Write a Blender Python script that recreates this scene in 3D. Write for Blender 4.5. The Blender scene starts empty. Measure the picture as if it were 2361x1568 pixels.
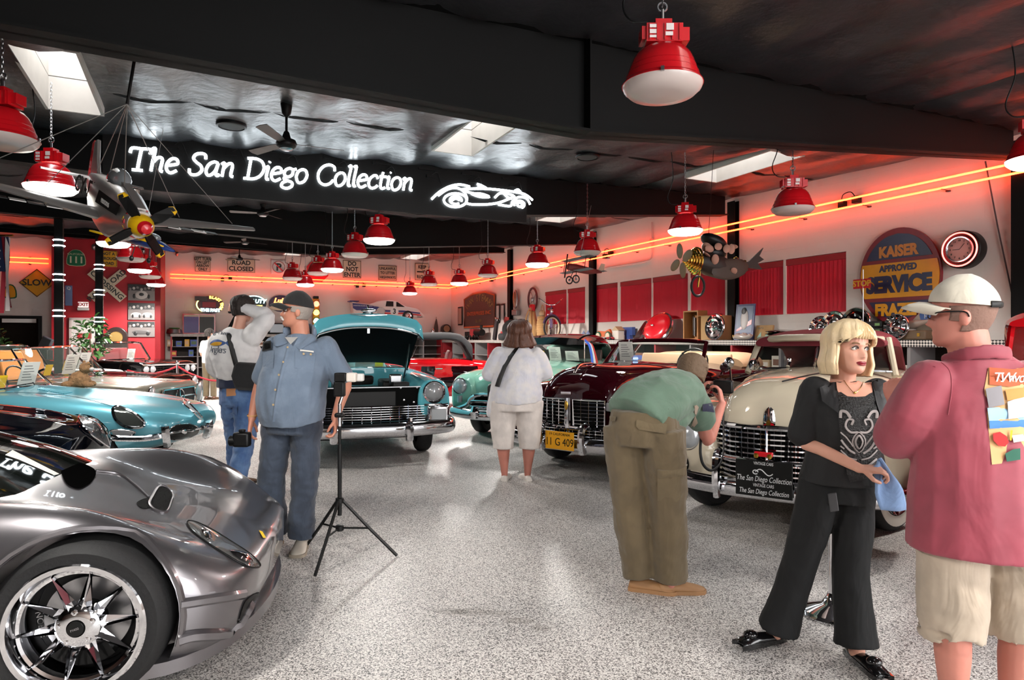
import bpy, bmesh, math, random
from mathutils import Vector, Matrix
from mathutils.bvhtree import BVHTree
random.seed(7)
scene = bpy.context.scene
COL = scene.collection
PI = math.pi
R = math.radians
# ------------------------------------------------------------------ camera
CAM_H, FPX = 1.48,1514.0
cam_data = bpy.data.cameras.new('camera'); cam = bpy.data.objects.new('camera', cam_data); COL.objects.link(cam)
cam.location = (0,0, CAM_H); cam.rotation_euler = (R(90),0,0)
cam_data.sensor_width = 36.0; cam_data.lens = 36.0 * FPX / 2361.0; cam_data.clip_start = 0.05
scene.camera = cam
# ------------------------------------------------------------------ world, exposure
world = bpy.data.worlds.new('world'); scene.world = world; world.use_nodes = True
world.node_tree.nodes['Background'].inputs[0].default_value = (0.75,0.85,1.0,1)
world.node_tree.nodes['Background'].inputs[1].default_value = 1.0
vs = scene.view_settings
vs.view_transform = 'Standard'; vs.look = 'None'; vs.exposure = 0.82; vs.gamma = 1.0; vs.use_curve_mapping = False
try:
 scene.cycles.use_denoising = True
 scene.cycles.max_bounces = 5; scene.cycles.diffuse_bounces = 2; scene.cycles.glossy_bounces = 3
 scene.cycles.use_adaptive_sampling = True; scene.cycles.adaptive_threshold = 0.08; scene.cycles.adaptive_min_samples = 16
 scene.cycles.transmission_bounces = 3; scene.cycles.transparent_max_bounces = 6
 scene.cycles.caustics_reflective = False; scene.cycles.caustics_refractive = False
 scene.cycles.sample_clamp_indirect = 4.0
except Exception:
 pass
# room axes: p runs to the long window wall, q runs away to the far wall
EX, EY = 0.8996,0.4368
ROT_B = math.atan2(EY, EX)            # things on the far wall: local -y faces the room
ROT_R = ROT_B - PI / 2                # things on the window wall
PW, QW, QRED = 10.0,26.6,22.8
def W(p, q, z=0.0): return Vector((p * EX - q * EY, p * EY + q * EX, z))
def zc(p, q): return 4.19 + 0.022 * p + 0.031 * (q - 10.1)
def ray(u): return (u - 1180.5) / FPX
def at(u, v, Y): return Vector((ray(u) * Y, Y, CAM_H - (v - 784) / FPX * Y))
def RW(u, v, off=0.0): return at(u, v, (PW - off) / (EX * ray(u) + EY))
def BW(u, v, off=0.0, q=QW): return at(u, v, (q - off) / (-EY * ray(u) + EX))
def RQ(u, off=0.0):
 P = RW(u, 784, off); return -EY * P.x + EX * P.y
def area(name, loc, sx, sy, power, color, direction):
 l = bpy.data.lights.new(name, 'AREA'); l.shape = 'RECTANGLE'; l.size = sx; l.size_y = sy
 l.energy = power; l.color = color
 o = bpy.data.objects.new(name, l); COL.objects.link(o); o.location = loc
 o.rotation_euler = Vector(direction).to_track_quat('-Z', 'Y').to_euler()
 return o
# unseen door light added as fill behind the camera; daylight in the skylight rows
area('door_daylight', W(4.4,-4.1,1.9),8.6,3.3,330,(1.0,0.97,0.93), W(-0.12,1,-0.08))
SKY_P = ((-1.42,-0.93),(3.0,3.56),(7.48,8.12)); SKY_Q = ((1.2,3.0),(6.88,8.65),(12.5,14.02),(17.4,19.0),(23.9,25.5))  # nearest skylight row is unseen, added to light the foreground
for (q0, q1) in SKY_Q:
 for (p0, p1) in SKY_P:
  pm, qm = (p0 + p1) / 2,(q0 + q1) / 2
  area('skylight_daylight', W(pm, qm, zc(pm, qm) + 0.93), p1 - p0 - .08, q1 - q0 - .08,13,(0.93,0.97,1.0),(0,0,-1)).rotation_euler = (0,0, ROT_B)
# ------------------------------------------------------------------ materials
def lin(c):
 return tuple(((x / 255.0) / 12.92 if x / 255.0 <= 0.04045 else ((x / 255.0 + 0.055) / 1.055) ** 2.4) for x in c[:3]) + (1.0,)
MATS = {}
def mat(name, rgb=(128,128,128), rough=0.5, metal=0.0, coat=0.0, emit=0.0, ergb=None, trans=0.0, spec=0.5, bump=0.0, bscale=200.0, vary=0.0, vscale=8.0, alpha=1.0, sheen=0.0):
 if name in MATS: return MATS[name]
 m = bpy.data.materials.new(name); m.use_nodes = True; nt = m.node_tree; b = nt.nodes['Principled BSDF']
 b.inputs['Base Color'].default_value = lin(rgb); b.inputs['Roughness'].default_value = rough; b.inputs['Metallic'].default_value = metal
 b.inputs['Coat Weight'].default_value = coat; b.inputs['Coat Roughness'].default_value = 0.03
 b.inputs['Specular IOR Level'].default_value = spec; b.inputs['Transmission Weight'].default_value = trans
 b.inputs['Alpha'].default_value = alpha; b.inputs['Sheen Weight'].default_value = sheen
 if emit > 0:
  b.inputs['Emission Color'].default_value = lin(ergb or rgb); b.inputs['Emission Strength'].default_value = emit
 if bump > 0 or vary > 0:
  tc = nt.nodes.new('ShaderNodeTexCoord')
 if bump > 0:
  n = nt.nodes.new('ShaderNodeTexNoise'); n.inputs['Scale'].default_value = bscale; n.inputs['Detail'].default_value = 4
  bp = nt.nodes.new('ShaderNodeBump'); bp.inputs['Strength'].default_value = bump; bp.inputs['Distance'].default_value = 0.02
  nt.links.new(tc.outputs['Object'], n.inputs['Vector']); nt.links.new(n.outputs['Fac'], bp.inputs['Height']); nt.links.new(bp.outputs['Normal'], b.inputs['Normal'])
 if vary > 0:
  n2 = nt.nodes.new('ShaderNodeTexNoise'); n2.inputs['Scale'].default_value = vscale; n2.inputs['Detail'].default_value = 5
  mx = nt.nodes.new('ShaderNodeMix'); mx.data_type = 'RGBA'; mx.blend_type = 'MIX'
  c = lin(rgb); k = 1 - vary
  mx.inputs['A'].default_value = (c[0] * k, c[1] * k, c[2] * k, 1); mx.inputs['B'].default_value = tuple(min(1, x * (1 + vary * .6)) for x in c[:3]) + (1,)
  nt.links.new(tc.outputs['Object'], n2.inputs['Vector']); nt.links.new(n2.outputs['Fac'], mx.inputs['Factor']); nt.links.new(mx.outputs['Result'], b.inputs['Base Color'])
 MATS[name] = m
 return m
def paint(name, rgb, metal=0.0, rough=0.35): return mat(name, rgb, rough=.45 if metal < .3 else rough, metal=metal, coat=1.0, spec=.0 if metal < .3 else .15)
CHROME = mat('chrome', (225,225,228), rough=0.06, metal=1.0)
STEEL = mat('steel', (170,170,172), rough=0.28, metal=1.0)
BLACK = mat('black_satin', (10,10,10), rough=0.45, spec=.3)
BLACKM = mat('black_matte', (8,8,8), rough=0.9, spec=.15)
RUBBER = mat('tyre_rubber', (20,20,21), rough=0.7, bump=.15, bscale=60)
WHITE = mat('white_paint', (225,222,218), rough=0.5)
GLASS = mat('window_glass', (96,106,100), rough=0.02, alpha=0.16, spec=0.8)
DGLASS = mat('dark_glass', (34,38,36), rough=0.03, alpha=0.55, spec=0.8)
LENS = mat('lamp_lens', (170,173,176), rough=0.16, metal=.35, spec=0.6)
PAPER = mat('paper', (225,222,214), rough=0.7)
YCARD = mat('yellow_card', (240,195,20), rough=0.5)
RED = mat('red_enamel', (196,22,34), rough=0.25, coat=.4)
# ------------------------------------------------------------------ mesh builder
class MB:
 def __init__(s): s.v = []; s.f = []; s.mi = []; s.cur = 0
 def add(s, vs_, fs_):
  o = len(s.v); s.v.extend(Vector(a) for a in vs_)
  for f in fs_: s.f.append(tuple(i + o for i in f)); s.mi.append(s.cur)
  return s
 def bx(s, x0, x1, y0, y1, z0, z1):
  return s.add([(x0, y0, z0),(x1, y0, z0),(x1, y1, z0),(x0, y1, z0),(x0, y0, z1),(x1, y0, z1),(x1, y1, z1),(x0, y1, z1)],
                     [(0,3,2,1),(4,5,6,7),(0,1,5,4),(1,2,6,5),(2,3,7,6),(3,0,4,7)])
 def box(s, c, d, rot=None):
  t = MB().bx(-d[0] / 2, d[0] / 2,-d[1] / 2, d[1] / 2,-d[2] / 2, d[2] / 2)
  if rot is not None: t.rot(*rot)
  t.move(c); return s.join(t)
 def join(s, t):
  o = len(s.v); s.v.extend(t.v)
  for f, m in zip(t.f, t.mi): s.f.append(tuple(i + o for i in f)); s.mi.append(m + s.cur)
  return s
 def move(s, c):
  c = Vector(c); s.v = [a + c for a in s.v]; return s
 def rot(s, rx=0, ry=0, rz=0):
  m = Matrix.Rotation(rz, 3, 'Z') @ Matrix.Rotation(ry, 3, 'Y') @ Matrix.Rotation(rx, 3, 'X'); s.v = [m @ a for a in s.v]; return s
 def scale(s, x, y=None, z=None):
  y = x if y is None else y; z = x if z is None else z
  s.v = [Vector((a.x * x, a.y * y, a.z * z)) for a in s.v]
  if x * y * z < 0: s.f = [tuple(reversed(f)) for f in s.f]
  return s
 def xf(s, m): s.v = [m @ a for a in s.v]; return s
 def loft(s, rings, ring_closed=True, cap=True, closed=False):
  n = len(rings[0]); o = len(s.v)
  for r in rings: s.v.extend(Vector(a) for a in r)
  k = len(rings)
  for i in range(k if closed else k - 1):
   a, b = o + i * n, o + ((i + 1) % k) * n
   for j in range(n if ring_closed else n - 1):
    j2 = (j + 1) % n
    s.f.append((a + j, a + j2, b + j2, b + j)); s.mi.append(s.cur)
  if cap and not closed and ring_closed:
   s.f.append(tuple(o + j for j in reversed(range(n)))); s.mi.append(s.cur)
   s.f.append(tuple(o + (k - 1) * n + j for j in range(n))); s.mi.append(s.cur)
  return s
 def tube(s, pts, r, n=8, closed=False, cap=True, hint=None, flat=1.0):
  pts = [Vector(p) for p in pts]; k = len(pts); rs = r if isinstance(r, (list, tuple)) else [r] * k
  t0 = (pts[1] - pts[0]).normalized()
  h = Vector(hint) if hint is not None else (Vector((0,0,1)) if abs(t0.z) < .9 else Vector((1,0,0)))
  nx = (h - t0 * h.dot(t0)).normalized(); rings = []
  for i in range(k):
   if closed: t = (pts[(i + 1) % k] - pts[i - 1])
   else: t = pts[min(i + 1, k - 1)] - pts[max(i - 1,0)]
   if t.length < 1e-9: t = t0
   t = t.normalized(); nx = nx - t * nx.dot(t)
   nx = nx.normalized() if nx.length > 1e-6 else t.orthogonal().normalized()
   ny = t.cross(nx)
   rings.append([pts[i] + nx * (math.cos(a) * rs[i]) + ny * (math.sin(a) * rs[i] * flat) for a in (2 * PI * j / n for j in range(n))])
  return s.loft(rings, cap=cap, closed=closed)
 def lathe(s, prof, n=24, cap=True):
  rings = [[(r * math.cos(2 * PI * j / n), r * math.sin(2 * PI * j / n), z) for j in range(n)] for r, z in prof]
  return s.loft(rings, cap=cap)
 def prism(s, pts, d, cap=True):      # outline in local x,z ; extruded along +y by d
  n = len(pts); a = [(x, 0, z) for x, z in pts]; b = [(x, d, z) for x, z in pts]
  return s.add(a + b, [tuple(range(n)), tuple(reversed(range(n, 2 * n)))] + [(j, j + n, (j + 1) % n + n, (j + 1) % n) for j in range(n)])
 def ell(s, c, r, n=12, m=8):
  r = (r, r, r) if not isinstance(r, (tuple, list)) else r
  rings = []
  for i in range(1, m):
   ph = -PI / 2 + PI * i / m
   rings.append([(c[0] + r[0] * math.cos(ph) * math.cos(2 * PI * j / n), c[1] + r[1] * math.cos(ph) * math.sin(2 * PI * j / n), c[2] + r[2] * math.sin(ph)) for j in range(n)])
  o = len(s.v); s.loft(rings, cap=False); q = len(s.v)
  s.v.append(Vector((c[0], c[1], c[2] - r[2]))); s.v.append(Vector((c[0], c[1], c[2] + r[2])))
  for j in range(n):
   s.f.append((o + (j + 1) % n, o + j, q)); s.mi.append(s.cur)
   b = o + (m - 2) * n; s.f.append((b + j, b + (j + 1) % n, q + 1)); s.mi.append(s.cur)
  return s
 def mesh(s, name, smooth=40):
  me = bpy.data.meshes.new(name); me.from_pydata([tuple(a) for a in s.v],[], s.f); me.update()
  if smooth:
   me.polygons.foreach_set('use_smooth', [True] * len(me.polygons))
   if smooth < 170: me.set_sharp_from_angle(angle=R(smooth))
  if any(s.mi): me.polygons.foreach_set('material_index', s.mi)
  return me
 def build(s, name, material, parent=None, smooth=40, bevel=0.0, sub=0, loc=None, rot=None):
  return obj(name, s.mesh(name, smooth), material, parent, bevel, sub, loc, rot)
def obj(name, me, material, parent=None, bevel=0.0, sub=0, loc=None, rot=None):
 if material is not None and not me.materials:
  for m in (material if isinstance(material, (list, tuple)) else [material]): me.materials.append(m)
 o = bpy.data.objects.new(name, me); COL.objects.link(o)
 if parent is not None: o.parent = parent
 if loc is not None: o.location = loc
 if rot is not None: o.rotation_euler = rot if isinstance(rot, (tuple, list)) else (0,0, rot)
 if bevel: 
  b = o.modifiers.new('bevel', 'BEVEL'); b.width = bevel; b.segments = 2; b.limit_method = 'ANGLE'
 if sub:
  b = o.modifiers.new('sub', 'SUBSURF'); b.levels = sub; b.render_levels = sub
 return o
def tag(o, label=None, cat=None, group=None, kind=None):
 if label: o['label'] = label
 if cat: o['category'] = cat
 if group: o['group'] = group
 if kind: o['kind'] = kind
 return o
def thing(name, label, cat, loc=(0,0,0), rz=0.0, group=None, rot=None):
 o = bpy.data.objects.new(name, None); COL.objects.link(o); o.empty_display_size = .1
 o.location = loc; o.rotation_euler = rot if rot is not None else (0,0, rz)
 return tag(o, label, cat, group)
def struct(o): o['kind'] = 'structure'; return o
def copy_tree(o, parent=None):
 c = o.copy(); COL.objects.link(c); c.parent = parent
 for ch in list(o.children): copy_tree(ch, c)
 return c
WORKSHOP = bpy.data.scenes.new('workshop')
def bake(o, helpers=()):
 """evaluate modifiers in a scratch scene so the big scene is not re-evaluated"""
 for x in (o, *helpers): WORKSHOP.collection.objects.link(x)
 with bpy.context.temp_override(scene=WORKSHOP, view_layer=WORKSHOP.view_layers[0]):
  dg = bpy.context.evaluated_depsgraph_get(); dg.update()
  me = bpy.data.meshes.new_from_object(o.evaluated_get(dg))
 for x in (o, *helpers): WORKSHOP.collection.objects.unlink(x)
 return me
def text(name, body, size, material, parent, loc, rot=(PI / 2,0,0), ext=0.002, shear=0.0, bold=0.0, sx=1.0, align='CENTER', space=1.0, valign='CENTER'):
 c = bpy.data.curves.new(name, 'FONT'); c.body = body; c.size = size; c.align_x = align; c.align_y = valign
 c.extrude = ext; c.shear = shear; c.offset = bold; c.space_character = space; c.resolution_u = 3
 tmp = bpy.data.objects.new(name, c); me = bake(tmp); bpy.data.objects.remove(tmp); me.name = name; me.materials.clear()
 return_o = obj(name, me, material, parent, loc=loc, rot=rot); return_o.scale = (sx, 1,1)
 return return_o
def crom(pts, n=6, closed=False):
 pts = [Vector(p) if len(p) == 3 else Vector((p[0], p[1],0)) for p in pts]; k = len(pts); out = []
 for i in range(k if closed else k - 1):
  if closed: a, b, c, d = pts[i - 1], pts[i], pts[(i + 1) % k], pts[(i + 2) % k]
  else: a, b, c, d = pts[max(i - 1,0)], pts[i], pts[i + 1], pts[min(i + 2, k - 1)]
  for j in range(n):
   t = j / n
   out.append(.5 * ((2 * b) + (c - a) * t + (2 * a - 5 * b + 4 * c - d) * t * t + (3 * b - a - 3 * c + d) * t ** 3))
 if not closed: out.append(pts[-1])
 return out
def lerp(a, b, t): return a + (b - a) * t
def interp(xs, ys, x):        # monotone-ish cubic through keyed values
 n = len(xs)
 if x <= xs[0]: return ys[0]
 if x >= xs[-1]: return ys[-1]
 i = max(k for k in range(n) if xs[k] <= x); i = min(i, n - 2)
 h = xs[i + 1] - xs[i]; t = (x - xs[i]) / h
 def sl(k):
  if k <= 0: return (ys[1] - ys[0]) / (xs[1] - xs[0])
  if k >= n - 1: return (ys[-1] - ys[-2]) / (xs[-1] - xs[-2])
  return (ys[k + 1] - ys[k - 1]) / (xs[k + 1] - xs[k - 1])
 m0, m1 = sl(i) * h, sl(i + 1) * h
 return (2 * t ** 3 - 3 * t * t + 1) * ys[i] + (t ** 3 - 2 * t * t + t) * m0 + (-2 * t ** 3 + 3 * t * t) * ys[i + 1] + (t ** 3 - t * t) * m1
def bvh_of(me): return BVHTree.FromPolygons([v.co.copy() for v in me.vertices],[tuple(p.vertices) for p in me.polygons])
# ================================================================== ROOM
def floor_mat():
 m = bpy.data.materials.new('speckled_epoxy'); m.use_nodes = True; nt = m.node_tree; b = nt.nodes['Principled BSDF']
 tc = nt.nodes.new('ShaderNodeTexCoord')
 v = nt.nodes.new('ShaderNodeTexVoronoi'); v.inputs['Scale'].default_value = 185
 n = nt.nodes.new('ShaderNodeTexNoise'); n.inputs['Scale'].default_value = 100; n.inputs['Detail'].default_value = 3
 r1 = nt.nodes.new('ShaderNodeValToRGB'); r2 = nt.nodes.new('ShaderNodeValToRGB')
 r1.color_ramp.elements[0].position = .18; r1.color_ramp.elements[0].color = lin((92,88,87))
 r1.color_ramp.elements[1].position = .62; r1.color_ramp.elements[1].color = lin((236,231,227))
 e = r1.color_ramp.elements.new(.38); e.color = lin((190,184,180))
 sep = nt.nodes.new('ShaderNodeSeparateColor')
 nt.links.new(tc.outputs['Object'], v.inputs['Vector']); nt.links.new(v.outputs['Color'], sep.inputs[0]); nt.links.new(sep.outputs[0], r1.inputs[0])
 nt.links.new(tc.outputs['Object'], n.inputs['Vector'])
 mx = nt.nodes.new('ShaderNodeMix'); mx.data_type = 'RGBA'; mx.blend_type = 'MULTIPLY'; mx.inputs['Factor'].default_value = .5
 r2.color_ramp.elements[0].position = .36; r2.color_ramp.elements[0].color = (.35,.34,.33,1)
 r2.color_ramp.elements[1].position = .56; r2.color_ramp.elements[1].color = (1,1,1,1)
 nt.links.new(n.outputs['Fac'], r2.inputs[0]); nt.links.new(r1.outputs[0], mx.inputs['A']); nt.links.new(r2.outputs[0], mx.inputs['B'])
 nt.links.new(mx.outputs['Result'], b.inputs['Base Color'])
 b.inputs['Roughness'].default_value = .42; b.inputs['Specular IOR Level'].default_value = .4
 bp = nt.nodes.new('ShaderNodeBump'); bp.inputs['Strength'].default_value = .12; bp.inputs['Distance'].default_value = .004
 nt.links.new(n.outputs['Fac'], bp.inputs['Height']); nt.links.new(bp.outputs['Normal'], b.inputs['Normal'])
 return m
def block_mat(name, rgb):
 m = bpy.data.materials.new(name); m.use_nodes = True; nt = m.node_tree; b = nt.nodes['Principled BSDF']
 b.inputs['Base Color'].default_value = lin(rgb); b.inputs['Roughness'].default_value = .6
 tc = nt.nodes.new('ShaderNodeTexCoord'); mp = nt.nodes.new('ShaderNodeMapping'); mp.inputs['Rotation'].default_value = (PI / 2,0,0)
 br = nt.nodes.new('ShaderNodeTexBrick'); br.inputs['Scale'].default_value = 1.0; br.inputs['Brick Width'].default_value = .4; br.inputs['Row Height'].default_value = .2
 br.inputs['Mortar Size'].default_value = .006; br.inputs['Color1'].default_value = (1,1,1,1); br.inputs['Color2'].default_value = (.97,.97,.97,1); br.inputs['Mortar'].default_value = (.6,.6,.6,1)
 bp = nt.nodes.new('ShaderNodeBump'); bp.inputs['Strength'].default_value = .35; bp.inputs['Distance'].default_value = .01
 nt.links.new(tc.outputs['Object'], mp.inputs[0]); nt.links.new(mp.outputs[0], br.inputs['Vector']); nt.links.new(br.outputs['Color'], bp.inputs['Height']); nt.links.new(bp.outputs[0], b.inputs['Normal'])
 return m
PL, QF, PFAR = -16.0,-4.3,10.0
fl = MB(); c = [W(PL, QF), W(PFAR + .3, QF), W(PFAR + .3, QW + .3), W(PL, QW + .3)]
fl.add(c + [a + Vector((0,0,-.1)) for a in c],[(0,1,2,3),(4,7,6,5),(0,4,5,1),(1,5,6,2),(2,6,7,3),(3,7,4,0)])
struct(fl.build('floor', floor_mat(), smooth=0))
st = MB()
for (u, v, a, b_) in ((1035,1410,.09,.03),(1085,1412,.1,.035),(1150,1415,.05,.022),(1195,1432,.07,.025),(1245,1448,.05,.02),(985,1420,.02,.01)):
 P = at(u, v, FPX * CAM_H / (v - 784)); st.lathe([(0.001,.0012),(1,.0012)],20, cap=False)
 st.v[-40:] = [Vector((q.x * a * (1 + .25 * math.sin(7 * i)), q.y * b_ * 1.5, q.z)) + Vector((P.x, P.y, 0)) for i, q in enumerate(st.v[-40:])]
tag(st.build('spill_stain', mat('stain', (120,104,84), rough=.4, alpha=.16), smooth=0), 'faint brown spill stain on the speckled floor', 'stain')
WALLM = block_mat('white_block_wall', (226,216,208))
REDW = mat('red_wall_paint', (168,22,34), rough=.55)
def wall(name, p0, q0, p1, q1, z0, z1, material, th=.2, side=1, holes=(), top=None):
 """vertical slab with rectangular holes (s0,s1,z0,z1) along its run; its own local frame so textures follow it"""
 A = W(p0, q0); B = W(p1, q1); L = (B - A).length; ang = math.atan2((B - A).y, (B - A).x)
 xs = sorted({0, L, *[h[0] for h in holes], *[h[1] for h in holes]}); zs = sorted({z0, z1, *[h[2] for h in holes], *[h[3] for h in holes]})
 m = MB()
 for i in range(len(xs) - 1):
  for j in range(len(zs) - 1):
   xm, zm = (xs[i] + xs[i + 1]) / 2,(zs[j] + zs[j + 1]) / 2
   if any(h[0] < xm < h[1] and h[2] < zm < h[3] for h in holes): continue
   m.bx(xs[i], xs[i + 1],0 if side > 0 else -th, th if side > 0 else 0, zs[j], zs[j + 1])
 return struct(m.build(name, material, smooth=0, loc=A, rot=ang))
# right wall with its window openings
WIN = [(1257,1306),(1309,1349),(1368,1424),(1430,1502),(1505,1586),(1592,1672),(1697,1806),(1812,1951)]
WZ0, WZ1 = 1.96,2.99
holes = []
for a, b_ in WIN:
 qa, qb = RQ(a), RQ(b_); holes.append((QW - qa, QW - qb, WZ0, WZ1))
wall('wall_right', PW, QW, PW, QF, 0,5.2, WALLM, th=.25, side=1, holes=holes)
wall('wall_back', -0.9, QW, PW + .25, QW, 0,5.2, WALLM)
wall('wall_back_left', PL, 23.2,-3.67,23.2,0,5.2, WALLM, holes=[(16 - 4.98,16 - 4.02,0,2.13)])
wall('wall_left', PL, QF, PL, 23.2,0,5.0, mat('dark_side_wall', (34,26,26), rough=.7))  # unseen wall, darkened so the black cars reflect dark
wall('wall_front', PFAR, QF, PL, QF, 0,5.0, WALLM, holes=[(1.2,10.2,0,3.6)])
# red projecting block with a doorway
dq = BW(160,760, q=QRED); pa = EX * dq.x + EY * dq.y
dq = BW(236,760, q=QRED); pb = EX * dq.x + EY * dq.y
wall('wall_red', -3.67, QRED, -0.9, QRED, 0,5.1, REDW, th=.18)
wall('wall_red_return', -0.9, QRED, -0.9, QW, 0,5.1, REDW, th=.15, side=1)
wall('wall_red_side', -3.67, QRED + .18,-3.67,23.4,0,5.1, REDW, th=.1, side=-1)
dr = bpy.data.objects.new("door_1", None); COL.objects.link(dr); dr.location = W(pa, QRED); dr.rotation_euler = (0,0, ROT_B); struct(dr)
dw = pb - pa
MB().bx(.05, dw - .05,-.045,-.012,.01,2.06).build('door_leaf', mat('door_white', (214,206,202), rough=.5), dr, smooth=0, bevel=.004)
fr = MB().bx(0,.06,-.06,-.005,0,2.12).bx(dw - .06, dw, -.06,-.005,0,2.12).bx(0, dw, -.06,-.005,2.06,2.13)
fr.build('door_frame', mat('door_frame_paint', (196,176,172), rough=.5), dr, smooth=0)
MB().bx(dw - .32, dw - .12,-.075,-.045,1.98,2.03).build('door_closer', BLACK, dr, smooth=0)
MB().tube([(.12,-.045,1.0),(.12,-.1,1.0),(.22,-.1,1.0)],.012).build('door_handle', STEEL, dr)
sg = MB().bx(.2,.55,-.052,-.046,1.52,1.68).build('door_notice', mat('notice_red', (176,30,40), rough=.5), dr, smooth=0)
text('lettering', '1000\nMIGLIA', .06, WHITE, sg, (.375,-.054,1.62))
# blinds: every vane its own piece
VANE = mat('red_vane', (205,14,44), rough=.6); VANE2 = mat('red_vane_lit', (222,24,52), rough=.6)
HEADR = mat('blind_headrail', (150,22,32), rough=.5); WFR = mat('window_white', (214,206,204), rough=.5)
for k, (a, b_) in enumerate(WIN):
 P = RW(b_, 784); qa, qb = RQ(a), RQ(b_); L = qa - qb
 w = bpy.data.objects.new('window_%d' % (k + 1), None); COL.objects.link(w); struct(w)
 w.location = W(PW, qa); w.rotation_euler = (0,0, ROT_R)
 MB().bx(0, L, .20,.215, WZ0, WZ1).build('pane', mat('daylit_pane', (190,205,215), rough=.3, emit=1.0, ergb=(235,120,120)), w, smooth=0)
 f = MB().bx(0,.03,.12,.2, WZ0, WZ1).bx(L - .03, L, .12,.2, WZ0, WZ1).bx(.03, L - .03,.12,.2, WZ0, WZ0 + .03).bx(.03, L - .03,.12,.2, WZ1 - .03, WZ1)
 f.build('window_frame', WFR, w, smooth=0)
 MB().bx(0.004, L - .004,.0,.075, WZ1 - .12, WZ1 - .01).build('headrail', HEADR, w, smooth=0)
 nv = max(4, int(round(L / .082))); vw = L / nv
 vm = MB().bx(-vw * .53, vw * .53,-.002,.002, WZ0 + .012, WZ1 - .12).mesh('vane', 0)
 for j in range(nv):
  o = obj('vane', vm, VANE, w, loc=(vw * (j + .5),.04,0), rot=R(20 + random.uniform(-7,7)))
# high joint line on the walls
JL = mat('wall_joint', (176,160,154), rough=.7)
# columns at the frames
STL = mat('black_steel', (5,5,5), rough=.6, spec=.2)
def hsec(L, z0, z1):
 pass
def column(p, q, w_, d_, ztop, label=None, name='column'):
 o = MB()
 o.bx(-w_ / 2, w_ / 2,-d_ / 2,-d_ / 2 + .016,0, ztop).bx(-w_ / 2, w_ / 2, d_ / 2 - .016, d_ / 2,0, ztop).bx(-.008,.008,-d_ / 2 + .016, d_ / 2 - .016,0, ztop)
 o.bx(-w_ / 2 - .05, w_ / 2 + .05,-d_ / 2 - .05, d_ / 2 + .05,0,.02)
 x = o.build(name, STL, smooth=0, loc=W(p, q), rot=ROT_B - PI / 2); return struct(x)
FQ = (4.9,10.1,15.35,20.6)
for q in FQ: column(9.93, q, .2,.13, zc(9.8, q) - .1)
# roof frames: tapered beams, bottoms lowest near p = 3.1
def beam(q, pts, fl_=.13, name='beam'):
 """pts: (p, z_bottom) list"""
 m = MB()
 for i in range(len(pts) - 1):
  (pa_, za),(pb_, zb) = pts[i], pts[i + 1]
  ta, tb = zc(pa_, q) + .02, zc(pb_, q) + .02
  def slab(q0, q1, lo, hi):
   v = [W(pa_, q0, lo[0]), W(pb_, q0, lo[1]), W(pb_, q1, lo[1]), W(pa_, q1, lo[0]), W(pa_, q0, hi[0]), W(pb_, q0, hi[1]), W(pb_, q1, hi[1]), W(pa_, q1, hi[0])]
   m.add(v, [(0,3,2,1),(4,5,6,7),(0,1,5,4),(1,2,6,5),(2,3,7,6),(3,0,4,7)])
  slab(q - .015, q + .015,(za, zb),(ta, tb))
  slab(q - fl_, q + fl_, (za, zb),(za + .022, zb + .022))
  slab(q - fl_, q + fl_, (ta - .03, tb - .03),(ta, tb))
 for (p, z) in pts[1:-1]:
  for sgn in (-1,1):
   qa_, qb_ = sorted((q + sgn * .015, q + sgn * (fl_ - .005)))
   v = [W(p - .008, qa_, z + .02), W(p + .008, qa_, z + .02), W(p + .008, qb_, z + .02), W(p - .008, qb_, z + .02)]
   t = zc(p, q); m.add(v + [Vector((a.x, a.y, t)) for a in v],[(0,3,2,1),(4,5,6,7),(0,1,5,4),(1,2,6,5),(2,3,7,6),(3,0,4,7)])
 return struct(m.build(name, STL, smooth=0))
beam(4.9,[(-6,3.42),(3.08,3.275),(9.7,3.87)],.12)
beam(10.1,[(-8,3.96),(3.22,3.46),(9.7,4.0)],.12)
beam(15.35,[(-9,4.1),(3.4,3.62),(9.7,4.1)],.12)
beam(20.6,[(-10,4.5),(3.5,4.06),(9.7,4.5)],.12)
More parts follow.
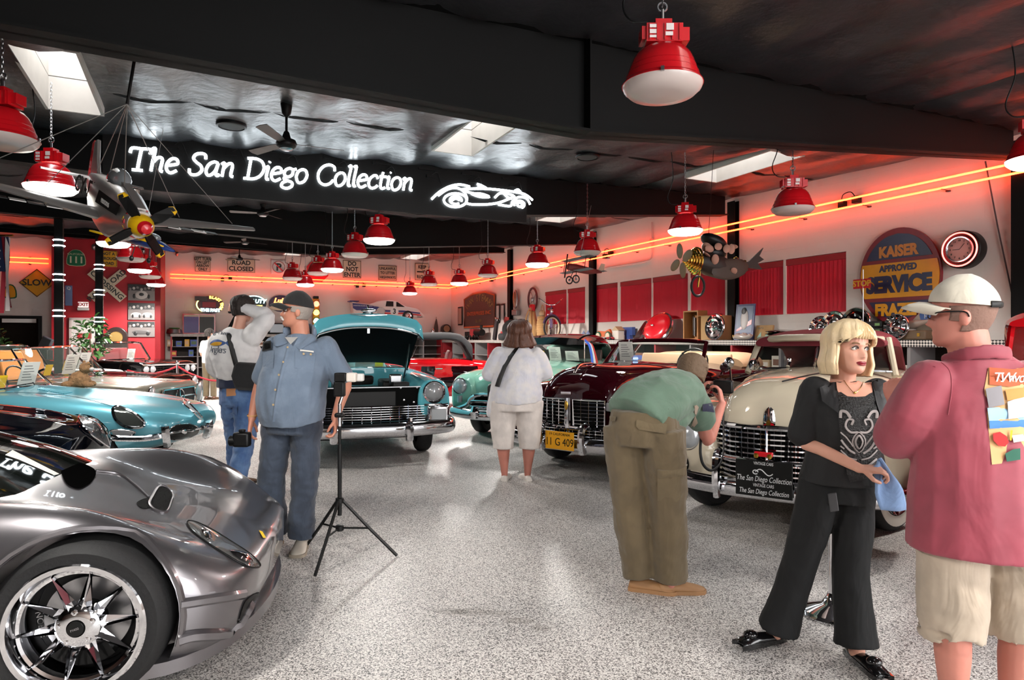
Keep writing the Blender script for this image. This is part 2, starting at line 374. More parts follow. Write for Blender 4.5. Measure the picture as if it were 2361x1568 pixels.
# ceiling: sagging black insulation, pinched along its seams, with the skylight wells cut out
CEILM = mat('black_vinyl_insulation', (40,40,43), rough=.33, bump=.5, bscale=7.0)
def ceil_bay(q0, q1, name):
 hl = [(a, b_, c_, d_) for (a, b_) in SKY_P for (c_, d_) in SKY_Q if c_ > q0 and d_ < q1]
 ps = {PL, PFAR}; x = PL
 while x < PFAR: ps.add(round(x, 3)); x += .17 if x > -5 else .6
 qs = {q0, q1}; y = q0
 while y < q1: qs.add(round(y, 3)); y += .16
 for h in hl: ps.update(h[:2]); qs.update(h[2:])
 ps = sorted(ps); qs = sorted(qs); m = MB(); idx = {}; qm = q0 + (q1 - q0) * .62
 def zz(p, q):
  s = (p / .83) % 1.0; a = abs(math.sin(PI * s)) ** .7
  dq_ = abs(q - qm)
  t = min(1, dq_ / .9)
  edge = min(1, min(q - q0, q1 - q) / .3)
  return zc(p, q) - .085 * a * (0.25 + .75 * t) * edge - .02 * max(0,1 - dq_ / .35) * a + .012 * math.sin(p * 9 + q * 5)*a
 for i, p in enumerate(ps):
  for j, q in enumerate(qs): idx[i, j] = len(m.v); m.v.append(W(p, q, zz(p, q)))
 for i in range(len(ps) - 1):
  for j in range(len(qs) - 1):
   pm, qq = (ps[i] + ps[i + 1]) / 2,(qs[j] + qs[j + 1]) / 2
   if any(h[0] < pm < h[1] and h[2] < qq < h[3] for h in hl): continue
   m.f.append((idx[i, j], idx[i, j + 1], idx[i + 1, j + 1], idx[i + 1, j])); m.mi.append(0)
 cl = struct(m.build(name, CEILM, smooth=60))
 # purlin flange showing through between the pinch points
 pm_ = MB(); n0 = int(PL / .83) + 12; kk = range(n0, int(PFAR / .83) + 1)
 for k in kk:
  a, b_ = k * .83,(k + 1) * .83
  if any(h[0] - .1 < (a + b_) / 2 < h[1] + .1 and h[2] < qm < h[3] for h in hl): continue
  L = [W(lerp(a, b_, t), qm + s * .05 * math.sin(PI * t) ** .8, zz(lerp(a, b_, t), qm) - .006) for s in (-1,1) for t in (0,.15,.3,.5,.7,.85,1)]
  o_ = len(pm_.v); pm_.v.extend(L)
  for t in range(6): pm_.f.append((o_ + t, o_ + t + 1, o_ + 8 + t, o_ + 7 + t)); pm_.mi.append(0)
 struct(pm_.build('purlin_gap', BLACKM, cl, smooth=0))
bq = [QF, 4.9,10.1,15.35,20.6, QW + .2]
for i in range(5): ceil_bay(bq[i], bq[i + 1], 'ceiling')
WELL = mat('skylight_well_plywood', (205,198,190), rough=.6, vary=.12, vscale=6)
PANEL = mat('skylight_diffuser', (255,255,255), rough=.4, emit=1.5, ergb=(235,244,255))
nsk = 8
for (q0, q1) in SKY_Q:
 for (p0, p1) in SKY_P:
  nsk += 1; z0 = zc((p0 + p1) / 2,(q0 + q1) / 2); s = bpy.data.objects.new('window_%d' % nsk, None); COL.objects.link(s); struct(s)
  s.location = W(p0, q0, z0); s.rotation_euler = (0,0, ROT_B); w_, l_ = p1 - p0, q1 - q0
  for nm, zlo, zhi in (('well_lower', -.09,.27),('well_upper', .28,1.0)):
   MB().bx(-.03,0,-.03, l_ + .03, zlo, zhi).bx(w_, w_ + .03,-.03, l_ + .03, zlo, zhi).bx(0, w_, -.03,0, zlo, zhi).bx(0, w_, l_, l_ + .03, zlo, zhi).build(nm, WELL, s, smooth=0)
  MB().bx(0, w_, 0, l_, .98,1.0).build('diffuser_panel', PANEL, s, smooth=0)
# recessed round ceiling speakers
for (p, q) in ((.42,8.7),(5.24,8.24),(3.6,14.2)):
 sp = thing('ceiling_speaker', '', 'speaker', W(p, q, zc(p, q) - .065),0, 'round ceiling speakers')
 sp['label'] = {.42: 'round dark ceiling speaker to the left of the fan', 5.24: 'round ceiling speaker beside the small middle skylight', 3.6: 'round ceiling speaker in the bay behind the white neon sign'}[p]
 MB().lathe([(.001,-.012),(.14,-.012),(.15,0)],24).build('grille', mat('speaker_cloth', (52,50,50), rough=.7), sp)
 MB().lathe([(.15,-.018),(.175,-.012),(.178,.01),(.15,.01)],24, cap=False).build('ring', BLACK, sp)
# ================================================================== NEON, SIGN, LAMPS, FANS
def emis(name, rgb_lin, strength, base=(.9,.9,.9,1)):
 m = bpy.data.materials.new(name); m.use_nodes = True; b = m.node_tree.nodes['Principled BSDF']
 b.inputs['Base Color'].default_value = base; b.inputs['Emission Color'].default_value = tuple(rgb_lin) + (1,); b.inputs['Emission Strength'].default_value = strength
 return m
NEON_R = emis('red_orange_neon', (1.0,.050,.004),7.5)
NEON_W = emis('white_neon', (.86,.95,1.0),6.0)
BRK = mat('neon_clip', (60,20,20), rough=.5)
def neon_run(label, A, B, ang, zs=(3.835,3.70), clips=12):
 t = thing('neon_tube_run', label, 'neon light', A, ang, 'red neon tubes along the walls')
 L = (B - A).length
 for z in zs: MB().tube([(L * k / 4,-.16, z) for k in range(5)],.017,6).build('neon_tube', NEON_R, t)
 cm = MB().bx(-.03,.03,-.035,0,3.66,3.68).bx(-.006,.006,-.18,-.03,3.676,3.684).bx(-.03,.03,-.035,0,3.86,3.88).mesh('clip', 0)
 for k in range(clips): obj('tube_clip', cm, BRK, t, loc=(L * (k + .5) / clips, 0,0))
 return t
neon_run('red neon tube pair along the window wall', W(PW, 26.54), W(PW, 1.5), ROT_R, clips=20)
neon_run('red neon tube pair along the far wall below the road signs', W(-.74, QW), W(PW - .18, QW), ROT_B)
neon_run('short red neon tube pair on the wall above the yellow SLOW sign', W(-15,23.2), W(-3.78,23.2), ROT_B)
for (u, v) in ((1955,470),(520,645),(830,660),(1135,645),(1400,590)):
 Pn = RW(u, v, .07) if u > 1060 else BW(u, v, .07)
 tb = thing('neon_transformer', '', 'transformer', Pn, ROT_R if u > 1060 else ROT_B, 'neon transformers')
 tb['label'] = {1955: 'black neon transformer on the window wall above the last red blinds', 520: 'dark neon transformer under the tubes by the ROAD CLOSED sign', 830: 'dark neon transformer under the tubes near the DO NOT ENTER sign', 1135: 'small neon transformer beside the far column', 1400: 'neon transformer beside the hanging biplane'}[u]
 MB().bx(-.16,-.05,-.05,.05,-.06,.06).build('box', BLACK, tb, smooth=0, bevel=.006); MB().bx(.1,.22,-.05,.05,-.02,.1).build('box', BLACK, tb, smooth=0, bevel=.006)
 MB().tube(crom([(-.1,-.03,.05),(-.06,-.04,.16),(.08,-.04,.18),(.16,-.03,.08)],5),.008,5).build('cable', BLACK, tb)
# ---- big white neon sign on the second frame
STROKES = {
 'T': [[(.04,.53),(.08,.68),(.35,.68),(.62,.68),(.62,.53)],[(.35,.68),(.34,.3),(.34,0)],[(.18,0),(.5,0)]],
 'h': [[(0,.69),(.09,.72),(.08,.3),(.08,0)],[(.08,.26),(.2,.43),(.31,.45),(.36,.35),(.35,.06),(.43,.01)]],
 'e': [[(.05,.22),(.2,.25),(.35,.3),(.32,.42),(.2,.46),(.08,.37),(.03,.2),(.08,.05),(.2,-.01),(.36,.08)]],
 'S': [[(.47,.53),(.44,.66),(.3,.7),(.14,.65),(.09,.52),(.2,.4),(.35,.3),(.41,.16),(.33,.03),(.18,-.02),(.05,.03),(.02,.17)]],
 'a': [[(.37,.42),(.24,.46),(.09,.37),(.02,.18),(.08,.02),(.19,.02),(.31,.16),(.37,.42)],[(.37,.42),(.34,.12),(.39,.01),(.47,.06)]],
 'n': [[(0,.4),(.09,.45),(.08,.2),(.08,0)],[(.08,.26),(.2,.42),(.31,.45),(.36,.35),(.35,.06),(.44,.02)]],
 'D': [[(.02,.68),(.34,.68),(.55,.57),(.63,.34),(.53,.11),(.32,0),(.0,0)],[(.14,.68),(.14,.34),(.14,0)]],
 'i': [[(0,.4),(.09,.45),(.07,.2),(.09,.03),(.17,.03)],[(.1,.6),(.11,.63)]],
 'g': [[(.34,.41),(.2,.46),(.06,.37),(.06,.22),(.2,.16),(.33,.25),(.34,.41),(.44,.45)],[(.14,.17),(.06,.09),(.2,.03),(.36,-.03),(.37,-.16),(.2,-.24),(.02,-.18),(.04,-.06),(.16,.01)]],
 'o': [[(.2,.46),(.07,.38),(.02,.2),(.1,.01),(.22,-.01),(.34,.08),(.39,.26),(.32,.42),(.2,.46)]],
 'C': [[(.61,.5),(.57,.64),(.4,.7),(.2,.64),(.06,.46),(.04,.26),(.14,.06),(.34,-.02),(.52,.05),(.61,.17)]],
 'l': [[(0,.69),(.09,.72),(.07,.3),(.09,.03),(.17,.03)]],
 'c': [[(.36,.35),(.28,.46),(.15,.43),(.04,.28),(.05,.09),(.16,-.01),(.3,.02),(.38,.1)]],
 't': [[(.11,.6),(.08,.3),(.09,.06),(.17,0),(.27,.05)],[(0,.44),(.26,.45)]],
}
ADV = {'T': .66, 'h': .48, 'e': .42, 'S': .52, 'a': .48, 'n': .48, 'D': .68, 'i': .2, 'g': .46, 'o': .45, 'C': .66, 'l': .2, 'c': .42, 't': .29, ' ': .3}
def px_p(u, q):
 P = BW(u, 784, q=q); return EX * P.x + EY * P.y
QS = 9.83
sign = thing('neon_sign', 'large white neon script lettering in four words on the black beam', 'neon sign', W(px_p(288, QS), QS, 3.70), ROT_B)
txt = 'The San Diego Collection'; tot = sum(ADV[c_] for c_ in txt); span = px_p(958, QS) - px_p(288, QS); em = .415
kx = span / (tot + .12); x = 0.02
for ch in txt:
 if ch != ' ':
  m = MB()
  for s_ in STROKES[ch]:
   pts = crom([(a, b_, 0) for a, b_ in s_],5); pts2 = []
   for P in pts:
    X = (x + P.x + P.y * .17) * kx; pts2.append((X, 0, P.y * em + .10 * X / span - .008))
   m.tube(pts2,.019,8)
  m.build('letter', NEON_W, sign)
 x += ADV[ch]
MB().bx(-.25, span + 1.95,.02,.035,-.25,.52).build('backing_board', BLACK, sign, smooth=0)
for k in range(8):
 X = .55 + k * .72
 MB().bx(X - .07, X + .07,-.012,.02,.33,.37).tube(crom([(X, 0,.36),(X + .1,-.02,.42),(X + .16,0,.30),(X + .2,.01,.2)],5),.005,5).bx(X - .2, X + .1,-.01,.02,.44,.47).build('electrode_bracket', BLACK, sign, smooth=0)
nc = thing('neon_car_outline', 'white neon outline of a vintage open racing car beside the lettering', 'neon sign', W(px_p(995, QS), QS, 3.5), ROT_B)
O = nc.location; ux = Vector((EX, EY, 0))
def n2(pts, r=.019, cl=False):
 out = []
 for a, b_ in pts:
  P = BW(780 + a / 2.951, b_ / 2.951, q=QS); out.append(((P - O).dot(ux),0, P.z - O.z))
 return crom(out, 5, cl), r
def ring(cx, cy, rx, ry, a0=0, a1=360, n=12): return [(cx + rx * math.cos(R(lerp(a0, a1, k / n))), cy + ry * math.sin(R(lerp(a0, a1, k / n)))) for k in range(n + 1)]
CARL = [[(635,1355),(690,1305),(760,1268),(830,1256),(895,1270)],[(680,1330),(740,1290),(800,1278),(850,1300),(875,1345),(880,1385),(980,1392),(1080,1382),(1150,1358),(1200,1335)],
  ring(797,1362,78,46), ring(800,1362,40,26,60,380),[(775,1362),(800,1350),(825,1362)],[(840,1288),(900,1284),(1000,1284),(1100,1292),(1200,1306),(1270,1322),(1318,1358)],
  [(850,1296),(920,1316),(980,1320),(1028,1340),(960,1338),(905,1318)],[(945,1252),(975,1262),(1008,1280)],[(950,1268),(985,1276)],[(1065,1345),(1100,1315),(1150,1318),(1190,1330)],
  [(1090,1392),(1170,1402),(1185,1372),(1225,1342),(1280,1350),(1305,1392)], ring(1232,1392,34,26,-200,60), ring(1235,1392,16,14,0,330),[(1200,1300),(1222,1290),(1240,1306)],[(1250,1318),(1290,1335),(1322,1362)],[(1110,1300),(1150,1340),(1180,1352)]]
for s_ in CARL:
 p_, r_ = n2(s_); MB().tube(p_, r_, 8).build('neon_stroke', NEON_W, nc)
# ---- pendant lamps
SHADE = mat('lamp_red_enamel', (205,20,30), rough=.22, coat=.5)
LENS_ON = emis('lamp_lens_lit', (1.0,.95,.82),6.0); LENS_OFF = mat('lamp_lens_off', (200,186,180), rough=.25, spec=.6)
LABELM = mat('lamp_label', (235,225,222), rough=.5)
shade_me = MB().lathe([(.075,.225),(.11,.22),(.145,.2),(.172,.168),(.19,.13),(.2,.098),(.204,.094),(.214,.06),(.219,.055),(.23,.018),(.243,.004),(.247,-.006),(.24,-.006),(.2,.03),(.1,.2)],40, cap=False).mesh('shade', 25)
lens_me = MB().lathe([(.243,-.004),(.235,-.03),(.2,-.062),(.12,-.075),(.001,-.078)],36, cap=False).mesh('lens', 60)
hb = MB().bx(-.11,.11,-.075,.075,.235,.345).bx(-.135,.0,-.055,.055,.255,.335).bx(.02,.155,-.05,.05,.25,.33).bx(-.05,.05,-.045,.045,.345,.385)
for k in range(5): hb.bx(-.09 + k * .045 - .006,-.09 + k * .045 + .006,-.085,.085,.24,.34)
house_me = hb.mesh('housing', 0)
lab_me = MB().bx(-.095,-.055,-.09,-.086,.31,.33).bx(-.095,-.055,-.09,-.086,.275,.3).bx(-.095,-.055,-.09,-.086,.25,.265).bx(.005,.05,-.09,-.086,.295,.335).bx(.0,.045,-.09,-.086,.262,.285).mesh('labels', 0)
hook_me = MB().tube([(0,0,.385),(0,0,.46)],.012,8).tube(ring3 := [(0.028 * math.cos(a),0,.475 + .028 * math.sin(a)) for a in [2 * PI * k / 14 for k in range(14)]],.007,6, closed=True).mesh('hook', 40)
clipm = MB()
for a in (0.3,2.4,4.5): clipm.box((.248 * math.cos(a),.248 * math.sin(a),0),(.02,.02,.025),(0,0, a))
clip_me = clipm.mesh('clip', 0)
def chain_mesh(h):
 m = MB(); k = 0; z = 0
 while z < h:
  pts = [((.009 * math.cos(a)) if k % 2 else 0,0 if k % 2 else .009 * math.cos(a), z + .02 * math.sin(a) * 1.25) for a in [2 * PI * j / 8 for j in range(8)]]
  m.tube(pts, .0035,4, closed=True); z += .036; k += 1
 return m.mesh('chain', 60)
LAMPS = [(1527,195,0),(6,318,0),(118,430,1),(1828,480,0),(1580,530,1),(874,552,1),(818,585,0),(1354,580,0),(1239,608,1),(766,620,1),(733,628,0),(1125,633,0),(1059,652,1),(704,655,1),(945,675,1),(989,654,0),(674,640,0),
         (262,560,1),(302,595,0),(322,622,1),(346,636,0),(360,655,1),(2396,365,1)]
LLAB = ['unlit red pendant lamp hanging nearest the camera', 'unlit dark red pendant lamp cut off by the frame edge above the silver plane', 'lit red pendant lamp just above the wing of the silver plane', 'unlit dark red pendant lamp before the neon tubes near the oval sign', 'lit red pendant lamp just above the hanging flying-machine figure', 'lit dark red pendant lamp under the word Collection', 'unlit bright red pendant lamp under the word Collection', 'unlit dark red pendant lamp right above the hanging biplane', 'lit red pendant lamp left of the hanging biplane', 'lit dark red pendant lamp beside the DO NOT ENTER sign', 'unlit bright red pendant lamp beside the no-parking sign', 'unlit dark red pendant lamp before the far column', 'lit red pendant lamp in front of the far corner of the walls', 'lit dark red pendant lamp just above the black cap', 'small lit red pendant lamp over the model race car', 'small unlit dark lamp covering the KEEP RIGHT sign', 'small unlit red lamp behind the lamp over the black cap',
  'lit red pendant lamp behind the nose of the silver plane', 'unlit dark red pendant lamp by the propeller blade tip', 'lit red pendant lamp under the blue toy jet', 'unlit dark pendant lamp near the racing photographs', 'small lit red pendant lamp above the racing photographs', 'lit pendant lamp cut off by the frame edge over the cream cap']
LAMPS += [(None, (-1.2,2.9),1),(None, (-1.2,-1.5),1),(None, (2.65,-.6),1),(None, (6.4,-.9),1)]  # unseen lamps added for more overhead light in the foreground
LLAB += ['lit red pendant lamp over the silver coupe roof, out of view', 'lit red pendant lamp behind the camera over the left row', 'lit red pendant lamp behind the camera over the aisle', 'lit red pendant lamp behind the camera over the right row']
for (u, v, on), lb in zip(LAMPS, LLAB):
 P = W(*v, 3.05) if u is None else at(u, v, FPX * (3.05 - CAM_H) / (784 - v)); p, q = EX * P.x + EY * P.y, -EY * P.x + EX * P.y
 t = thing('pendant_lamp', lb, 'lamp', P, R(-14) + random.uniform(-.3,.3), 'red pendant lamps')
 for nm, me, mt in (('shade', shade_me, SHADE),('lens', lens_me, LENS_OFF),('housing', house_me, SHADE),('label_plate', lab_me, LABELM),('hook', hook_me, STEEL),('lens_clip', clip_me, STEEL)):
  if nm == 'lens' and on: me = lens_me_on if 'lens_me_on' in globals() else None
  if me is None:
   lens_me_on = lens_me.copy(); lens_me_on.materials.clear(); me = lens_me_on; mt = LENS_ON
  po = obj(nm, me, mt, t)
  if nm in ('label_plate', 'lens_clip'): po['kind'] = 'stuff'
 h = zc(p, q) - P.z - .5
 obj('chain', chain_mesh(h), STEEL, t, loc=(0,0,.5))
 MB().tube(crom([(-.1,-.05,.36),(-.2,-.03,.38),(-.24,0,.5),(-.17,0,.75),(-.2,0, h + .5)],6),.006,5).build('cord', BLACK, t)
 if on:
  l = bpy.data.lights.new('lamp_light', 'SPOT'); l.energy = 220 if u is None or v < 600 else 620; l.spot_size = R(168); l.spot_blend = .35; l.shadow_soft_size = .2; l.color = (1,.96,.91)
  lo = bpy.data.objects.new('lamp_light', l); COL.objects.link(lo); lo.parent = t; lo.location = (0,0,-.1)
# ---- ceiling fans
FB = mat('fan_blade_dark', (64,50,46), rough=.4)
for (u, v, Y, dz, a0, lb) in ((662,330, None, .55,.1, 'black three-blade ceiling fan above the white neon lettering'),(606,492,13.5,.45,1.0, 'dark ceiling fan in the bay behind the neon lettering'),(565,558,18.0,.4,.5, 'far dark ceiling fan above the ROAD CLOSED sign'),(552,597,21.5,.5,.2, 'farthest ceiling fan hanging in front of the ROAD CLOSED sign')):
 if Y is None: P = W(.94,7.72); P.z = zc(.94,7.72) - .46
 else: P = at(u, v, Y)
 t = thing('ceiling_fan', lb, 'fan', P, a0, 'ceiling fans')
 ztop = zc(EX * P.x + EY * P.y, -EY * P.x + EX * P.y) - P.z
 MB().tube([(0,0,.1),(0,0, ztop)],.014,8).build('down_rod', BLACK, t)
 MB().lathe([(.02, ztop - .16),(.05, ztop - .12),(.065, ztop - .02),(.065, ztop)],16).build('canopy', BLACK, t)
 MB().lathe([(.001,-.06),(.07,-.055),(.105,-.03),(.115,0),(.1,.04),(.05,.06),(.03,.13),(.02,.14)],20).build('motor', BLACK, t)
 MB().lathe([(.001,-.075),(.06,-.07),(.075,-.056)],16).build('lower_cap', STEEL, t)
 bm = MB().prism([(.1,-.035),(.22,-.05),(.62,-.062),(.64,0),(.62,.062),(.22,.05),(.1,.035)],.006).rot(PI / 2 + .22,0,0).mesh('blade', 0)
 for k in range(3): obj('blade', bm, FB, t, rot=k * 2 * PI / 3 + .35)
# ---- white neon rings around two free-standing columns
for (u, vtop, w_, vs_, lb) in ((136,530,17,((554,567),(633,646),(716,729)), 'front black steel post ringed with white neon hoops by the SLOW sign'),(229,560,15,((611,621),(669,680),(732,742)), 'rear black steel post ringed with white neon hoops before the red wall')):
 Y = 12.78 if u == 136 else 17.55
 P = at(u, 784, Y); p, q = EX * P.x + EY * P.y, -EY * P.x + EX * P.y
 t = thing('steel_post', lb, 'post', (P.x, P.y, 0), ROT_B, 'neon-ringed posts'); a = w_ / FPX * Y / 2
 MB().bx(-a, a, -a, a, 0,3.83 if u == 136 else 4.24).bx(-a - .06, a + .06,-a - .06, a + .06,0,.02).build('shaft', STL, t, smooth=0, bevel=.006)
 MB().bx(a + .001, a + .012,-a, -a + .02,0,3.2).build('edge_trim', mat('post_trim', (120,90,84), rough=.4), t, smooth=0)
 rr = a * 1.32
 for pr in vs_:
  for v in pr:
   z = CAM_H - (v - 784) / FPX * Y
   MB().tube([(rr * math.cos(2 * PI * k / 24), rr * math.sin(2 * PI * k / 24), z) for k in range(24)],.013,6, closed=True).build('neon_hoop', NEON_W, t)
# ---- warm wall spots
for (u, v, fn, lb) in ((216,566, lambda u, v, o: BW(u, v, o, QRED), 'small halogen spotlight above the red wall signs'),(408,582, BW, 'small halogen spotlight in the corner beside the road signs'),(330,575, lambda u, v, o: BW(u, v, o, QRED), 'small halogen spotlight above the racing photographs')):
 P = fn(u, v, .45); t = thing('halogen_spotlight', lb, 'spotlight', P, ROT_B, 'halogen wall spotlights')
 MB().lathe([(.05,0),(.06,.1),(.03,.16),(.02,.17)],16).rot(R(-130),0,0).build('shade', STEEL, t); MB().tube([(0,0,.05),(0,.45,.12)],.01,6).build('arm', BLACK, t)
 l = bpy.data.lights.new('halogen', 'SPOT'); l.energy = 16; l.spot_size = R(75); l.spot_blend = .7; l.color = (1,.72,.36); lo = bpy.data.objects.new('halogen', l); COL.objects.link(lo); lo.parent = t; lo.location = (0,.05,-.05); lo.rotation_euler = (R(50),0,0)
# ================================================================== CAR TOOLKIT  (local: x forward, nose at 0; y left; z up)
def half_rings(keys, nx=28, nt=22):
 """keys: (x, [(y,z)...]) nose to tail. returns rings of the mirrored section"""
 ss = [-k[0] for k in keys]; K = len(keys[0][1]); rings = []
 # spacing denser at the ends
 vals = []
 for i in range(len(ss) - 1):
  n = max(2, int(round(nx * (ss[i + 1] - ss[i]) / (ss[-1] - ss[0])) + 1))
  for j in range(n): vals.append(lerp(ss[i], ss[i + 1], j / n))
 vals.append(ss[-1])
 for s in vals:
  ctrl = [(interp(ss, [k[1][c][0] for k in keys], s), interp(ss, [k[1][c][1] for k in keys], s)) for c in range(K)]
  pts = crom([(0, a, b) for a, b in ctrl], max(2, nt // (K - 1)))
  r = [Vector((-s, max(P.y, 0), P.z)) for P in pts]
  rings.append(r + [Vector((P.x, -P.y, P.z)) for P in reversed(r[1:-1])])
 return rings
def cut(me, cyls):
 """subtract cylinders (x, z, radius, y0, y1) lying along y"""
 o = bpy.data.objects.new('tmp', me); cs = []
 for (x, z, r, y0, y1) in cyls:
  c = MB().lathe([(r, y0),(r, y1)],40).rot(-PI / 2,0,0).move((x, 0, z)).mesh('cut', 0); c = bpy.data.objects.new('cut', c); cs.append(c)
  b = o.modifiers.new('b', 'BOOLEAN'); b.operation = 'DIFFERENCE'; b.object = c; b.solver = 'EXACT'
 m2 = bake(o, cs)
 for c in cs: bpy.data.objects.remove(c)
 bpy.data.objects.remove(o); m2.polygons.foreach_set('use_smooth', [True] * len(m2.polygons)); m2.set_sharp_from_angle(angle=R(38))
 return m2
def shell(keys, cyls=(), nx=30, nt=24):
 rg = half_rings(keys, nx, nt); m = MB()
 m.loft(rg); me = m.mesh('body', 38)
 bm = bmesh.new(); bm.from_mesh(me); bmesh.ops.remove_doubles(bm, verts=bm.verts, dist=1e-5); bmesh.ops.recalc_face_normals(bm, faces=bm.faces); bm.to_mesh(me); bm.free()
 if cyls: me = cut(me, cyls)
 return me
def mirror_cyls(lst): return [c for (x, z, r, y0, y1) in lst for c in ((x, z, r, y0, y1),(x, z, r, -y1,-y0))]
def wheel(car, x, y, r, w, style='disc', side=1, rim=None, ww=False, steer=0.0):
 """side +1: outer face towards +y"""
 rim = rim or r * .64
 t = MB().lathe([(rim, -w / 2 + .01),(r * .9,-w / 2),(r * .985,-w / 2 + .03),(r, -w * .2),(r, w * .2),(r * .985, w / 2 - .03),(r * .9, w / 2),(rim * 1.02, w / 2 - .006),(rim, w / 2 - .02)],44, cap=False)
 rx = -PI / 2 if side > 0 else PI / 2
 o = t.build('wheel', RUBBER, car, loc=(x, y, r), rot=(rx, 0, steer))
 if ww:
  MB().lathe([(rim * 1.03, w / 2 - .004),(r * .8, w / 2 + .003),(r * .88, w / 2 + .001)],44, cap=False).build('whitewall', mat('whitewall', (226,220,208), rough=.5), o)
 if style == 'disc':
  MB().lathe([(rim * 1.02, w / 2 - .02),(rim, w / 2 + .004),(rim * .9, w / 2 - .01),(rim * .7, w / 2 - .025),(rim * .55, w / 2 + .0),(rim * .4, w / 2 + .02),(.001, w / 2 + .03)],36, cap=False).build('hubcap', CHROME, o)
 elif style == 'wire':
  MB().lathe([(rim * 1.02, w / 2 - .03),(rim, w / 2 + .002),(rim * .93, w / 2 - .015),(rim * .93,-w / 2 + .02)],36, cap=False).build('rim', CHROME, o)
  MB().lathe([(.05,-.02),(.05, w / 2 - .02),(.03, w / 2 + .02),(.001, w / 2 + .025)],16, cap=False).build('hub', CHROME, o)
  s = MB()
  for k in range(32):
   a = 2 * PI * k / 32; b = a + (.35 if k % 2 else -.35)
   s.tube([(.05 * math.cos(b),.05 * math.sin(b),(k % 3 - 1) * .03),(rim * .94 * math.cos(a), rim * .94 * math.sin(a),.02 * (k % 2))],.003,4)
  s.build('spokes', CHROME, o)['kind'] = 'stuff'
  MB().lathe([(rim * .92,-w / 2 + .02),(.001,-w / 2 + .02)],24, cap=False).build('drum', BLACK, o)
 return o
def bvh_local(o_mesh): return bvh_of(o_mesh)
def car_matrix(car): return Matrix.Translation(car.location) @ Matrix.Rotation(car.rotation_euler.z, 4, 'Z') @ Matrix.Diagonal((*car.scale, 1))
def pix_hit(bvh, Mi, u, v):
 o = Mi @ Vector((0,0, CAM_H)); d = (Mi.to_3x3() @ Vector((ray(u),1,-(v - 784) / FPX))).normalized()
 h, n, i, dist = bvh.ray_cast(o, d)
 if h is None:      # silhouette miss: nearest surface to the ray
  best = None
  for k in range(60):
   P = o + d * (2 + k * .25); c, nn, ii, ds = bvh.find_nearest(P)
   if c is not None and (best is None or ds < best[2]): best = (c, nn, ds)
  h, n = best[0], best[1]
 if n.dot(d) > 0: n = -n
 return h, n
def patch(name, car, bvh, pts, material, off=.006, rim=None, rim_r=.012, smooth_pts=5, bulge=0.0, rim_name='rim', parent=None):
 """a thin shaped piece lying on the body surface, outline sampled from sight lines onto the surface"""
 Mi = car_matrix(car).inverted()
 if smooth_pts: pts = [(P.x, P.y) for P in crom([(a, b, 0) for a, b in pts], smooth_pts, True)]
 cx = sum(p[0] for p in pts) / len(pts); cy = sum(p[1] for p in pts) / len(pts); rings = []
 N = len(pts); m = MB()
 ks = (1,.8,.55,.28)
 for k in ks:
  r = []
  for (a, b) in pts:
   h, n = pix_hit(bvh, Mi, cx + (a - cx) * k, cy + (b - cy) * k); r.append(h + n * (off + bulge * (1 - k * k)))
  rings.append(r)
 m.loft(rings, cap=False); h, n = pix_hit(bvh, Mi, cx, cy); ci = len(m.v); m.v.append(h + n * (off + bulge))
 o_ = (len(ks) - 1) * N
 for j in range(N): m.f.append((o_ + j, o_ + (j + 1) % N, ci)); m.mi.append(0)
 bm = bmesh.new(); me = m.mesh(name, 60); bm.from_mesh(me); bmesh.ops.recalc_face_normals(bm, faces=bm.faces); bm.to_mesh(me); bm.free()
 o = obj(name, me, material, parent or car)
 if rim is not None:
  MB().tube(rings[0], rim_r, 6, closed=True).build(rim_name, rim, o if parent is None else parent)
 return o
def strip(name, car, bvh, pts, material, r=.012, n=5, parent=None, off=.004, k=6, flat=1.0):
 """a moulding or seam that follows the body surface along sight lines"""
 Mi = car_matrix(car).inverted()
 if n: pts = [(P.x, P.y) for P in crom([(a, b, 0) for a, b in pts], n)]
 L = []
 for a, b in pts:
  h, nn = pix_hit(bvh, Mi, a, b); L.append(h + nn * off)
 return MB().tube(L, r, k, flat=flat).build(name, material, parent or car)
def loc_px(car, u, v, x=None, y=None):
 """local point on a sight line where local x (or y) has the given value"""
 Mi = car_matrix(car).inverted(); o = Mi @ Vector((0,0, CAM_H)); d = Mi.to_3x3() @ Vector((ray(u),1,-(v - 784) / FPX))
 t = (x - o.x) / d.x if x is not None else (y - o.y) / d.y
 return o + d * t
def windscreen(car, x0, z0, x1, z1, w0, w1, bow=.12, frame=CHROME, th=.014, vsplit=False, glass=GLASS):
 """curved screen from base (x0,z0,half width w0) to top (x1,z1,w1); sides sweep back by bow"""
 n = 12; b = []; t = []
 for k in range(n + 1):
  s = -1 + 2 * k / n; sw = abs(s) ** (1.0 if vsplit else 2.2) * bow
  b.append(Vector((x0 - sw, s * w0, z0 - (.02 * abs(s) ** 2)))); t.append(Vector((x1 - sw, s * w1, z1 - .025 * abs(s) ** 3)))
 m = MB().loft([b, t], ring_closed=False, cap=False); g = m.build('windscreen', glass, car, smooth=60)
 MB().tube(b + list(reversed(t)), th, 6, closed=True).build('windscreen_frame', frame, g)
 if vsplit: MB().tube([b[n // 2], t[n // 2]], th, 6).build('centre_bar', frame, g)
 return g
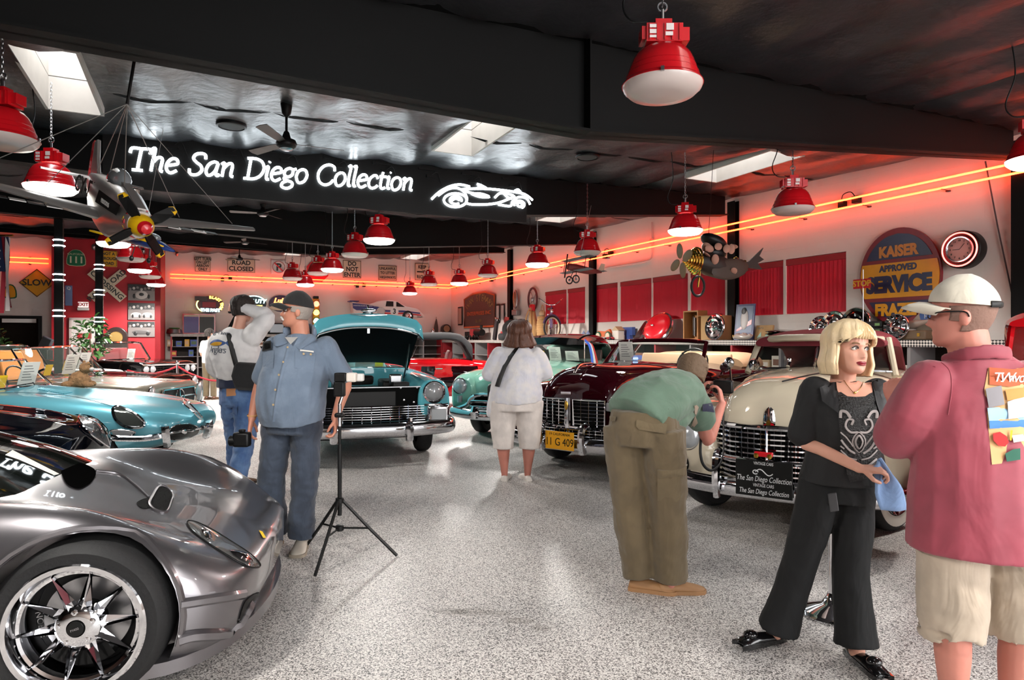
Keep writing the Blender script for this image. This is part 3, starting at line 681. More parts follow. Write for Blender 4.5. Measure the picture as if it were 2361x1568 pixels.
def paper(car, c, w, h, rx, rz, material=None, name='info_sheet', lines=True):
 """loose card leaning inside a windscreen"""
 o = MB().bx(-w / 2, w / 2,-.002,.002,0, h).build(name, material or PAPER, car, smooth=0, loc=c, rot=(rx, 0, rz))
 if lines:
  k = MB()
  for j in range(6): k.bx(-w * .35, w * (.1 + .25 * ((j * 7) % 3) / 3),-.0032,-.0021, h * (.82 - j * .12), h * (.85 - j * .12))
  k.build('print', mat('print_grey', (110,108,106), rough=.7), o, smooth=0)['kind'] = 'stuff'
 return o
def roundlamp(car, c, r, yaw=0.0, pitch=0.0, name='headlamp', lens=LENS, rimm=CHROME, depth=.09):
 """x-facing round lamp"""
 o = MB().lathe([(r * .8,-depth),(r * 1.03,-depth * .6),(r * 1.08,-.01),(r * 1.02,.012),(r * .93,.006)],28, cap=False).rot(0, PI / 2,0).build(name, rimm, car, loc=c, rot=(0, pitch, yaw))
 MB().lathe([(r * .95,.0),(r * .8,.022),(r * .45,.04),(.001,.046)],28, cap=False).rot(0, PI / 2,0).build('lens', lens, o)
 return o
def seat(car, x, y, z, w, h, material, lean=.25):
 o = MB().loft([[(x, y + w / 2 * a, z + b) for a, b in ()]]) if False else MB()
 pr = [(0,0),(.09,0),(.10, h * .8),(.06, h),(.02, h),(0, h * .8)]
 o.add([(x - a - b * lean, y - w / 2, z + b) for a, b in pr] + [(x - a - b * lean, y + w / 2, z + b) for a, b in pr],
          [tuple(range(6)), tuple(range(11,5,-1))] + [(j, j + 6,(j + 1) % 6 + 6,(j + 1) % 6) for j in range(6)])
 return o.build('seat_back', material, car, bevel=.025)
def steering(car, x, y, z, r, material=BLACK, tilt=.9):
 pts = [Vector((0, r * math.cos(a), r * math.sin(a))) for a in [2 * PI * k / 24 for k in range(24)]]
 m = MB().tube(pts, .011,6, closed=True).tube([(0,-r, 0),(0, r, 0)],.009,6).tube([(0,0,0),(.35,0,0)],.014,6); m.rot(0,-(PI / 2 - tilt) * .6,0)
 return m.build('steering_wheel', material, car, loc=(x, y, z))
def mirror_piece(mb_fn, name, material, car, **k):
 for s in (1,-1): mb_fn(s).build(name, material, car, **k)
def platep(car, c, w, h, txt, bg, fg, yaw=0, tilt=0, small=None, name='licence_plate', size=None):
 o = MB().bx(-.004,.004,-w / 2, w / 2,-h / 2, h / 2).build(name, bg, car, smooth=0, bevel=.003, loc=c, rot=(0, tilt, yaw))
 text('characters', txt, size or h * .62, fg, o, (.005,0,-h * .1 if small else -.005),(PI / 2,0, PI / 2),.001, sx=.82 if small else 1)
 if small: text('state_name', small, h * .2, fg, o, (.005,0, h * .34),(PI / 2,0, PI / 2),.001)
 return o
# ================================================================== CARS ON THE LEFT ROW
Z2 = lambda pts: [(x / 4.5404,760 + y / 4.5404) for x, y in pts]     # coordinates read off an enlarged view
Z3 = lambda pts: [(x / 2.7606,1000 + y / 2.7606) for x, y in pts]
GREYP = paint('silver_grey_paint', (120,117,120), metal=.85, rough=.32)
NAVY = paint('midnight_paint', (6,8,15))
TEALB = paint('opal_blue_paint', (98,166,182), metal=.4, rough=.35)
GOLD = paint('champagne_paint', (176,166,150), metal=.7, rough=.32)
BLKP = paint('black_paint', (10,10,11))
WHTP = paint('white_car_paint', (226,226,224)); REDP = paint('red_car_paint', (176,14,22))
# ---------------- A: silver sports coupe
A = thing('sports_coupe', 'silver grey low sports coupe with ten-spoke chrome wheels nearest the camera', 'car', (-1.33,3.61,0), R(12))
ka = [(0.035,[(0,.27),(.12,.27),(.24,.29),(.28,.335),(.25,.38),(.18,.40),(.1,.41),(.05,.415),(0,.415)]),
      (0.0,[(0,.22),(.34,.22),(.52,.25),(.57,.33),(.55,.41),(.47,.43),(.3,.445),(.15,.45),(0,.455)]),
      (-.10,[(0,.13),(.5,.13),(.73,.17),(.77,.33),(.73,.44),(.63,.485),(.4,.49),(.2,.495),(0,.50)]),
      (-.28,[(0,.12),(.6,.12),(.86,.17),(.885,.36),(.845,.55),(.71,.60),(.45,.555),(.2,.555),(0,.56)]),
      (-.62,[(0,.12),(.65,.12),(.905,.17),(.925,.42),(.885,.675),(.74,.765),(.48,.665),(.22,.65),(0,.65)]),
      (-1.0,[(0,.12),(.65,.12),(.89,.17),(.92,.44),(.88,.69),(.74,.80),(.5,.77),(.25,.78),(0,.785)]),
      (-1.5,[(0,.12),(.65,.12),(.87,.17),(.905,.44),(.87,.68),(.76,.79),(.55,.81),(.25,.83),(0,.83)]),
      (-2.8,[(0,.14),(.65,.14),(.89,.2),(.94,.46),(.90,.72),(.78,.85),(.55,.87),(.25,.88),(0,.88)]),
      (-3.5,[(0,.2),(.6,.2),(.87,.26),(.92,.48),(.88,.74),(.76,.86),(.5,.88),(.25,.89),(0,.89)]),
      (-4.05,[(0,.32),(.5,.32),(.74,.36),(.79,.5),(.76,.7),(.65,.8),(.4,.82),(.2,.83),(0,.83)])]
RA = .335; WXA = -.60
meA = shell(ka, mirror_cyls([(WXA, RA, .37,.65,1.2),(-3.05, RA, .385,.62,1.2)]), nx=44, nt=48)
obj('body', meA, GREYP, A); bA = bvh_of(meA)
for s in (1,-1):
 for wx in (WXA, -3.05):
  arc = []
  for k in range(25):
   a = R(lerp(-18,198, k / 24)); P = Vector((wx + .372 * math.cos(a),1.3 * s, RA + .372 * math.sin(a)))
   h, n, i_, d_ = bA.ray_cast(P + Vector((.012 * math.cos(a),0,.012 * math.sin(a))), Vector((0,-s, 0)))
   if h is not None and abs(h.y) > .6: arc.append(h)
  if len(arc) > 3: MB().tube(arc, .014,6).build('arch_lip', GREYP, A)
 for wx in (WXA, -3.05):
  w = wheel(A, wx, s * .80, RA, .235, style='none', side=s, rim=.242); hw = .1175
  MB().lathe([(.256, hw - .015),(.262, hw + .002),(.256, hw + .008),(.238, hw + .006),(.226, hw - .02),(.222, hw - .035),(.21, hw - .04),(.205, hw - .06),(.212,-.09)],56, cap=False).build('rim', CHROME, w)
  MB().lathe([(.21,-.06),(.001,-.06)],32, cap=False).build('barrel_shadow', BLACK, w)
  dsk = MB().lathe([(.075,-.02),(.165,-.02),(.165,-.04),(.075,-.04)],40, cap=False).build('brake_disc', STEEL, w)
  cal = MB()
  for k in range(9): a = R(-128 + k * 9); cal.box((.15 * math.cos(a),.15 * math.sin(a),-.01),(.06,.035,.07),(0,0, a))
  cal.build('brake_caliper', BLACK, w)
  sp = MB().add([(.055,-.034, hw - .05),(.055,.034, hw - .05),(.1,-.022, hw - .055),(.1,.022, hw - .055),(.226,-.005, hw - .034),(.226,.005, hw - .034),
                       (.055,0, hw - .02),(.1,0, hw - .028),(.226,0, hw - .022)],[(0,2,7,6),(6,7,3,1),(2,4,8,7),(7,8,5,3),(4,5,8),(0,6,1),(0,1,3,2),(2,3,5,4)]).mesh('spoke', 0)
  nt_ = MB().lathe([(.0065,0),(.0065,.006),(.001,.008)],8).mesh('rim_bolt', 60)
  for k in range(10): obj('spoke', sp, CHROME, w, rot=2 * PI * k / 10 + .1)
  for k in range(30):
   a = 2 * PI * k / 30 + .03; obj('rim_bolt', nt_, STEEL, w, loc=(.229 * math.cos(a),.229 * math.sin(a), hw - .028))
  MB().lathe([(.085, hw - .055),(.083, hw - .03),(.06, hw - .015),(.035, hw - .015),(.03, hw - .03)],30, cap=False).build('hub', CHROME, w)
  for k in range(5):
   a = 2 * PI * k / 5 + .4; MB().lathe([(.014,0),(.013,.012),(.004,.014),(.001,.01)],12).build('lug_nut', CHROME, w, loc=(.06 * math.cos(a),.06 * math.sin(a), hw - .028))
  cp = MB().lathe([(.032, hw - .025),(.03, hw - .008),(.001, hw - .005)],24, cap=False).build('centre_cap', BLACK, w)
  if s < 0: text('lettering', 'M400', .014, STEEL, cp, (0,0, hw - .004),(0,0,.3),.0005)
  if s < 0: text('caliper_lettering', 'NOBLE', .034, STEEL, w, (-.155,-.0,.028),(0,0,-PI / 2 + .2),.0005)
# glasshouse
kg = [(-1.02,[(0,.73),(.3,.73),(.50,.735),(.48,.76),(.3,.78),(0,.79)]),(-1.3,[(0,.74),(.5,.74),(.68,.76),(.64,.83),(.4,.89),(0,.91)]),(-1.8,[(0,.76),(.55,.76),(.75,.79),(.67,.94),(.45,1.04),(0,1.07)]),
      (-2.25,[(0,.78),(.55,.78),(.77,.82),(.67,1.0),(.48,1.1),(0,1.13)]),(-2.9,[(0,.8),(.55,.8),(.75,.85),(.64,.98),(.45,1.06),(0,1.08)]),(-3.5,[(0,.82),(.5,.82),(.68,.85),(.58,.88),(.4,.9),(0,.92)])]
cab = obj('glasshouse', shell(kg, nx=20, nt=20), mat('tinted_glass', (14,17,15), rough=.03, spec=.8, coat=.5), A); bcab = bvh_of(cab.data)
kr = [(-1.95,[(0,1.02),(.3,1.02),(.46,1.0),(.47,1.04),(.3,1.09),(0,1.11)]),(-2.3,[(0,1.06),(.3,1.06),(.5,1.04),(.51,1.08),(.3,1.13),(0,1.15)]),(-2.9,[(0,1.03),(.3,1.03),(.47,1.0),(.48,1.04),(.3,1.09),(0,1.1)])]
obj('roof_panel', shell(kr, nx=10, nt=15), GREYP, A)
sh = patch('info_sheet', A, bcab, Z3([(30,140),(78,108),(400,268),(415,310)]), PAPER, off=.004, smooth_pts=0); sh['label'] = 'white printed sheet under the windscreen'
pr = MB()
patch('headlamp', A, bA, Z3([(1190,565),(1240,565),(1340,610),(1470,690),(1590,770),(1650,830),(1630,853),(1550,838),(1430,770),(1320,700),(1220,620)]), mat('coupe_lamp', (150,148,146), rough=.08, metal=.75), off=.004, rim=BLACK, rim_r=.004, bulge=.012)
for q in ([(1275,625),(1330,655),(1330,690),(1285,665)],[(1450,765),(1560,780),(1600,820),(1560,835),(1490,800)]):
 patch('lamp_bowl', A, bA, Z3(q), CHROME, off=.02, bulge=.012)
patch('bonnet_vent', A, bA, Z3([(1010,340),(1060,345),(1100,390),(1090,440),(1060,500),(990,490),(950,450),(970,400)]), mat('vent_mesh', (12,12,12), rough=.8, spec=.1, bump=.8, bscale=150), off=.004, rim=GREYP, rim_r=.007)
patch('scoop_floor', A, bA, Z3([(870,440),(945,412),(955,470),(900,475)]), mat('vent_mesh'), off=.003)
patch('cowl_panel', A, bA, Z3([(390,195),(500,190),(590,225),(608,262),(590,300),(560,330),(500,355),(430,330),(395,270)]), mat('cowl_matte', (6,6,6), rough=.9, spec=.0), off=.006)
patch('nose_badge', A, bA, Z3([(1645,620),(1668,628),(1690,668),(1672,668)]), YCARD, off=.005, smooth_pts=0)
strip('bonnet_crease', A, bA, Z3([(610,240),(760,262),(860,330),(945,410)]), GREYP, r=.007)
patch('side_intake', A, bA, Z3([(1550,1070),(1640,1010),(1660,1040),(1640,1120),(1560,1200),(1505,1240)]), BLACK, off=.008, smooth_pts=3)
# front splitter and dive plane
spl = MB(); ro, ri = [],[]
for k in range(25):
 a = R(lerp(-90,90, k / 24)); ex = lambda r, c: Vector((-.46 + r * max(0, math.cos(a)) ** .75, c * math.sin(a) * (1 if abs(math.sin(a)) < 1 else 1),0))
 ro.append(ex(.50,.90)); ri.append(ex(.40,.78))
spl.loft([[P + Vector((0,0,.10)) for P in ro],[P + Vector((0,0,.155)) for P in ro],[P + Vector((0,0,.175)) for P in ri],[P + Vector((0,0,.10)) for P in ri]], ring_closed=False, cap=False, closed=True)
spl.build('splitter', GREYP, A, smooth=50)
strip('dive_plane', A, bA, Z3([(1150,1085),(1300,1062),(1450,1040),(1555,1022)]), GREYP, r=.022, flat=.6)
strip('lower_lip', A, bA, Z3([(1135,1310),(1230,1285),(1400,1275),(1560,1250),(1640,1200),(1690,1120)]), GREYP, r=.026)
# ---------------- round-nosed roadster body shared by B and C
def roadster_keys(k=1.0, w=1.0, nose=1.0):
 raw = [(0.02,[(0,.42),(.18,.42),(.30,.45),(.34,.52),(.30,.585),(.19,.62),(.1,.63),(0,.635)]),
           (-.10,[(0,.33),(.32,.335),(.50,.39),(.55,.51),(.50,.61),(.36,.67),(.18,.69),(0,.70)]),
           (-.32,[(0,.26),(.44,.27),(.64,.36),(.69,.51),(.64,.655),(.48,.715),(.22,.73),(0,.755)]),
           (-.75,[(0,.20),(.55,.21),(.745,.33),(.785,.53),(.73,.715),(.57,.785),(.27,.78),(0,.825)]),
           (-1.35,[(0,.18),(.6,.19),(.785,.32),(.825,.56),(.77,.765),(.61,.84),(.3,.84),(0,.90)]),
           (-2.0,[(0,.17),(.65,.18),(.79,.32),(.835,.57),(.785,.78),(.65,.87),(.35,.90),(0,.945)]),
           (-2.9,[(0,.17),(.65,.18),(.79,.32),(.835,.57),(.785,.78),(.65,.87),(.35,.90),(0,.92)]),
           (-3.8,[(0,.25),(.6,.26),(.76,.36),(.80,.56),(.75,.76),(.55,.86),(.3,.89),(0,.90)]),
           (-4.42,[(0,.45),(.3,.45),(.5,.48),(.55,.56),(.5,.64),(.3,.68),(.15,.69),(0,.69)])]
 return [(x * (nose if x > -1 else 1),[(a * w, b * k) for a, b in p]) for x, p in raw]
# C: opal blue roadster
C = thing('blue_roadster', 'opal blue long-nosed roadster with oval mouth and chrome bumper blades', 'car', (-3.72,7.87,0), R(0))
meC = shell(roadster_keys(), mirror_cyls([(-.95,.32,.36,.45,1.2),(-3.35,.32,.37,.45,1.2)]), nx=40, nt=42)
obj('body', meC, TEALB, C); bC = bvh_of(meC)
for wx in (-.95,-3.35):
 for s in (1,-1): wheel(C, wx, s * .64,.32,.17, 'wire', s, rim=.21)
m_ = patch('mouth', C, bC, Z2([(1765,1140),(1758,1085),(1800,1022),(1880,992),(1980,987),(2050,1010),(2085,1040),(2060,1090),(1980,1130),(1880,1150)]), BLACK, off=.004, rim=CHROME, rim_r=.007)
strip('mouth_bar', C, bC, Z2([(1765,1078),(1900,1052),(2000,1045),(2085,1030)]), CHROME, r=.012, off=.03)
patch('mouth_badge', C, bC, Z2([(1880,1050),(1900,1035),(1925,1040),(1928,1065),(1905,1075),(1883,1068)]), CHROME, off=.045, bulge=.01)
patch('headlamp', C, bC, Z2([(1190,822),(1240,808),(1330,842),(1430,892),(1500,955),(1508,1005),(1460,1028),(1370,1028),(1290,1008),(1220,950),(1185,875)]), mat('smoked_lamp_cover', (74,78,76), rough=.06, metal=.5), off=.004, rim=CHROME, rim_r=.017)
patch('headlamp_far', C, bC, Z2([(1915,738),(1960,760),(2050,850),(2110,915),(2095,935),(2010,860),(1930,790)]), LENS, off=.006, rim=CHROME, rim_r=.012).name = 'headlamp'
patch('indicator_lamp', C, bC, Z2([(1150,1072),(1185,1052),(1290,1050),(1390,1062),(1415,1082),(1370,1108),(1250,1112),(1170,1100)]), LENS, off=.008, rim=CHROME, rim_r=.008)
strip('bumper_blade', C, bC, Z2([(900,1100),(1120,1122),(1300,1130),(1500,1128),(1640,1110),(1720,1090)]), CHROME, r=.032, off=.03, flat=.55)
for q in ([(1715,1010),(1722,1080),(1735,1165)],[(2145,960),(2150,1010),(2130,1085)]): strip('overrider', C, bC, Z2(q), CHROME, r=.045, off=.05)
strip('bumper_blade_far', C, bC, Z2([(2085,1030),(2125,1020),(2150,1005)]), CHROME, r=.03, off=.03).name = 'bumper_blade'
strip('bonnet_seam', C, bC, Z2([(0,662),(300,662),(700,690),(1000,752),(1195,812)]), mat('seam_dark', (30,50,56), rough=.6), r=.003, off=.001)
for k in range(16): strip('bonnet_louvre', C, bC, Z2([(395 + k * 18,628 + k * 3.2),(440 + k * 21,612 + k * 3)]), TEALB, r=.006, n=0)
windscreen(C, -2.0,.93,-2.28,1.24,.60,.52, bow=.22)
seat(C, -2.95,.32,.78,.46,.38, BLACK); seat(C, -2.95,-.32,.78,.46,.38, BLACK); steering(C, -2.45,.34,.98,.19)
paper(C, (-2.2,.12,.93),.22,.30,0.35, R(75)); paper(C, (-2.2,-.28,.93),.11,.15,.35, R(75), YCARD, 'yellow_card', False)
for q in ([(270,600),(420,560),(640,548)],[(50,650),(200,610),(350,585)]): strip('wiper', C, bC, Z2(q), BLACK, r=.006, off=.03)
# B: midnight coupe
B = thing('dark_sports_car', 'midnight blue sports car with faired-in headlamp between silver coupe and blue roadster', 'car', (-3.66,5.6,0), R(3))
kb = [(x, [(a * 1.12, b * 1.06) for a, b in p]) for x, p in roadster_keys()]
meB = shell(kb, mirror_cyls([(-.95,.33,.37,.5,1.3),(-3.35,.33,.38,.5,1.3)]), nx=40, nt=42)
obj('body', meB, NAVY, B); bB = bvh_of(meB)
for wx in (-.95,-3.35):
 for s in (1,-1): wheel(B, wx, s * .74,.33,.2, 'disc', s, rim=.21)
patch('headlamp', B, bB, Z2([(820,930),(870,890),(935,890),(985,935),(1040,1010),(1085,1100),(1120,1200),(1110,1225),(1030,1170),(930,1100),(850,1020)]), mat('clear_lamp_cover', (120,122,124), rough=.03, metal=.4, alpha=.5), off=.02, rim=CHROME, rim_r=.009, bulge=.02)
patch('lamp_bowl', B, bB, Z2([(825,960),(870,910),(930,912),(970,960),(975,1040),(950,1085),(890,1050)]), LENS, off=.006, rim=CHROME, rim_r=.008)
patch('bonnet_badge', B, bB, Z2([(370,1180),(410,1178),(460,1222),(420,1226)]), YCARD, off=.004, smooth_pts=0)
windscreen(B, -2.0,1.0,-2.45,1.3,.7,.58, bow=.25, frame=BLKP)
kk = [(-2.4,[(0,1.2),(.4,1.2),(.58,1.22),(.5,1.29),(0,1.31)]),(-3.2,[(0,1.2),(.4,1.2),(.6,1.2),(.5,1.28),(0,1.3)]),(-4.2,[(0,.85),(.4,.85),(.5,.86),(.4,.9),(0,.91)])]
obj('roof', shell(kk, nx=12, nt=16), NAVY, B)
# ---------------- D, E, G: square-shouldered roadsters
kd = [(0.0,[(0,.40),(.48,.40),(.66,.43),(.70,.55),(.68,.70),(.58,.765),(.3,.785),(0,.795)]),
      (-.12,[(0,.31),(.6,.31),(.80,.37),(.83,.56),(.81,.74),(.7,.82),(.35,.83),(0,.845)]),
      (-.8,[(0,.22),(.65,.22),(.84,.32),(.875,.56),(.85,.77),(.74,.855),(.4,.865),(0,.885)]),
      (-1.7,[(0,.20),(.65,.20),(.85,.32),(.88,.56),(.86,.79),(.76,.875),(.4,.905),(0,.92)]),
      (-3.0,[(0,.20),(.65,.20),(.85,.32),(.88,.56),(.86,.79),(.76,.875),(.4,.9),(0,.91)]),
      (-4.25,[(0,.4),(.5,.4),(.7,.44),(.78,.56),(.75,.72),(.65,.80),(.3,.82),(0,.82)])]
meD = shell(kd, mirror_cyls([(-.85,.32,.36,.5,1.2),(-3.3,.32,.36,.5,1.2)]), nx=32, nt=42)
def tourer(name, label, loc, rz, pnt, det=True, seatm=None):
 t = thing(name, label, 'car', loc, rz); m2 = meD.copy(); m2.materials.clear(); obj('body', m2, pnt, t)
 for wx in (-.85,-3.3):
  for s in (1,-1): wheel(t, wx, s * .72,.32,.19, 'disc', s, rim=.2)
 windscreen(t, -1.62,.91,-1.98,1.37,.70,.60, bow=.12)
 if seatm:
  for s in (.33,-.33): seat(t, -2.75, s, .8,.5,.5, seatm)
 for s in (1,-1):
  o = MB().lathe([(.1,0),(.105,.02),(.09,.035),(.001,.05)],24, cap=False).rot(0, PI / 2,0).scale(1,.9,1.55).build('headlamp', LENS, t, loc=(-.02, s * .66,.64))
  MB().tube([(0.02,.1 * math.cos(a),.165 * math.sin(a)) for a in [2 * PI * k / 20 for k in range(20)]],.012,6, closed=True).build('rim', CHROME, o)
 g = MB().prism([(-.42,.5),(.42,.5),(.46,.62),(.42,.745),(-.42,.745),(-.46,.62)],.02).rot(0,0,-PI / 2).move((.0,0,0)).build('grille', BLACK, t, smooth=0)
 g.location = (.012,0,0)
 MB().tube([(.02, y, z) for y, z in ((-.42,.5),(.42,.5),(.46,.62),(.42,.745),(-.42,.745),(-.46,.62))],.014,6, closed=True).build('grille_frame', CHROME, g)
 MB().tube([(.022,-.44,.62),(.022,.44,.62)],.012,6).build('grille_bar', CHROME, g)
 MB().tube([(.035,.115 * math.cos(a),.62 + .115 * math.sin(a)) for a in [2 * PI * k / 24 for k in range(24)]],.009,6, closed=True).build('star_ring', CHROME, g)
 st_ = MB()
 for k in range(3): a = R(90 + 120 * k); st_.tube([(.035,0,.62),(.035,.11 * math.cos(a),.62 + .11 * math.sin(a))],[.014,.004],6)
 st_.build('star', CHROME, g)
 MB().tube(crom([(-.35,-.9,.43),(-.05,-.86,.43),(.1,-.6,.43),(.13,0,.43),(.1,.6,.43),(-.05,.86,.43),(-.35,.9,.43)],5),.045,8, hint=(0,0,1), flat=.5).build('bumper', CHROME, t)
 return t
ORANGE = mat('orange_leather', (206,128,30), rough=.5)
D = tourer('champagne_roadster', 'champagne gold roadster with three-pointed star in a wide chrome grille', (-5.1,10.0,0), R(-2), GOLD, seatm=ORANGE)
platep(D, (.19,-.22,.46),.32,.16, 'UR 532', mat('plate_black', (22,20,16), rough=.5), mat('plate_gold', (216,170,40), rough=.5), small='CALIFORNIA')
paper(D, (-1.85,.2,.95),.23,.32,.35, R(80)); paper(D, (-1.85,-.25,.95),.12,.17,.35, R(80), YCARD, 'yellow_card', False)
E_ = tourer('black_roadster', 'black roadster with chrome grille behind the champagne one', (-6.05,11.85,0), R(0), BLKP, seatm=ORANGE)
paper(E_, (-1.85,.2,.95),.23,.32,.35, R(80)); paper(E_, (-1.85,-.25,.95),.12,.17,.35, R(80), YCARD, 'yellow_card', False)
G = tourer('white_hardtop_car', 'white hardtop car behind the blue roadster windscreen', (-8.5,13.78,0), R(0), WHTP)
kk = [(-1.9,[(0,1.1),(.4,1.1),(.62,1.12),(.56,1.2),(0,1.24)]),(-2.6,[(0,1.1),(.4,1.1),(.66,1.1),(.58,1.22),(0,1.27)]),(-3.3,[(0,.9),(.4,.9),(.62,.92),(.5,.97),(0,1.0)])]
obj('hardtop', shell(kk, nx=12, nt=16), WHTP, G)
# ---------------- F: black fifties convertible with twin headlamps
kf = [(0.0,[(0,.42),(.6,.42),(.84,.46),(.88,.6),(.88,.78),(.84,.88),(.4,.86),(0,.86)]),(-.3,[(0,.3),(.7,.3),(.94,.38),(.97,.6),(.96,.82),(.9,.94),(.4,.92),(0,.93)]),
      (-2.0,[(0,.25),(.7,.25),(.95,.34),(.98,.6),(.96,.85),(.88,.97),(.4,.98),(0,.99)]),(-4.0,[(0,.25),(.7,.25),(.95,.34),(.98,.6),(.96,.85),(.88,.98),(.4,.96),(0,.96)]),(-5.4,[(0,.4),(.6,.4),(.88,.44),(.92,.6),(.92,.85),(.88,1.0),(.4,.9),(0,.9)])]
F = thing('black_convertible', 'black fifties convertible with chrome front and twin round headlamps by the rope', 'car', (-8.6,16.5,0), R(-22)); F.scale = (.72,.9,1)
obj('body', shell(kf, mirror_cyls([(-.95,.35,.4,.5,1.3),(-4.1,.35,.4,.5,1.3)]), nx=26, nt=28), BLKP, F)
for wx in (-.95,-4.1):
 for s in (1,-1): wheel(F, wx, s * .8,.35,.2, 'disc', s, ww=True)
for s in (1,-1):
 for y in (.56,.76): roundlamp(F, (.04, s * y, .76),.085)
for k in range(7): MB().bx(.0,.04,-.45,.45,.52 + k * .045,.535 + k * .045).build('grille_bar', CHROME, F, smooth=0)
for k in range(9): MB().bx(.01,.035,-.42 + k * .1,-.41 + k * .1,.5,.82).build('grille_upright', CHROME, F, smooth=0)
MB().tube(crom([(-.5,-1.0,.45),(-.05,-.97,.45),(.16,-.6,.42),(.2,0,.42),(.16,.6,.42),(-.05,.97,.45),(-.5,1.0,.45)],5),.075,8, hint=(0,0,1), flat=.6).build('bumper', CHROME, F)
MB().tube([(.03,-.88,.87),(.03,.88,.87)],.03,8).build('bonnet_trim', CHROME, F)
windscreen(F, -1.9,.98,-2.25,1.42,.82,.72, bow=.3, th=.028); paper(F, (-2.1,.1,1.0),.24,.26,.3, R(90))
seat(F, -3.1,0,.85,1.4,.42, mat('red_seat', (120,16,24), rough=.5))
# ================================================================== CARS ON THE RIGHT ROW AND AT THE BACK
ZL = lambda pts: [(1230 + x / 4.2927,780 + y / 4.2927) for x, y in pts]
ZC = lambda pts: [(1560 + x / 3.2,770 + y / 3.2) for x, y in pts]
ZO = lambda pts: [(900 + x / 5.1326,760 + y / 5.1326) for x, y in pts]
CREAM = paint('cream_paint', (198,186,164)); MAROON = paint('maroon_paint', (44,5,13)); MINT = paint('mint_paint', (140,196,176)); TURQ = paint('turquoise_paint', (98,186,200))
TANL = mat('tan_leather', (206,172,136), rough=.55)
def fender(keys, s, cyl=None, n=24):
 """keys: (x, yc, hw, zt, zb) front to back; rounded top, slab sides"""
 ss = [-k[0] for k in keys]; rings = []; vals = []
 for i in range(len(ss) - 1):
  for j in range(5): vals.append(lerp(ss[i], ss[i + 1], j / 5))
 vals.append(ss[-1])
 for q in vals:
  yc, hw, zt, zb = [interp(ss, [k[c] for k in keys], q) for c in (1,2,3,4)]
  r = []
  for j in range(n):
   a = 2 * PI * j / n; ca, sa = math.cos(a), math.sin(a)
   yy = yc + hw * math.copysign(abs(ca) ** .7, ca); zz = (zt + zb) / 2 + (zt - zb) / 2 * math.copysign(abs(sa) ** (.8 if sa > 0 else .5), sa)
   r.append((-q, s * yy, zz))
  rings.append(r if s > 0 else r[::-1])
 m = MB().loft(rings); me = m.mesh('fender', 40)
 bm = bmesh.new(); bm.from_mesh(me); bmesh.ops.recalc_face_normals(bm, faces=bm.faces); bm.to_mesh(me); bm.free()
 if cyl: me = cut(me, [(cyl[0], cyl[1], cyl[2], cyl[3], cyl[4]) if s > 0 else (cyl[0], cyl[1], cyl[2],-cyl[4],-cyl[3])])
 return me
def join_bvh(mes):
 v, f = [],[]
 for me in mes:
  o = len(v); v += [a.co.copy() for a in me.vertices]; f += [tuple(i + o for i in p.vertices) for p in me.polygons]
 return BVHTree.FromPolygons(v, f)
def old_car(name, label, loc, rz, pnt, hood, ff, rf, wx=(-.85,-4.0), wr=.36, ww=True, wy=.76, cat='car', wst='disc', sy=1.0, steer=0.0):
 t = thing(name, label, cat, loc, rz); t.scale = (1, sy, 1); mes = []
 me = shell(hood, mirror_cyls([(wx[0], wr, wr + .04,.48,1.3),(wx[1], wr, wr + .04,.48,1.3)]), nx=34, nt=36); obj('body', me, pnt, t); mes.append(me)
 for s in (1,-1):
  m1 = fender(ff, s, (wx[0], wr, wr + .035,.5,1.4)); obj('front_fender', m1, pnt, t); mes.append(m1)
  m2 = fender(rf, s, (wx[1], wr - .04, wr + .02,.5,1.4)); obj('rear_fender', m2, pnt, t); mes.append(m2)
  for x in wx: wheel(t, x, s * wy, wr, .19, wst, s, ww=ww, steer=steer if x == wx[0] else 0)
 return t, join_bvh(mes)
def vbar(m, z, xs, r): m.tube([(x, y, z) for x, y in xs], r, 6)
# ---------------- L: cream forties convertible coupe
hoodL = [(.0,[(0,.42),(.26,.42),(.34,.56),(.355,.78),(.32,.93),(.2,.985),(0,1.0)]),(-.06,[(0,.42),(.3,.42),(.38,.6),(.395,.84),(.36,1.0),(.22,1.07),(0,1.09)]),(-.25,[(0,.42),(.32,.42),(.42,.62),(.44,.88),(.40,1.06),(.24,1.15),(0,1.175)]),
         (-.8,[(0,.42),(.38,.42),(.48,.65),(.51,.92),(.46,1.1),(.28,1.195),(0,1.225)]),(-1.6,[(0,.4),(.5,.4),(.62,.65),(.65,.93),(.58,1.11),(.34,1.2),(0,1.23)]),
         (-2.1,[(0,.32),(.7,.32),(.84,.55),(.86,.85),(.80,1.07),(.45,1.17),(0,1.2)]),(-4.2,[(0,.32),(.72,.32),(.86,.55),(.88,.85),(.82,1.06),(.45,1.14),(0,1.16)]),(-5.3,[(0,.42),(.5,.42),(.66,.5),(.68,.68),(.6,.84),(.35,.9),(0,.92)])]
ffL = [(.04,.66,.12,.74,.44),(-.02,.67,.22,.82,.36),(-.18,.68,.29,.90,.3),(-.6,.69,.31,.97,.3),(-1.2,.70,.30,.96,.3),(-1.9,.70,.27,.88,.3),(-2.5,.72,.2,.70,.3)]
rfL = [(-3.2,.74,.16,.6,.3),(-3.5,.74,.24,.86,.3),(-4.0,.74,.26,.95,.3),(-4.7,.72,.24,.85,.3),(-5.25,.66,.14,.6,.4)]
L, bL = old_car('cream_convertible', 'cream forties convertible coupe with V-shaped chrome grille and whitewall tyres', (1.9,4.82,0), R(-124), CREAM, hoodL, ffL, rfL, sy=.9, steer=R(-24))
gx = [(-.14,-.60),(-.07,-.42),(.03,-.3),(.075,0),(.03,.3),(-.07,.42),(-.14,.60)]
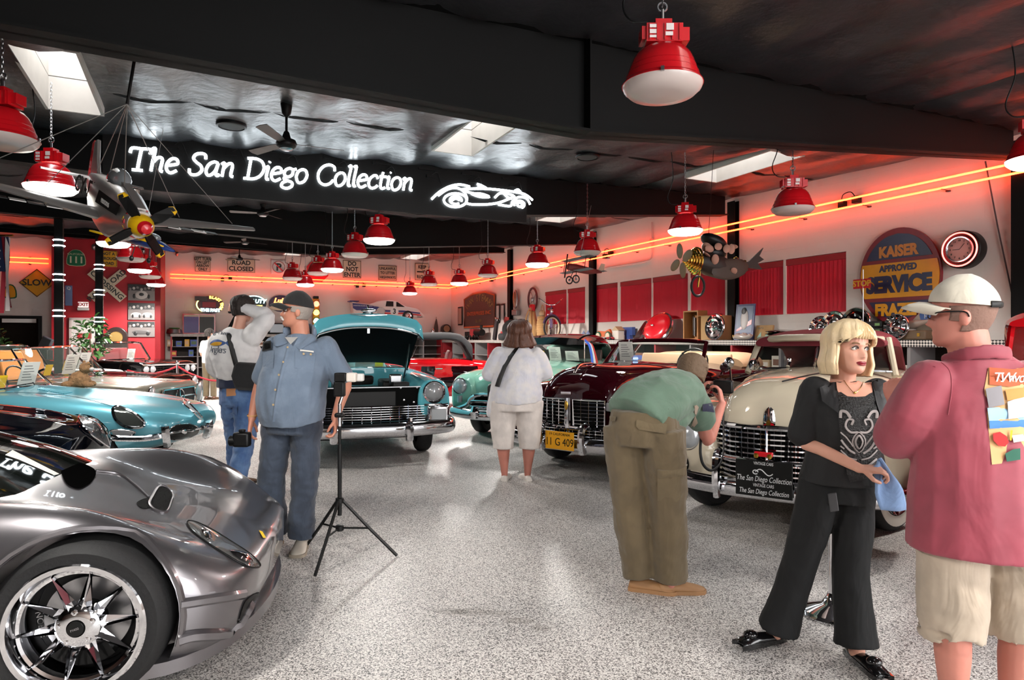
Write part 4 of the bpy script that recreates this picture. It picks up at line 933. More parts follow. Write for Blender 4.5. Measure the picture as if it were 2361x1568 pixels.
bk = MB().loft([[(x - .012 + .03, y, .40) for x, y in gx],[(x - .012 + .03, y, .84) for x, y in gx]], ring_closed=False, cap=False).build('grille_backing', BLACKM, L)
for k in range(11):
 m = MB(); vbar(m, .43 + k * .037,[(x + .045 - .0, y * (1 if k > 0 else .98)) for x, y in gx],.0105); m.build('grille_bar', CHROME, L)
for k in range(23):
 y = -.57 + k * 1.14 / 22; x = interp([a[1] for a in gx],[a[0] for a in gx], y); MB().tube([(x + .036, y, .42),(x + .036, y, .82)],.003,5).build('grille_upright', mat('dark_bar', (60,60,62), rough=.3, metal=1), L)
MB().tube([(x + .05, y, .845) for x, y in gx],.022,8).build('grille_header', CHROME, L)
MB().tube([(.13,0,.42),(.13,0,.86)],.01,6).build('grille_prow', CHROME, L)
MB().bx(-.03,.02,-.56,-.42,.775,.825).build('grille_badge', STEEL, L, smooth=0, bevel=.004)
for s in (1,-1):
 roundlamp(L, (.03, s * .68,.73),.108, yaw=s * .06)
 fg = roundlamp(L, (.045, s * .735,.515),.075, name='fog_lamp', lens=BLACK)
 MB().lathe([(.03,.03),(.028,.05),(.001,.055)],20, cap=False).rot(0, PI / 2,0).build('red_centre', RED, fg)
 MB().bx(.045,.055,-.075,.075,-.006,.006).build('cross_bar', CHROME, fg, smooth=0)
 for r_ in (.045,.06): MB().tube([(.05, r_ * math.cos(a), r_ * math.sin(a)) for a in [2 * PI * k / 24 for k in range(24)]],.003,4, closed=True).build('lamp_ring', STEEL, fg)
 MB().tube(crom([(.21, s * .37,.33),(.235, s * .37,.42),(.235, s * .37,.54),(.21, s * .37,.63),(.15, s * .37,.66)],4),[.03] * 4 + [.034] * 9 + [.03] * 4,8).build('bumper_guard', CHROME, L)
MB().tube(crom([(-.5,-1.0,.42),(-.15,-.98,.42),(.06,-.8,.41),(.15,-.4,.40),(.17,0,.40),(.15,.4,.40),(.06,.8,.41),(-.15,.98,.42),(-.5,1.0,.42)],5),.062,10, hint=(0,0,1), flat=.5).build('bumper', CHROME, L)
MB().tube(crom([(.06,-.8,.47),(.15,-.4,.46),(.17,0,.46),(.15,.4,.46),(.06,.8,.47)],5),.016,8).build('bumper_bead', CHROME, L)
MB().tube(crom([(.16,-.37,.62),(.18,0,.61),(.16,.37,.62)],5),.012,8).build('guard_bar', CHROME, L)
pl = MB().bx(.215,.225,-.215,.215,.37,.625).build('name_plate', BLACK, L, smooth=0, bevel=.006)
pl['label'] = 'black plate with silver script lettering'
SILV = mat('silver_print', (205,205,205), rough=.5)
for s_, z, zz in (('The San Diego Collection', .055,.495),('VINTAGE CARS', .032,.45),('The San Diego Collection', .05,.405),('VINTAGE CARS', .03,.605)): text('lettering', s_, z, SILV, pl, (.227,0, zz),(PI / 2,0, PI / 2),.0008, shear=.25 if 'San' in s_ else 0, sx=.72)
MB().tube([(.228,-.06 + .13 * t, .545 + .02 * math.sin(t * 6)) for t in [k / 10 for k in range(11)]],.004,5).tube([(.228,-.06 + .02 * math.cos(a),.543 + .014 * math.sin(a)) for a in [k * .5 for k in range(12)]],.004,5).build('car_logo', SILV, pl)
tp = MB().bx(.2,.24,-.07,.07,.655,.69).build('red_topper', RED, L, smooth=0, bevel=.008)
for y in (-.05,.05): MB().lathe([(.018,0),(.018,.006),(.001,.008)],16).rot(0, PI / 2,0).build('topper_wheel', mat('brass', (200,160,70), rough=.25, metal=1), tp, loc=(.24, y, .663))
# bonnet emblem and letters
em_ = patch('bonnet_emblem', L, bL, ZC([(648,690),(645,620),(655,570),(685,538),(715,560),(728,620),(726,680),(688,700)]), CHROME, off=.006, bulge=.015)
patch('emblem_shield', L, bL, ZC([(650,665),(685,655),(722,665),(718,685),(685,698),(655,685)]), RED, off=.022, parent=em_)
patch('emblem_blade', L, bL, ZC([(678,640),(680,560),(686,540),(693,560),(694,640)]), CHROME, off=.03, smooth_pts=0, parent=em_)
patch('emblem_crest', L, bL, ZC([(668,650),(682,628),(698,645),(700,670),(684,680),(669,672)]), mat('brass', (200,160,70)), off=.03, parent=em_)
Mi = car_matrix(L).inverted()
for ch, u in zip('CADILLAC', (595,625,652,678,703,732,762,792)):
 h, n = pix_hit(bL, Mi, *ZC([(u, 712)])[0]); text('letter', ch, .03, BLACK, L, h + n * .004,(PI / 2,0, PI / 2),.002, bold=.0005)
windscreen(L, -1.78,1.2,-2.02,1.475,.70,.62, bow=.2, frame=CHROME, th=.016, vsplit=True, glass=DGLASS)
MB().tube([(-2.06,-.62,1.48),(-1.84,-.3,1.5),(-1.83,0,1.505),(-1.84,.3,1.5),(-2.06,.62,1.48)],.035,8).build('screen_header', CREAM, L)
for s in (1,-1): MB().tube([(-1.97, s * .74,1.14),(-2.2, s * .655,1.49)],.035,8).build('windscreen_pillar', CREAM, L)
kk = [(-1.95,[(0,1.42),(.4,1.42),(.62,1.42),(.62,1.48),(.45,1.525),(0,1.55)]),(-2.6,[(0,1.4),(.4,1.4),(.66,1.4),(.66,1.5),(.45,1.575),(0,1.6)]),(-3.4,[(0,1.35),(.4,1.35),(.68,1.35),(.66,1.47),(.45,1.56),(0,1.585)]),(-4.0,[(0,1.1),(.4,1.1),(.7,1.1),(.62,1.25),(.4,1.35),(0,1.38)]),(-4.3,[(0,1.1),(.4,1.1),(.66,1.1),(.58,1.12),(.4,1.14),(0,1.15)])]
obj('soft_top', shell(kk, nx=14, nt=20), mat('maroon_canvas', (104,22,34), rough=.8), L)
hr = MB().lathe([(.05,-.02),(.06,.02),(.05,.05),(.001,.06)],16).rot(0, PI / 2,0).build('spotlamp', CHROME, L, loc=(-1.55,-.55,1.24))
strip('wiper', L, bL, ZC([(780,365),(900,335),(1060,300)]), BLACK, r=.006, off=.015)
MB().tube([(-1.5,-.2,1.23),(-1.58,-.2,1.27)],.02,8).ell((-1.58,-.2,1.29),.022).build('cowl_ornament', CHROME, L)
paper(L, (-2.05,.35,1.16),.22,.28,.2, R(92))
MB().tube([(-1.9,-.9,1.0),(-2.0,-.95,1.2)],.012,6).ell((-2.0,-.96,1.24),(.03,.06,.06)).build('door_mirror', CHROME, L)
# ---------------- K: maroon forties convertible
hoodK = [(x, [(a, b * .985) for a, b in p]) for x, p in hoodL]
hoodK[0] = (.0,[(0,.42),(.3,.42),(.40,.56),(.42,.76),(.38,.88),(.24,.93),(0,.95)]); hoodK[1] = (-.06,[(0,.42),(.34,.42),(.43,.6),(.45,.82),(.4,.98),(.25,1.06),(0,1.08)])
hoodK[2] = (-.25,[(0,.42),(.36,.42),(.46,.62),(.48,.88),(.43,1.05),(.27,1.15),(0,1.18)])
ffK = [(.06,.66,.14,.78,.44),(.0,.67,.23,.86,.36),(-.16,.68,.30,.93,.3),(-.6,.69,.32,.985,.3),(-1.2,.70,.31,.97,.3),(-1.9,.71,.27,.88,.3),(-2.6,.73,.2,.70,.3)]
K, bK = old_car('maroon_convertible', 'dark maroon forties convertible with tan top folded and yellow plate', (.68,7.15,0), R(-128), MAROON, hoodK, ffK, rfL, ww=False)
for s in (1,-1):
 g = [(.105, s * .05),(.09, s * .2),(.045, s * .4)]
 MB().loft([[(x - .01, y, .555) for x, y in g],[(x - .01, y, .835) for x, y in g]], ring_closed=False, cap=False).build('upper_grille_backing', BLACKM, K)
 MB().tube([(x, y, .55) for x, y in g] + [(x, y, .84) for x, y in reversed(g)],.014,6, closed=True).build('upper_grille_frame', CHROME, K)
 for k in range(7): MB().tube([(x, y, .585 + k * .038) for x, y in g],.007,6).build('grille_bar', CHROME, K)
 for y in (.14,.23,.32): MB().tube([(interp([.05,.2,.4],[.105,.09,.045], y), s * y, .56),(interp([.05,.2,.4],[.105,.09,.045], y), s * y, .83)],.005,5).build('grille_upright', CHROME, K)
 g2 = [(.12,0),(.11, s * .25),(.06, s * .5),(.0, s * .66)]
 MB().loft([[(x - .01, y, .41) for x, y in g2],[(x - .01, y, .53) for x, y in g2]], ring_closed=False, cap=False).build('lower_grille_backing', BLACKM, K)
 for k in range(4): MB().tube([(x + .004, y, .425 + k * .032) for x, y in g2],.007,6).build('grille_bar', CHROME, K)
 for k in range(9):
  y = .05 + k * .068; x = interp([0,.25,.5,.66],[.12,.11,.06,0], y); MB().tube([(x, s * y, .41),(x, s * y, .535)],.005,5).build('grille_upright', CHROME, K)
 MB().tube([(x + .012, y, .545) for x, y in g2],.02,8).build('grille_header', CHROME, K)
 roundlamp(K, (.06, s * .70,.80),.105, yaw=s * .08)
 roundlamp(K, (.05, s * .62,.475),.072, name='fog_lamp')
 MB().bx(.02,.06,-.08,.08,-.045,.045).build('parking_lamp', LENS, K, smooth=0, bevel=.012, loc=(.01, s * .505,.78), rot=s * -.3)
 MB().tube(crom([(.25, s * .26,.3),(.28, s * .26,.4),(.28, s * .26,.5),(.24, s * .26,.57),(.18, s * .26,.58)],4),.038,8).build('bumper_guard', CHROME, K)
MB().tube([(.13,0,.54),(.135,0,.86)],.03,8).build('grille_divider', CHROME, K)
MB().ell((.165,0,.78),(.012,.022,.05)).build('grille_crest', mat('brass'), K)
MB().tube([(.12,0,.42),(.125,0,.54)],.022,8).build('grille_divider_lower', CHROME, K)
MB().tube(crom([(-.5,-1.0,.40),(-.12,-.98,.40),(.1,-.8,.39),(.21,-.4,.38),(.23,0,.38),(.21,.4,.38),(.1,.8,.39),(-.12,.98,.40),(-.5,1.0,.40)],5),.075,10, hint=(0,0,1), flat=.45).build('bumper', CHROME, K)
MB().tube(crom([(.1,-.8,.43),(.22,-.4,.42),(.24,0,.42),(.22,.4,.42),(.1,.8,.43)],5),.014,6).build('bumper_bead', CHROME, K)
PLY = mat('plate_yellow', (232,164,22), rough=.45)
platep(K, (.29,0,.42),.36,.19, '11 G 409', PLY, BLACK, small='19 CALIFORNIA', size=.115)
on = MB().tube(crom([(.0,0,1.12),(-.1,0,1.2),(-.3,0,1.215),(-.5,0,1.2)],4),[.012,.016,.018,.02,.02,.018,.016,.015,.014,.012,.01,.008,.006],8).build('bonnet_ornament', CHROME, K)
bb = patch('bonnet_badge', K, bK, ZL([(275,528),(372,530),(375,555),(275,552)]), CHROME, off=.008, smooth_pts=0)
windscreen(K, -1.78,1.16,-2.1,1.475,.70,.63, bow=.06, frame=MAROON, th=.028)
MB().tube([(-1.83,-.68,1.17),(-1.78,0,1.185),(-1.83,.68,1.17)],.008,6).build('screen_trim', CHROME, K)
paper(K, (-1.98,-.42,1.2),.2,.26,.2, R(95)); steering(K, -2.35,.36,1.17,.21)
ob = MB().ell((0,0,0),(.05,.05,.05),4,4).build('glass_ornament', mat('blue_crystal', (150,180,235), rough=.05, metal=.5), K, loc=(-1.5,-.05,1.24))
kk = [(-3.1,[(0,1.1),(.5,1.1),(.76,1.1),(.76,1.17),(.6,1.23),(0,1.24)]),(-3.4,[(0,1.08),(.5,1.08),(.8,1.08),(.8,1.2),(.62,1.28),(0,1.29)]),(-3.9,[(0,1.08),(.5,1.08),(.78,1.08),(.78,1.2),(.6,1.28),(0,1.29)]),(-4.15,[(0,1.08),(.5,1.08),(.7,1.08),(.7,1.1),(.55,1.14),(0,1.15)])]
obj('folded_top', shell(kk, nx=10, nt=20), TANL, K); seat(K, -2.85,0,.95,1.35,.34, TANL)
MB().lathe([(.001,-.03),(.05,-.02),(.065,.0),(.06,.012),(.001,.014)],20).rot(0, PI / 2,0).build('door_mirror', CHROME, K, loc=(-2.0,.93,1.14), rot=.0)
MB().tube([(-2.05,.86,1.05),(-2.0,.92,1.13)],.01,6).build('mirror_arm', CHROME, K)
MB().bx(-3.05,-2.9,.875,.9,.93,.955).build('door_handle', CHROME, K, smooth=0, bevel=.006)
# ---------------- J: mint fifties sedan
hoodJ = [(.0,[(0,.5),(.3,.5),(.5,.56),(.54,.7),(.5,.84),(.3,.9),(0,.92)]),(-.1,[(0,.42),(.4,.42),(.6,.55),(.64,.75),(.58,.92),(.35,1.0),(0,1.02)]),(-.5,[(0,.36),(.45,.36),(.66,.55),(.7,.8),(.62,.98),(.36,1.07),(0,1.1)]),(-1.6,[(0,.32),(.6,.32),(.78,.55),(.81,.85),(.72,1.02),(.4,1.11),(0,1.14)]),
         (-2.2,[(0,.3),(.7,.3),(.88,.55),(.9,.85),(.82,1.03),(.45,1.12),(0,1.14)]),(-4.2,[(0,.3),(.7,.3),(.88,.55),(.9,.85),(.82,1.03),(.45,1.1),(0,1.12)]),(-5.1,[(0,.42),(.5,.42),(.7,.5),(.74,.68),(.66,.84),(.35,.9),(0,.92)])]
ffJ = [(.06,.70,.15,.90,.55),(.0,.70,.2,.95,.42),(-.2,.71,.24,.985,.34),(-.8,.71,.26,1.02,.32),(-1.6,.72,.25,1.0,.32),(-2.4,.74,.2,.92,.32)]
J, bJ = old_car('mint_sedan', 'mint green fifties car with black roof and big chrome mouth behind white-clad woman', (-.06,9.5,0), R(-111), MINT, hoodJ, ffJ, rfL, ww=False)
for s in (1,-1):
 roundlamp(J, (.07, s * .735,.80),.115)
 MB().tube([(.05, s * .74,.66),(.05, s * .74,.56)],[.05,.04],10).build('parking_lamp', LENS, J)
 MB().tube(crom([(.12,0,.69),(.12, s * .35,.69),(.1, s * .52,.64),(.06, s * .62,.53),(.03, s * .78,.47),(-.05, s * .86,.45)],5),.035,8).build('grille_surround', CHROME, J)
 MB().tube(crom([(-.35, s * .96,.42),(-.05, s * .92,.42),(.1, s * .78,.42),(.19, s * .45,.4),(.21,0,.4)],5),.075,10, hint=(0,0,1), flat=.55).build('bumper', CHROME, J)
 MB().tube([(.24, s * .42,.36),(.26, s * .42,.45),(.24, s * .42,.52)],[.05,.06,.04],8).build('bumper_guard', CHROME, J)
MB().bx(.06,.075,-.55,.55,.46,.68).build('grille_backing', BLACKM, J, smooth=0)
for z in (.5,.585): MB().tube([(.1,-.55, z),(.13,0, z),(.1,.55, z)],.03,8, flat=.6).build('grille_bar', CHROME, J)
windscreen(J, -1.85,1.12,-2.15,1.46,.74,.64, bow=.18, frame=BLKP, th=.018, glass=GLASS)
kk = [(-2.05,[(0,1.4),(.4,1.4),(.64,1.4),(.64,1.45),(.45,1.505),(0,1.53)]),(-2.8,[(0,1.4),(.4,1.4),(.68,1.4),(.66,1.5),(.45,1.57),(0,1.59)]),(-3.6,[(0,1.35),(.4,1.35),(.66,1.35),(.64,1.46),(.45,1.53),(0,1.55)]),(-4.3,[(0,1.08),(.4,1.08),(.64,1.08),(.58,1.12),(.4,1.15),(0,1.16)])]
obj('roof', shell(kk, nx=14, nt=20), BLKP, J)
for s in (1,-1): MB().tube([(-2.02, s * .75,1.08),(-2.28, s * .66,1.45)],.025,8).build('windscreen_pillar', BLKP, J)
paper(J, (-2.02,.1,1.13),.22,.24,.3, R(82)); paper(J, (-2.02,.4,1.13),.24,.17,.3, R(82)); paper(J, (-2.02,-.15,1.13),.13,.17,.3, R(82), YCARD, 'yellow_card', False)
seat(J, -3.0,0,.85,1.3,.45, mat('dark_seat', (50,40,36), rough=.6))
fl_ = MB().tube([(-1.6,.72,1.02),(-1.6,.72,1.5)],.008,6).build('ribbon_staff', CHROME, J)
for k, cc in enumerate(((70,110,220),(230,230,235),(200,60,50))): MB().tube(crom([(-1.6,.72 + k * .01,1.48 - k * .03),(-1.58,.8 + .02 * k, 1.4),(-1.57,.84 + .03 * k, 1.25),(-1.56,.86 + .04 * k, 1.1)],4),.022,5, flat=.15).build('ribbon', mat('ribbon_%d' % k, cc, rough=.6), J)
# ---------------- H: turquoise fifties sedan with raised bonnet
H = thing('turquoise_sedan', 'turquoise fifties sedan with its bonnet propped open showing the dark engine bay', 'car', (-1.69,7.85,0), R(-73))
ffH = [(.05,.76,.16,.93,.56),(.02,.76,.19,.98,.5),(-.12,.77,.2,1.0,.4),(-.7,.775,.2,1.02,.3),(-1.7,.78,.2,1.03,.3),(-2.2,.78,.19,1.03,.28)]
mesH = []
for s in (1,-1):
 m1 = fender(ffH, s, (-.78,.35,.39,.4,1.4)); obj('front_fender', m1, TURQ, H); mesH.append(m1)
 roundlamp(H, (.06, s * .755,.845),.115)
 MB().tube([(.06, s * .755 + .125 * math.cos(a),.845 + .125 * math.sin(a)) for a in [2 * PI * k / 24 for k in range(24)]],.014,6, closed=True).build('headlamp_bezel', CHROME, H)
 o = MB().bx(-.05,.09,-.135,.135,-.12,.12).build('corner_lamp', CHROME, H, bevel=.03, loc=(.04, s * .80,.575))
 MB().bx(.0905,.1,-.09,.09,-.06,.07).build('lens', LENS, o, bevel=.004)
 for x in (-.78,-3.75): wheel(H, x, s * .74,.35,.19, 'disc', s, ww=False)
 MB().tube(crom([(-.55, s * 1.0,.46),(-.2, s * 1.0,.45),(.05, s * .97,.44),(.14, s * .8,.43),(.2, s * .4,.42),(.21,0,.42)],5),.085,10, hint=(0,0,1), flat=.55).build('bumper', CHROME, H)
 MB().tube([(.24, s * .43,.3),(.27, s * .43,.42),(.25, s * .43,.56)],[.045,.05,.035],8).build('bumper_guard', CHROME, H)
 MB().tube(crom([(-.02, s * .95,.7),(.12, s * .85,.7),(.14, s * .62,.7)],4),.014,6).build('lamp_trim', CHROME, H)
# cabin
hoodH = [(-1.62,[(0,.3),(.6,.3),(.9,.4),(.93,.65),(.92,.9),(.8,1.02),(.4,1.06),(0,1.08)]),(-2.0,[(0,.28),(.6,.28),(.92,.4),(.95,.65),(.93,.92),(.82,1.03),(.4,1.06),(0,1.08)]),(-4.0,[(0,.28),(.6,.28),(.92,.4),(.95,.65),(.93,.92),(.82,1.03),(.4,1.05),(0,1.06)]),(-4.95,[(0,.4),(.5,.4),(.84,.46),(.88,.65),(.86,.9),(.75,1.0),(.4,1.0),(0,1.0)])]
mb_ = shell(hoodH, mirror_cyls([(-3.75,.35,.39,.5,1.3)]), nx=20, nt=28); obj('body', mb_, TURQ, H)
windscreen(H, -1.95,1.07,-2.3,1.47,.78,.62, bow=.35, glass=GLASS)
kk = [(-2.25,[(0,1.4),(.4,1.4),(.62,1.4),(.62,1.46),(.45,1.51),(0,1.53)]),(-3.0,[(0,1.4),(.4,1.4),(.66,1.4),(.64,1.5),(.45,1.55),(0,1.57)]),(-3.9,[(0,1.35),(.4,1.35),(.64,1.35),(.62,1.42),(.45,1.49),(0,1.5)]),(-4.3,[(0,1.04),(.4,1.04),(.62,1.04),(.56,1.08),(.4,1.1),(0,1.1)])]
obj('roof', shell(kk, nx=12, nt=20), mat('ivory_roof', (214,208,196), rough=.3, coat=.6), H)
# engine bay
MB().bx(-1.65,-1.6,-.6,.6,.4,1.05).build('firewall', TURQ, H, smooth=0)
MB().bx(-1.6,.0,-.6,.6,.3,.36).build('bay_floor', BLACKM, H, smooth=0)
rs = MB().bx(-.08,-.03,-.62,.62,.40,.90).build('radiator_support', BLACKM, H, smooth=0)
MB().bx(-.03,-.01,-.36,.3,.45,.86).build('radiator', mat('radiator_fin', (10,10,10), rough=.6), rs, smooth=0, bevel=.008)
MB().lathe([(.075,0),(.075,.04),(.05,.06),(.001,.065)],20).rot(0, PI / 2,0).build('horn', BLACK, rs, loc=(-.03,.46,.6))
for y, z in ((.4,.75),(.52,.72),(.52,.5),(.36,.9),(.56,.9)): MB().lathe([(.014,0),(.012,.01),(.001,.012)],8).rot(0, PI / 2,0).build('bolt', STEEL, rs, loc=(-.028, y, z))
MB().tube([(-.02,-.6,.91),(-.02,.62,.91)],.008,6).build('support_rod', STEEL, rs)
en = MB().bx(-1.3,-.5,-.28,.28,.45,.85).bx(-1.25,-.55,-.42,-.2,.78,.95).bx(-1.25,-.55,.2,.42,.78,.95).build('engine_block', BLACK, H, bevel=.03)
MB().lathe([(.001,.9),(.2,.9),(.21,.93),(.21,.99),(.19,1.01),(.001,1.015)],28).build('air_cleaner', BLACK, en, loc=(-.85,-.1,0))
MB().bx(-.45,-.25,.3,.5,.75,.95).build('battery', BLACK, en, bevel=.01)
MB().bx(-.6,-.48,.28,.44,.9,1.04).build('master_cylinder', STEEL, en, bevel=.02)
# bonnet
kb_ = [(0.0,[(0,-.02),(.35,-.02),(.6,-.03),(.645,-.03),(.645,.0),(.6,.03),(.35,.06),(0,.075)])]
hood_pts = []
for x in (0,-.03,-.15,-.5,-1.0,-1.5):
 fx = {0: -.24,-.03: -.02,-.15: .035,-.5: .05,-1.0: .06,-1.5: .055}[x]; row = []
 for k in range(21):
  y = -.66 + 1.32 * k / 20; c_ = 1 - (abs(y) / .66) ** 2.5
  row.append(Vector((x + (.05 * c_ if x > -.2 else 0), y, fx + .085 * c_ - (.06 if abs(y) > .655 else 0) + (.02 * c_ if x == 0 else 0))))
 hood_pts.append(row)
under = [[P + Vector((-.012 if i == 0 else 0,0,-.028)) for P in row] for i, row in enumerate(hood_pts)]
def place_hood(P):   # hinge at local (-1.5,*,0) -> car (-1.6,1.04), tilted up
 v = Vector((P.x + 1.5, P.y, P.z)); a = R(-27); c_, s_ = math.cos(a), math.sin(a)
 return Vector((-1.62 + v.x * c_ + v.z * s_, v.y, 1.06 - v.x * s_ + v.z * c_))
hp = MB().loft([[place_hood(P) for P in r] for r in hood_pts], ring_closed=False, cap=False).build('bonnet', TURQ, H, smooth=50)
md = hp.modifiers.new('s', 'SOLIDIFY'); md.thickness = .012; md.offset = -1
hu = MB().loft([[place_hood(P) for P in r] for r in under[1:]], ring_closed=False, cap=False).build('bonnet_liner', BLACKM, hp, smooth=50)
MB().tube([place_hood(P + Vector((0.0,0,-.01))) for P in hood_pts[0]],.012,6).build('bonnet_edge_trim', CHROME, hp)
ctr = place_hood(Vector((.08,0,.03)))
vb = MB().tube([place_hood(Vector((.055,-.22,.03))), place_hood(Vector((.085,0,-.0))), place_hood(Vector((.055,.22,.03)))],[.004,.012,.004],6).build('vee_emblem', CHROME, hp)
MB().ell(tuple(place_hood(Vector((.085,0,.07)))),(.02,.1,.025)).build('bonnet_crest', CHROME, hp)
MB().tube([place_hood(Vector((.06,0,.1))), place_hood(Vector((-.02,0,.2))), place_hood(Vector((-.1,0,.17)))],[.01,.014,.008],6).build('bonnet_ornament', CHROME, hp)
la = MB().bx(-.03,.03,-.06,.06,-.02,.0).bx(-.012,.012,-.015,.015,-.12,0).build('latch', STEEL, hp, loc=place_hood(Vector((-.05,0,-.04))))
for s in (1,-1): MB().tube([(-1.25, s * .56,.95),(-1.1, s * .58,1.15), place_hood(Vector((-.75, s * .6,.03)))],.012,6).build('bonnet_hinge', STEEL, H)
# grille
MB().bx(.02,.04,-.68,.68,.47,.69).build('grille_backing', BLACKM, H, smooth=0)
for k in range(8): MB().tube([(.04,-.68,.485 + k * .028),(.11,0,.485 + k * .028),(.04,.68,.485 + k * .028)],.006,6).build('grille_bar', CHROME, H)
for k in range(13): y = -.66 + k * .11; MB().tube([(.112 - .105 * abs(y), y, .48),(.112 - .105 * abs(y), y, .70)],.006,5).build('grille_upright', CHROME, H)
MB().bx(.0,.1,-.68,.68,.40,.47).build('lower_valance', TURQ, H, smooth=0)
# windscreen papers
paper(H, (-2.1,-.2,1.08),.3,.12,.8, R(90)); paper(H, (-2.1,.3,1.08),.12,.1,.6, R(90), YCARD, 'yellow_card', False)
# ---------------- I: red and black vintage roadster, seen from the side
hoodI = [(.0,[(0,.45),(.2,.45),(.26,.6),(.27,.85),(.24,1.0),(.15,1.05),(0,1.07)]),(-.6,[(0,.45),(.26,.45),(.33,.6),(.35,.85),(.31,1.02),(.18,1.08),(0,1.1)]),(-1.7,[(0,.45),(.42,.45),(.54,.6),(.57,.85),(.52,1.04),(.3,1.12),(0,1.14)]),(-2.2,[(0,.42),(.5,.42),(.66,.6),(.69,.85),(.66,1.03),(.4,1.08),(0,1.08)]),(-3.4,[(0,.42),(.5,.42),(.68,.6),(.7,.85),(.66,1.03),(.4,1.07),(0,1.07)]),(-4.6,[(0,.5),(.3,.5),(.42,.6),(.45,.75),(.4,.88),(.25,.93),(0,.94)])]
ffI = [(.2,.68,.1,.5,.35),(.0,.68,.13,.78,.45),(-.35,.68,.14,.90,.55),(-.75,.69,.14,.82,.45),(-1.2,.7,.14,.55,.3),(-1.7,.72,.16,.37,.28),(-3.0,.74,.16,.36,.28)]
rfI = [(-3.0,.74,.16,.4,.28),(-3.3,.74,.18,.7,.3),(-3.75,.74,.19,.88,.4),(-4.2,.73,.18,.8,.35),(-4.6,.72,.14,.5,.3)]
I_, bI = old_car('vintage_roadster', 'red and black vintage open tourer with raised black canvas top at the back', (-4.5,14.2,0), R(-171), REDP, hoodI, ffI, rfI, wx=(-.35,-3.75), wr=.37, ww=False, wy=.7, wst='wire')
DKP = paint('dark_maroon_black', (24,6,9))
for s in (1,-1):
 sp_ = []
 for x in (-.5,-1.2,-1.9,-2.6,-3.3,-3.7):
  row = []
  for k in range(9):
   z = .5 + .42 * k / 8; h, n, i_, d_ = bI.ray_cast(Vector((x, s * 1.5, z)), Vector((0,-s, 0)))
   row.append((h if h is not None else Vector((x, s * .6, z))) + Vector((0, s * .008,0)))
  sp_.append(row)
 MB().loft(sp_, ring_closed=False, cap=False).build('side_panel', DKP, I_, smooth=60)
 roundlamp(I_, (-.05, s * .42,.98),.11, depth=.16)
 MB().bx(-2.95,-2.8, s * .72 - .01, s * .72 + .01,.86,.88).build('door_handle', CHROME, I_, smooth=0)
kk = [(-2.0,[(0,1.5),(.4,1.5),(.66,1.5),(.66,1.54),(.4,1.59),(0,1.6)]),(-2.7,[(0,1.5),(.4,1.5),(.7,1.48),(.7,1.56),(.4,1.63),(0,1.65)]),(-3.35,[(0,1.45),(.4,1.45),(.7,1.42),(.7,1.52),(.4,1.6),(0,1.61)]),(-3.6,[(0,1.02),(.4,1.02),(.6,1.02),(.6,1.3),(.4,1.38),(0,1.4)])]
obj('canvas_top', shell(kk, nx=12, nt=20), mat('black_canvas', (26,25,28), rough=.9), I_)
windscreen(I_, -1.75,1.12,-1.98,1.5,.58,.58, bow=.02, th=.016)
seat(I_, -3.0,0,.85,1.1,.4, mat('red_seat', (120,16,24), rough=.5)); steering(I_, -2.35,-.3,1.15,.21)
for s in (1,-1): MB().tube([(-1.74, s * .6,1.05),(-1.98, s * .6,1.52)],.02,8).build('screen_post', CHROME, I_)
MB().tube([(.1,-.26,.5),(.1,.26,.5),(.1,.26,1.04),(.1,-.26,1.04)],.03,8, closed=True).build('radiator_shell', CHROME, I_)
MB().bx(.06,.08,-.25,.25,.5,1.03).build('radiator_core', BLACK, I_, smooth=0)
MB().tube([(.35,-.75,.5),(.42,0,.48),(.35,.75,.5)],.04,8, flat=.5).build('bumper', CHROME, I_)
MB().lathe([(.001,-.06),(.33,-.06),(.34,0),(.3,.07),(.001,.08)],30).rot(PI / 2,0,0).build('spare_wheel', BLACK, I_, loc=(-1.35,.86,.72))
# ---------------- M: red hot rod behind the man in the maroon shirt
ffM = [(.12,.7,.12,.7,.42),(.0,.7,.2,.86,.36),(-.3,.7,.25,.97,.32),(-.8,.71,.26,.98,.32),(-1.6,.72,.22,.75,.3)]
hoodM = [(.0,[(0,.45),(.2,.45),(.3,.6),(.31,.85),(.28,1.02),(.16,1.1),(0,1.12)]),(-.7,[(0,.45),(.3,.45),(.4,.6),(.42,.9),(.38,1.1),(.2,1.17),(0,1.2)]),(-1.6,[(0,.4),(.5,.4),(.62,.6),(.65,.95),(.58,1.15),(.3,1.22),(0,1.25)]),(-2.2,[(0,.4),(.6,.4),(.78,.6),(.8,.95),(.76,1.2),(.4,1.24),(0,1.25)]),(-4.4,[(0,.4),(.6,.4),(.78,.6),(.8,.9),(.76,1.0),(.4,1.02),(0,1.02)])]
M_, bM = old_car('red_pickup', 'red vintage pickup mostly hidden behind the man in the maroon shirt', (2.98,3.08,0), R(-127), REDP, hoodM, ffM, rfI, wx=(-.75,-3.6), wr=.35, wy=.72, sy=.82)
MB().tube(crom([(-.3,-.98,.45),(.05,-.95,.42),(.25,-.6,.4),(.3,0,.4),(.25,.6,.4),(.05,.95,.42),(-.3,.98,.45)],5),.06,8, hint=(0,0,1), flat=.55).build('bumper', CHROME, M_)
for s in (1,-1):
 roundlamp(M_, (.05, s * .5,.95),.11, depth=.18); roundlamp(M_, (.13, s * .7,.6),.08, name='side_lamp')
 MB().tube([(-.2, s * .9,.62),(.25, s * .95,.66),(.5, s * .8,.7)],.028,8).build('push_bar', REDP, M_)
for k in range(9): MB().tube([(.03,-.26 + k * .065,.5),(.05,-.26 + k * .065,1.02)],.008,6).build('grille_bar', CHROME, M_)
windscreen(M_, -1.7,1.22,-1.9,1.62,.66,.6, bow=.05, frame=REDP, th=.03)
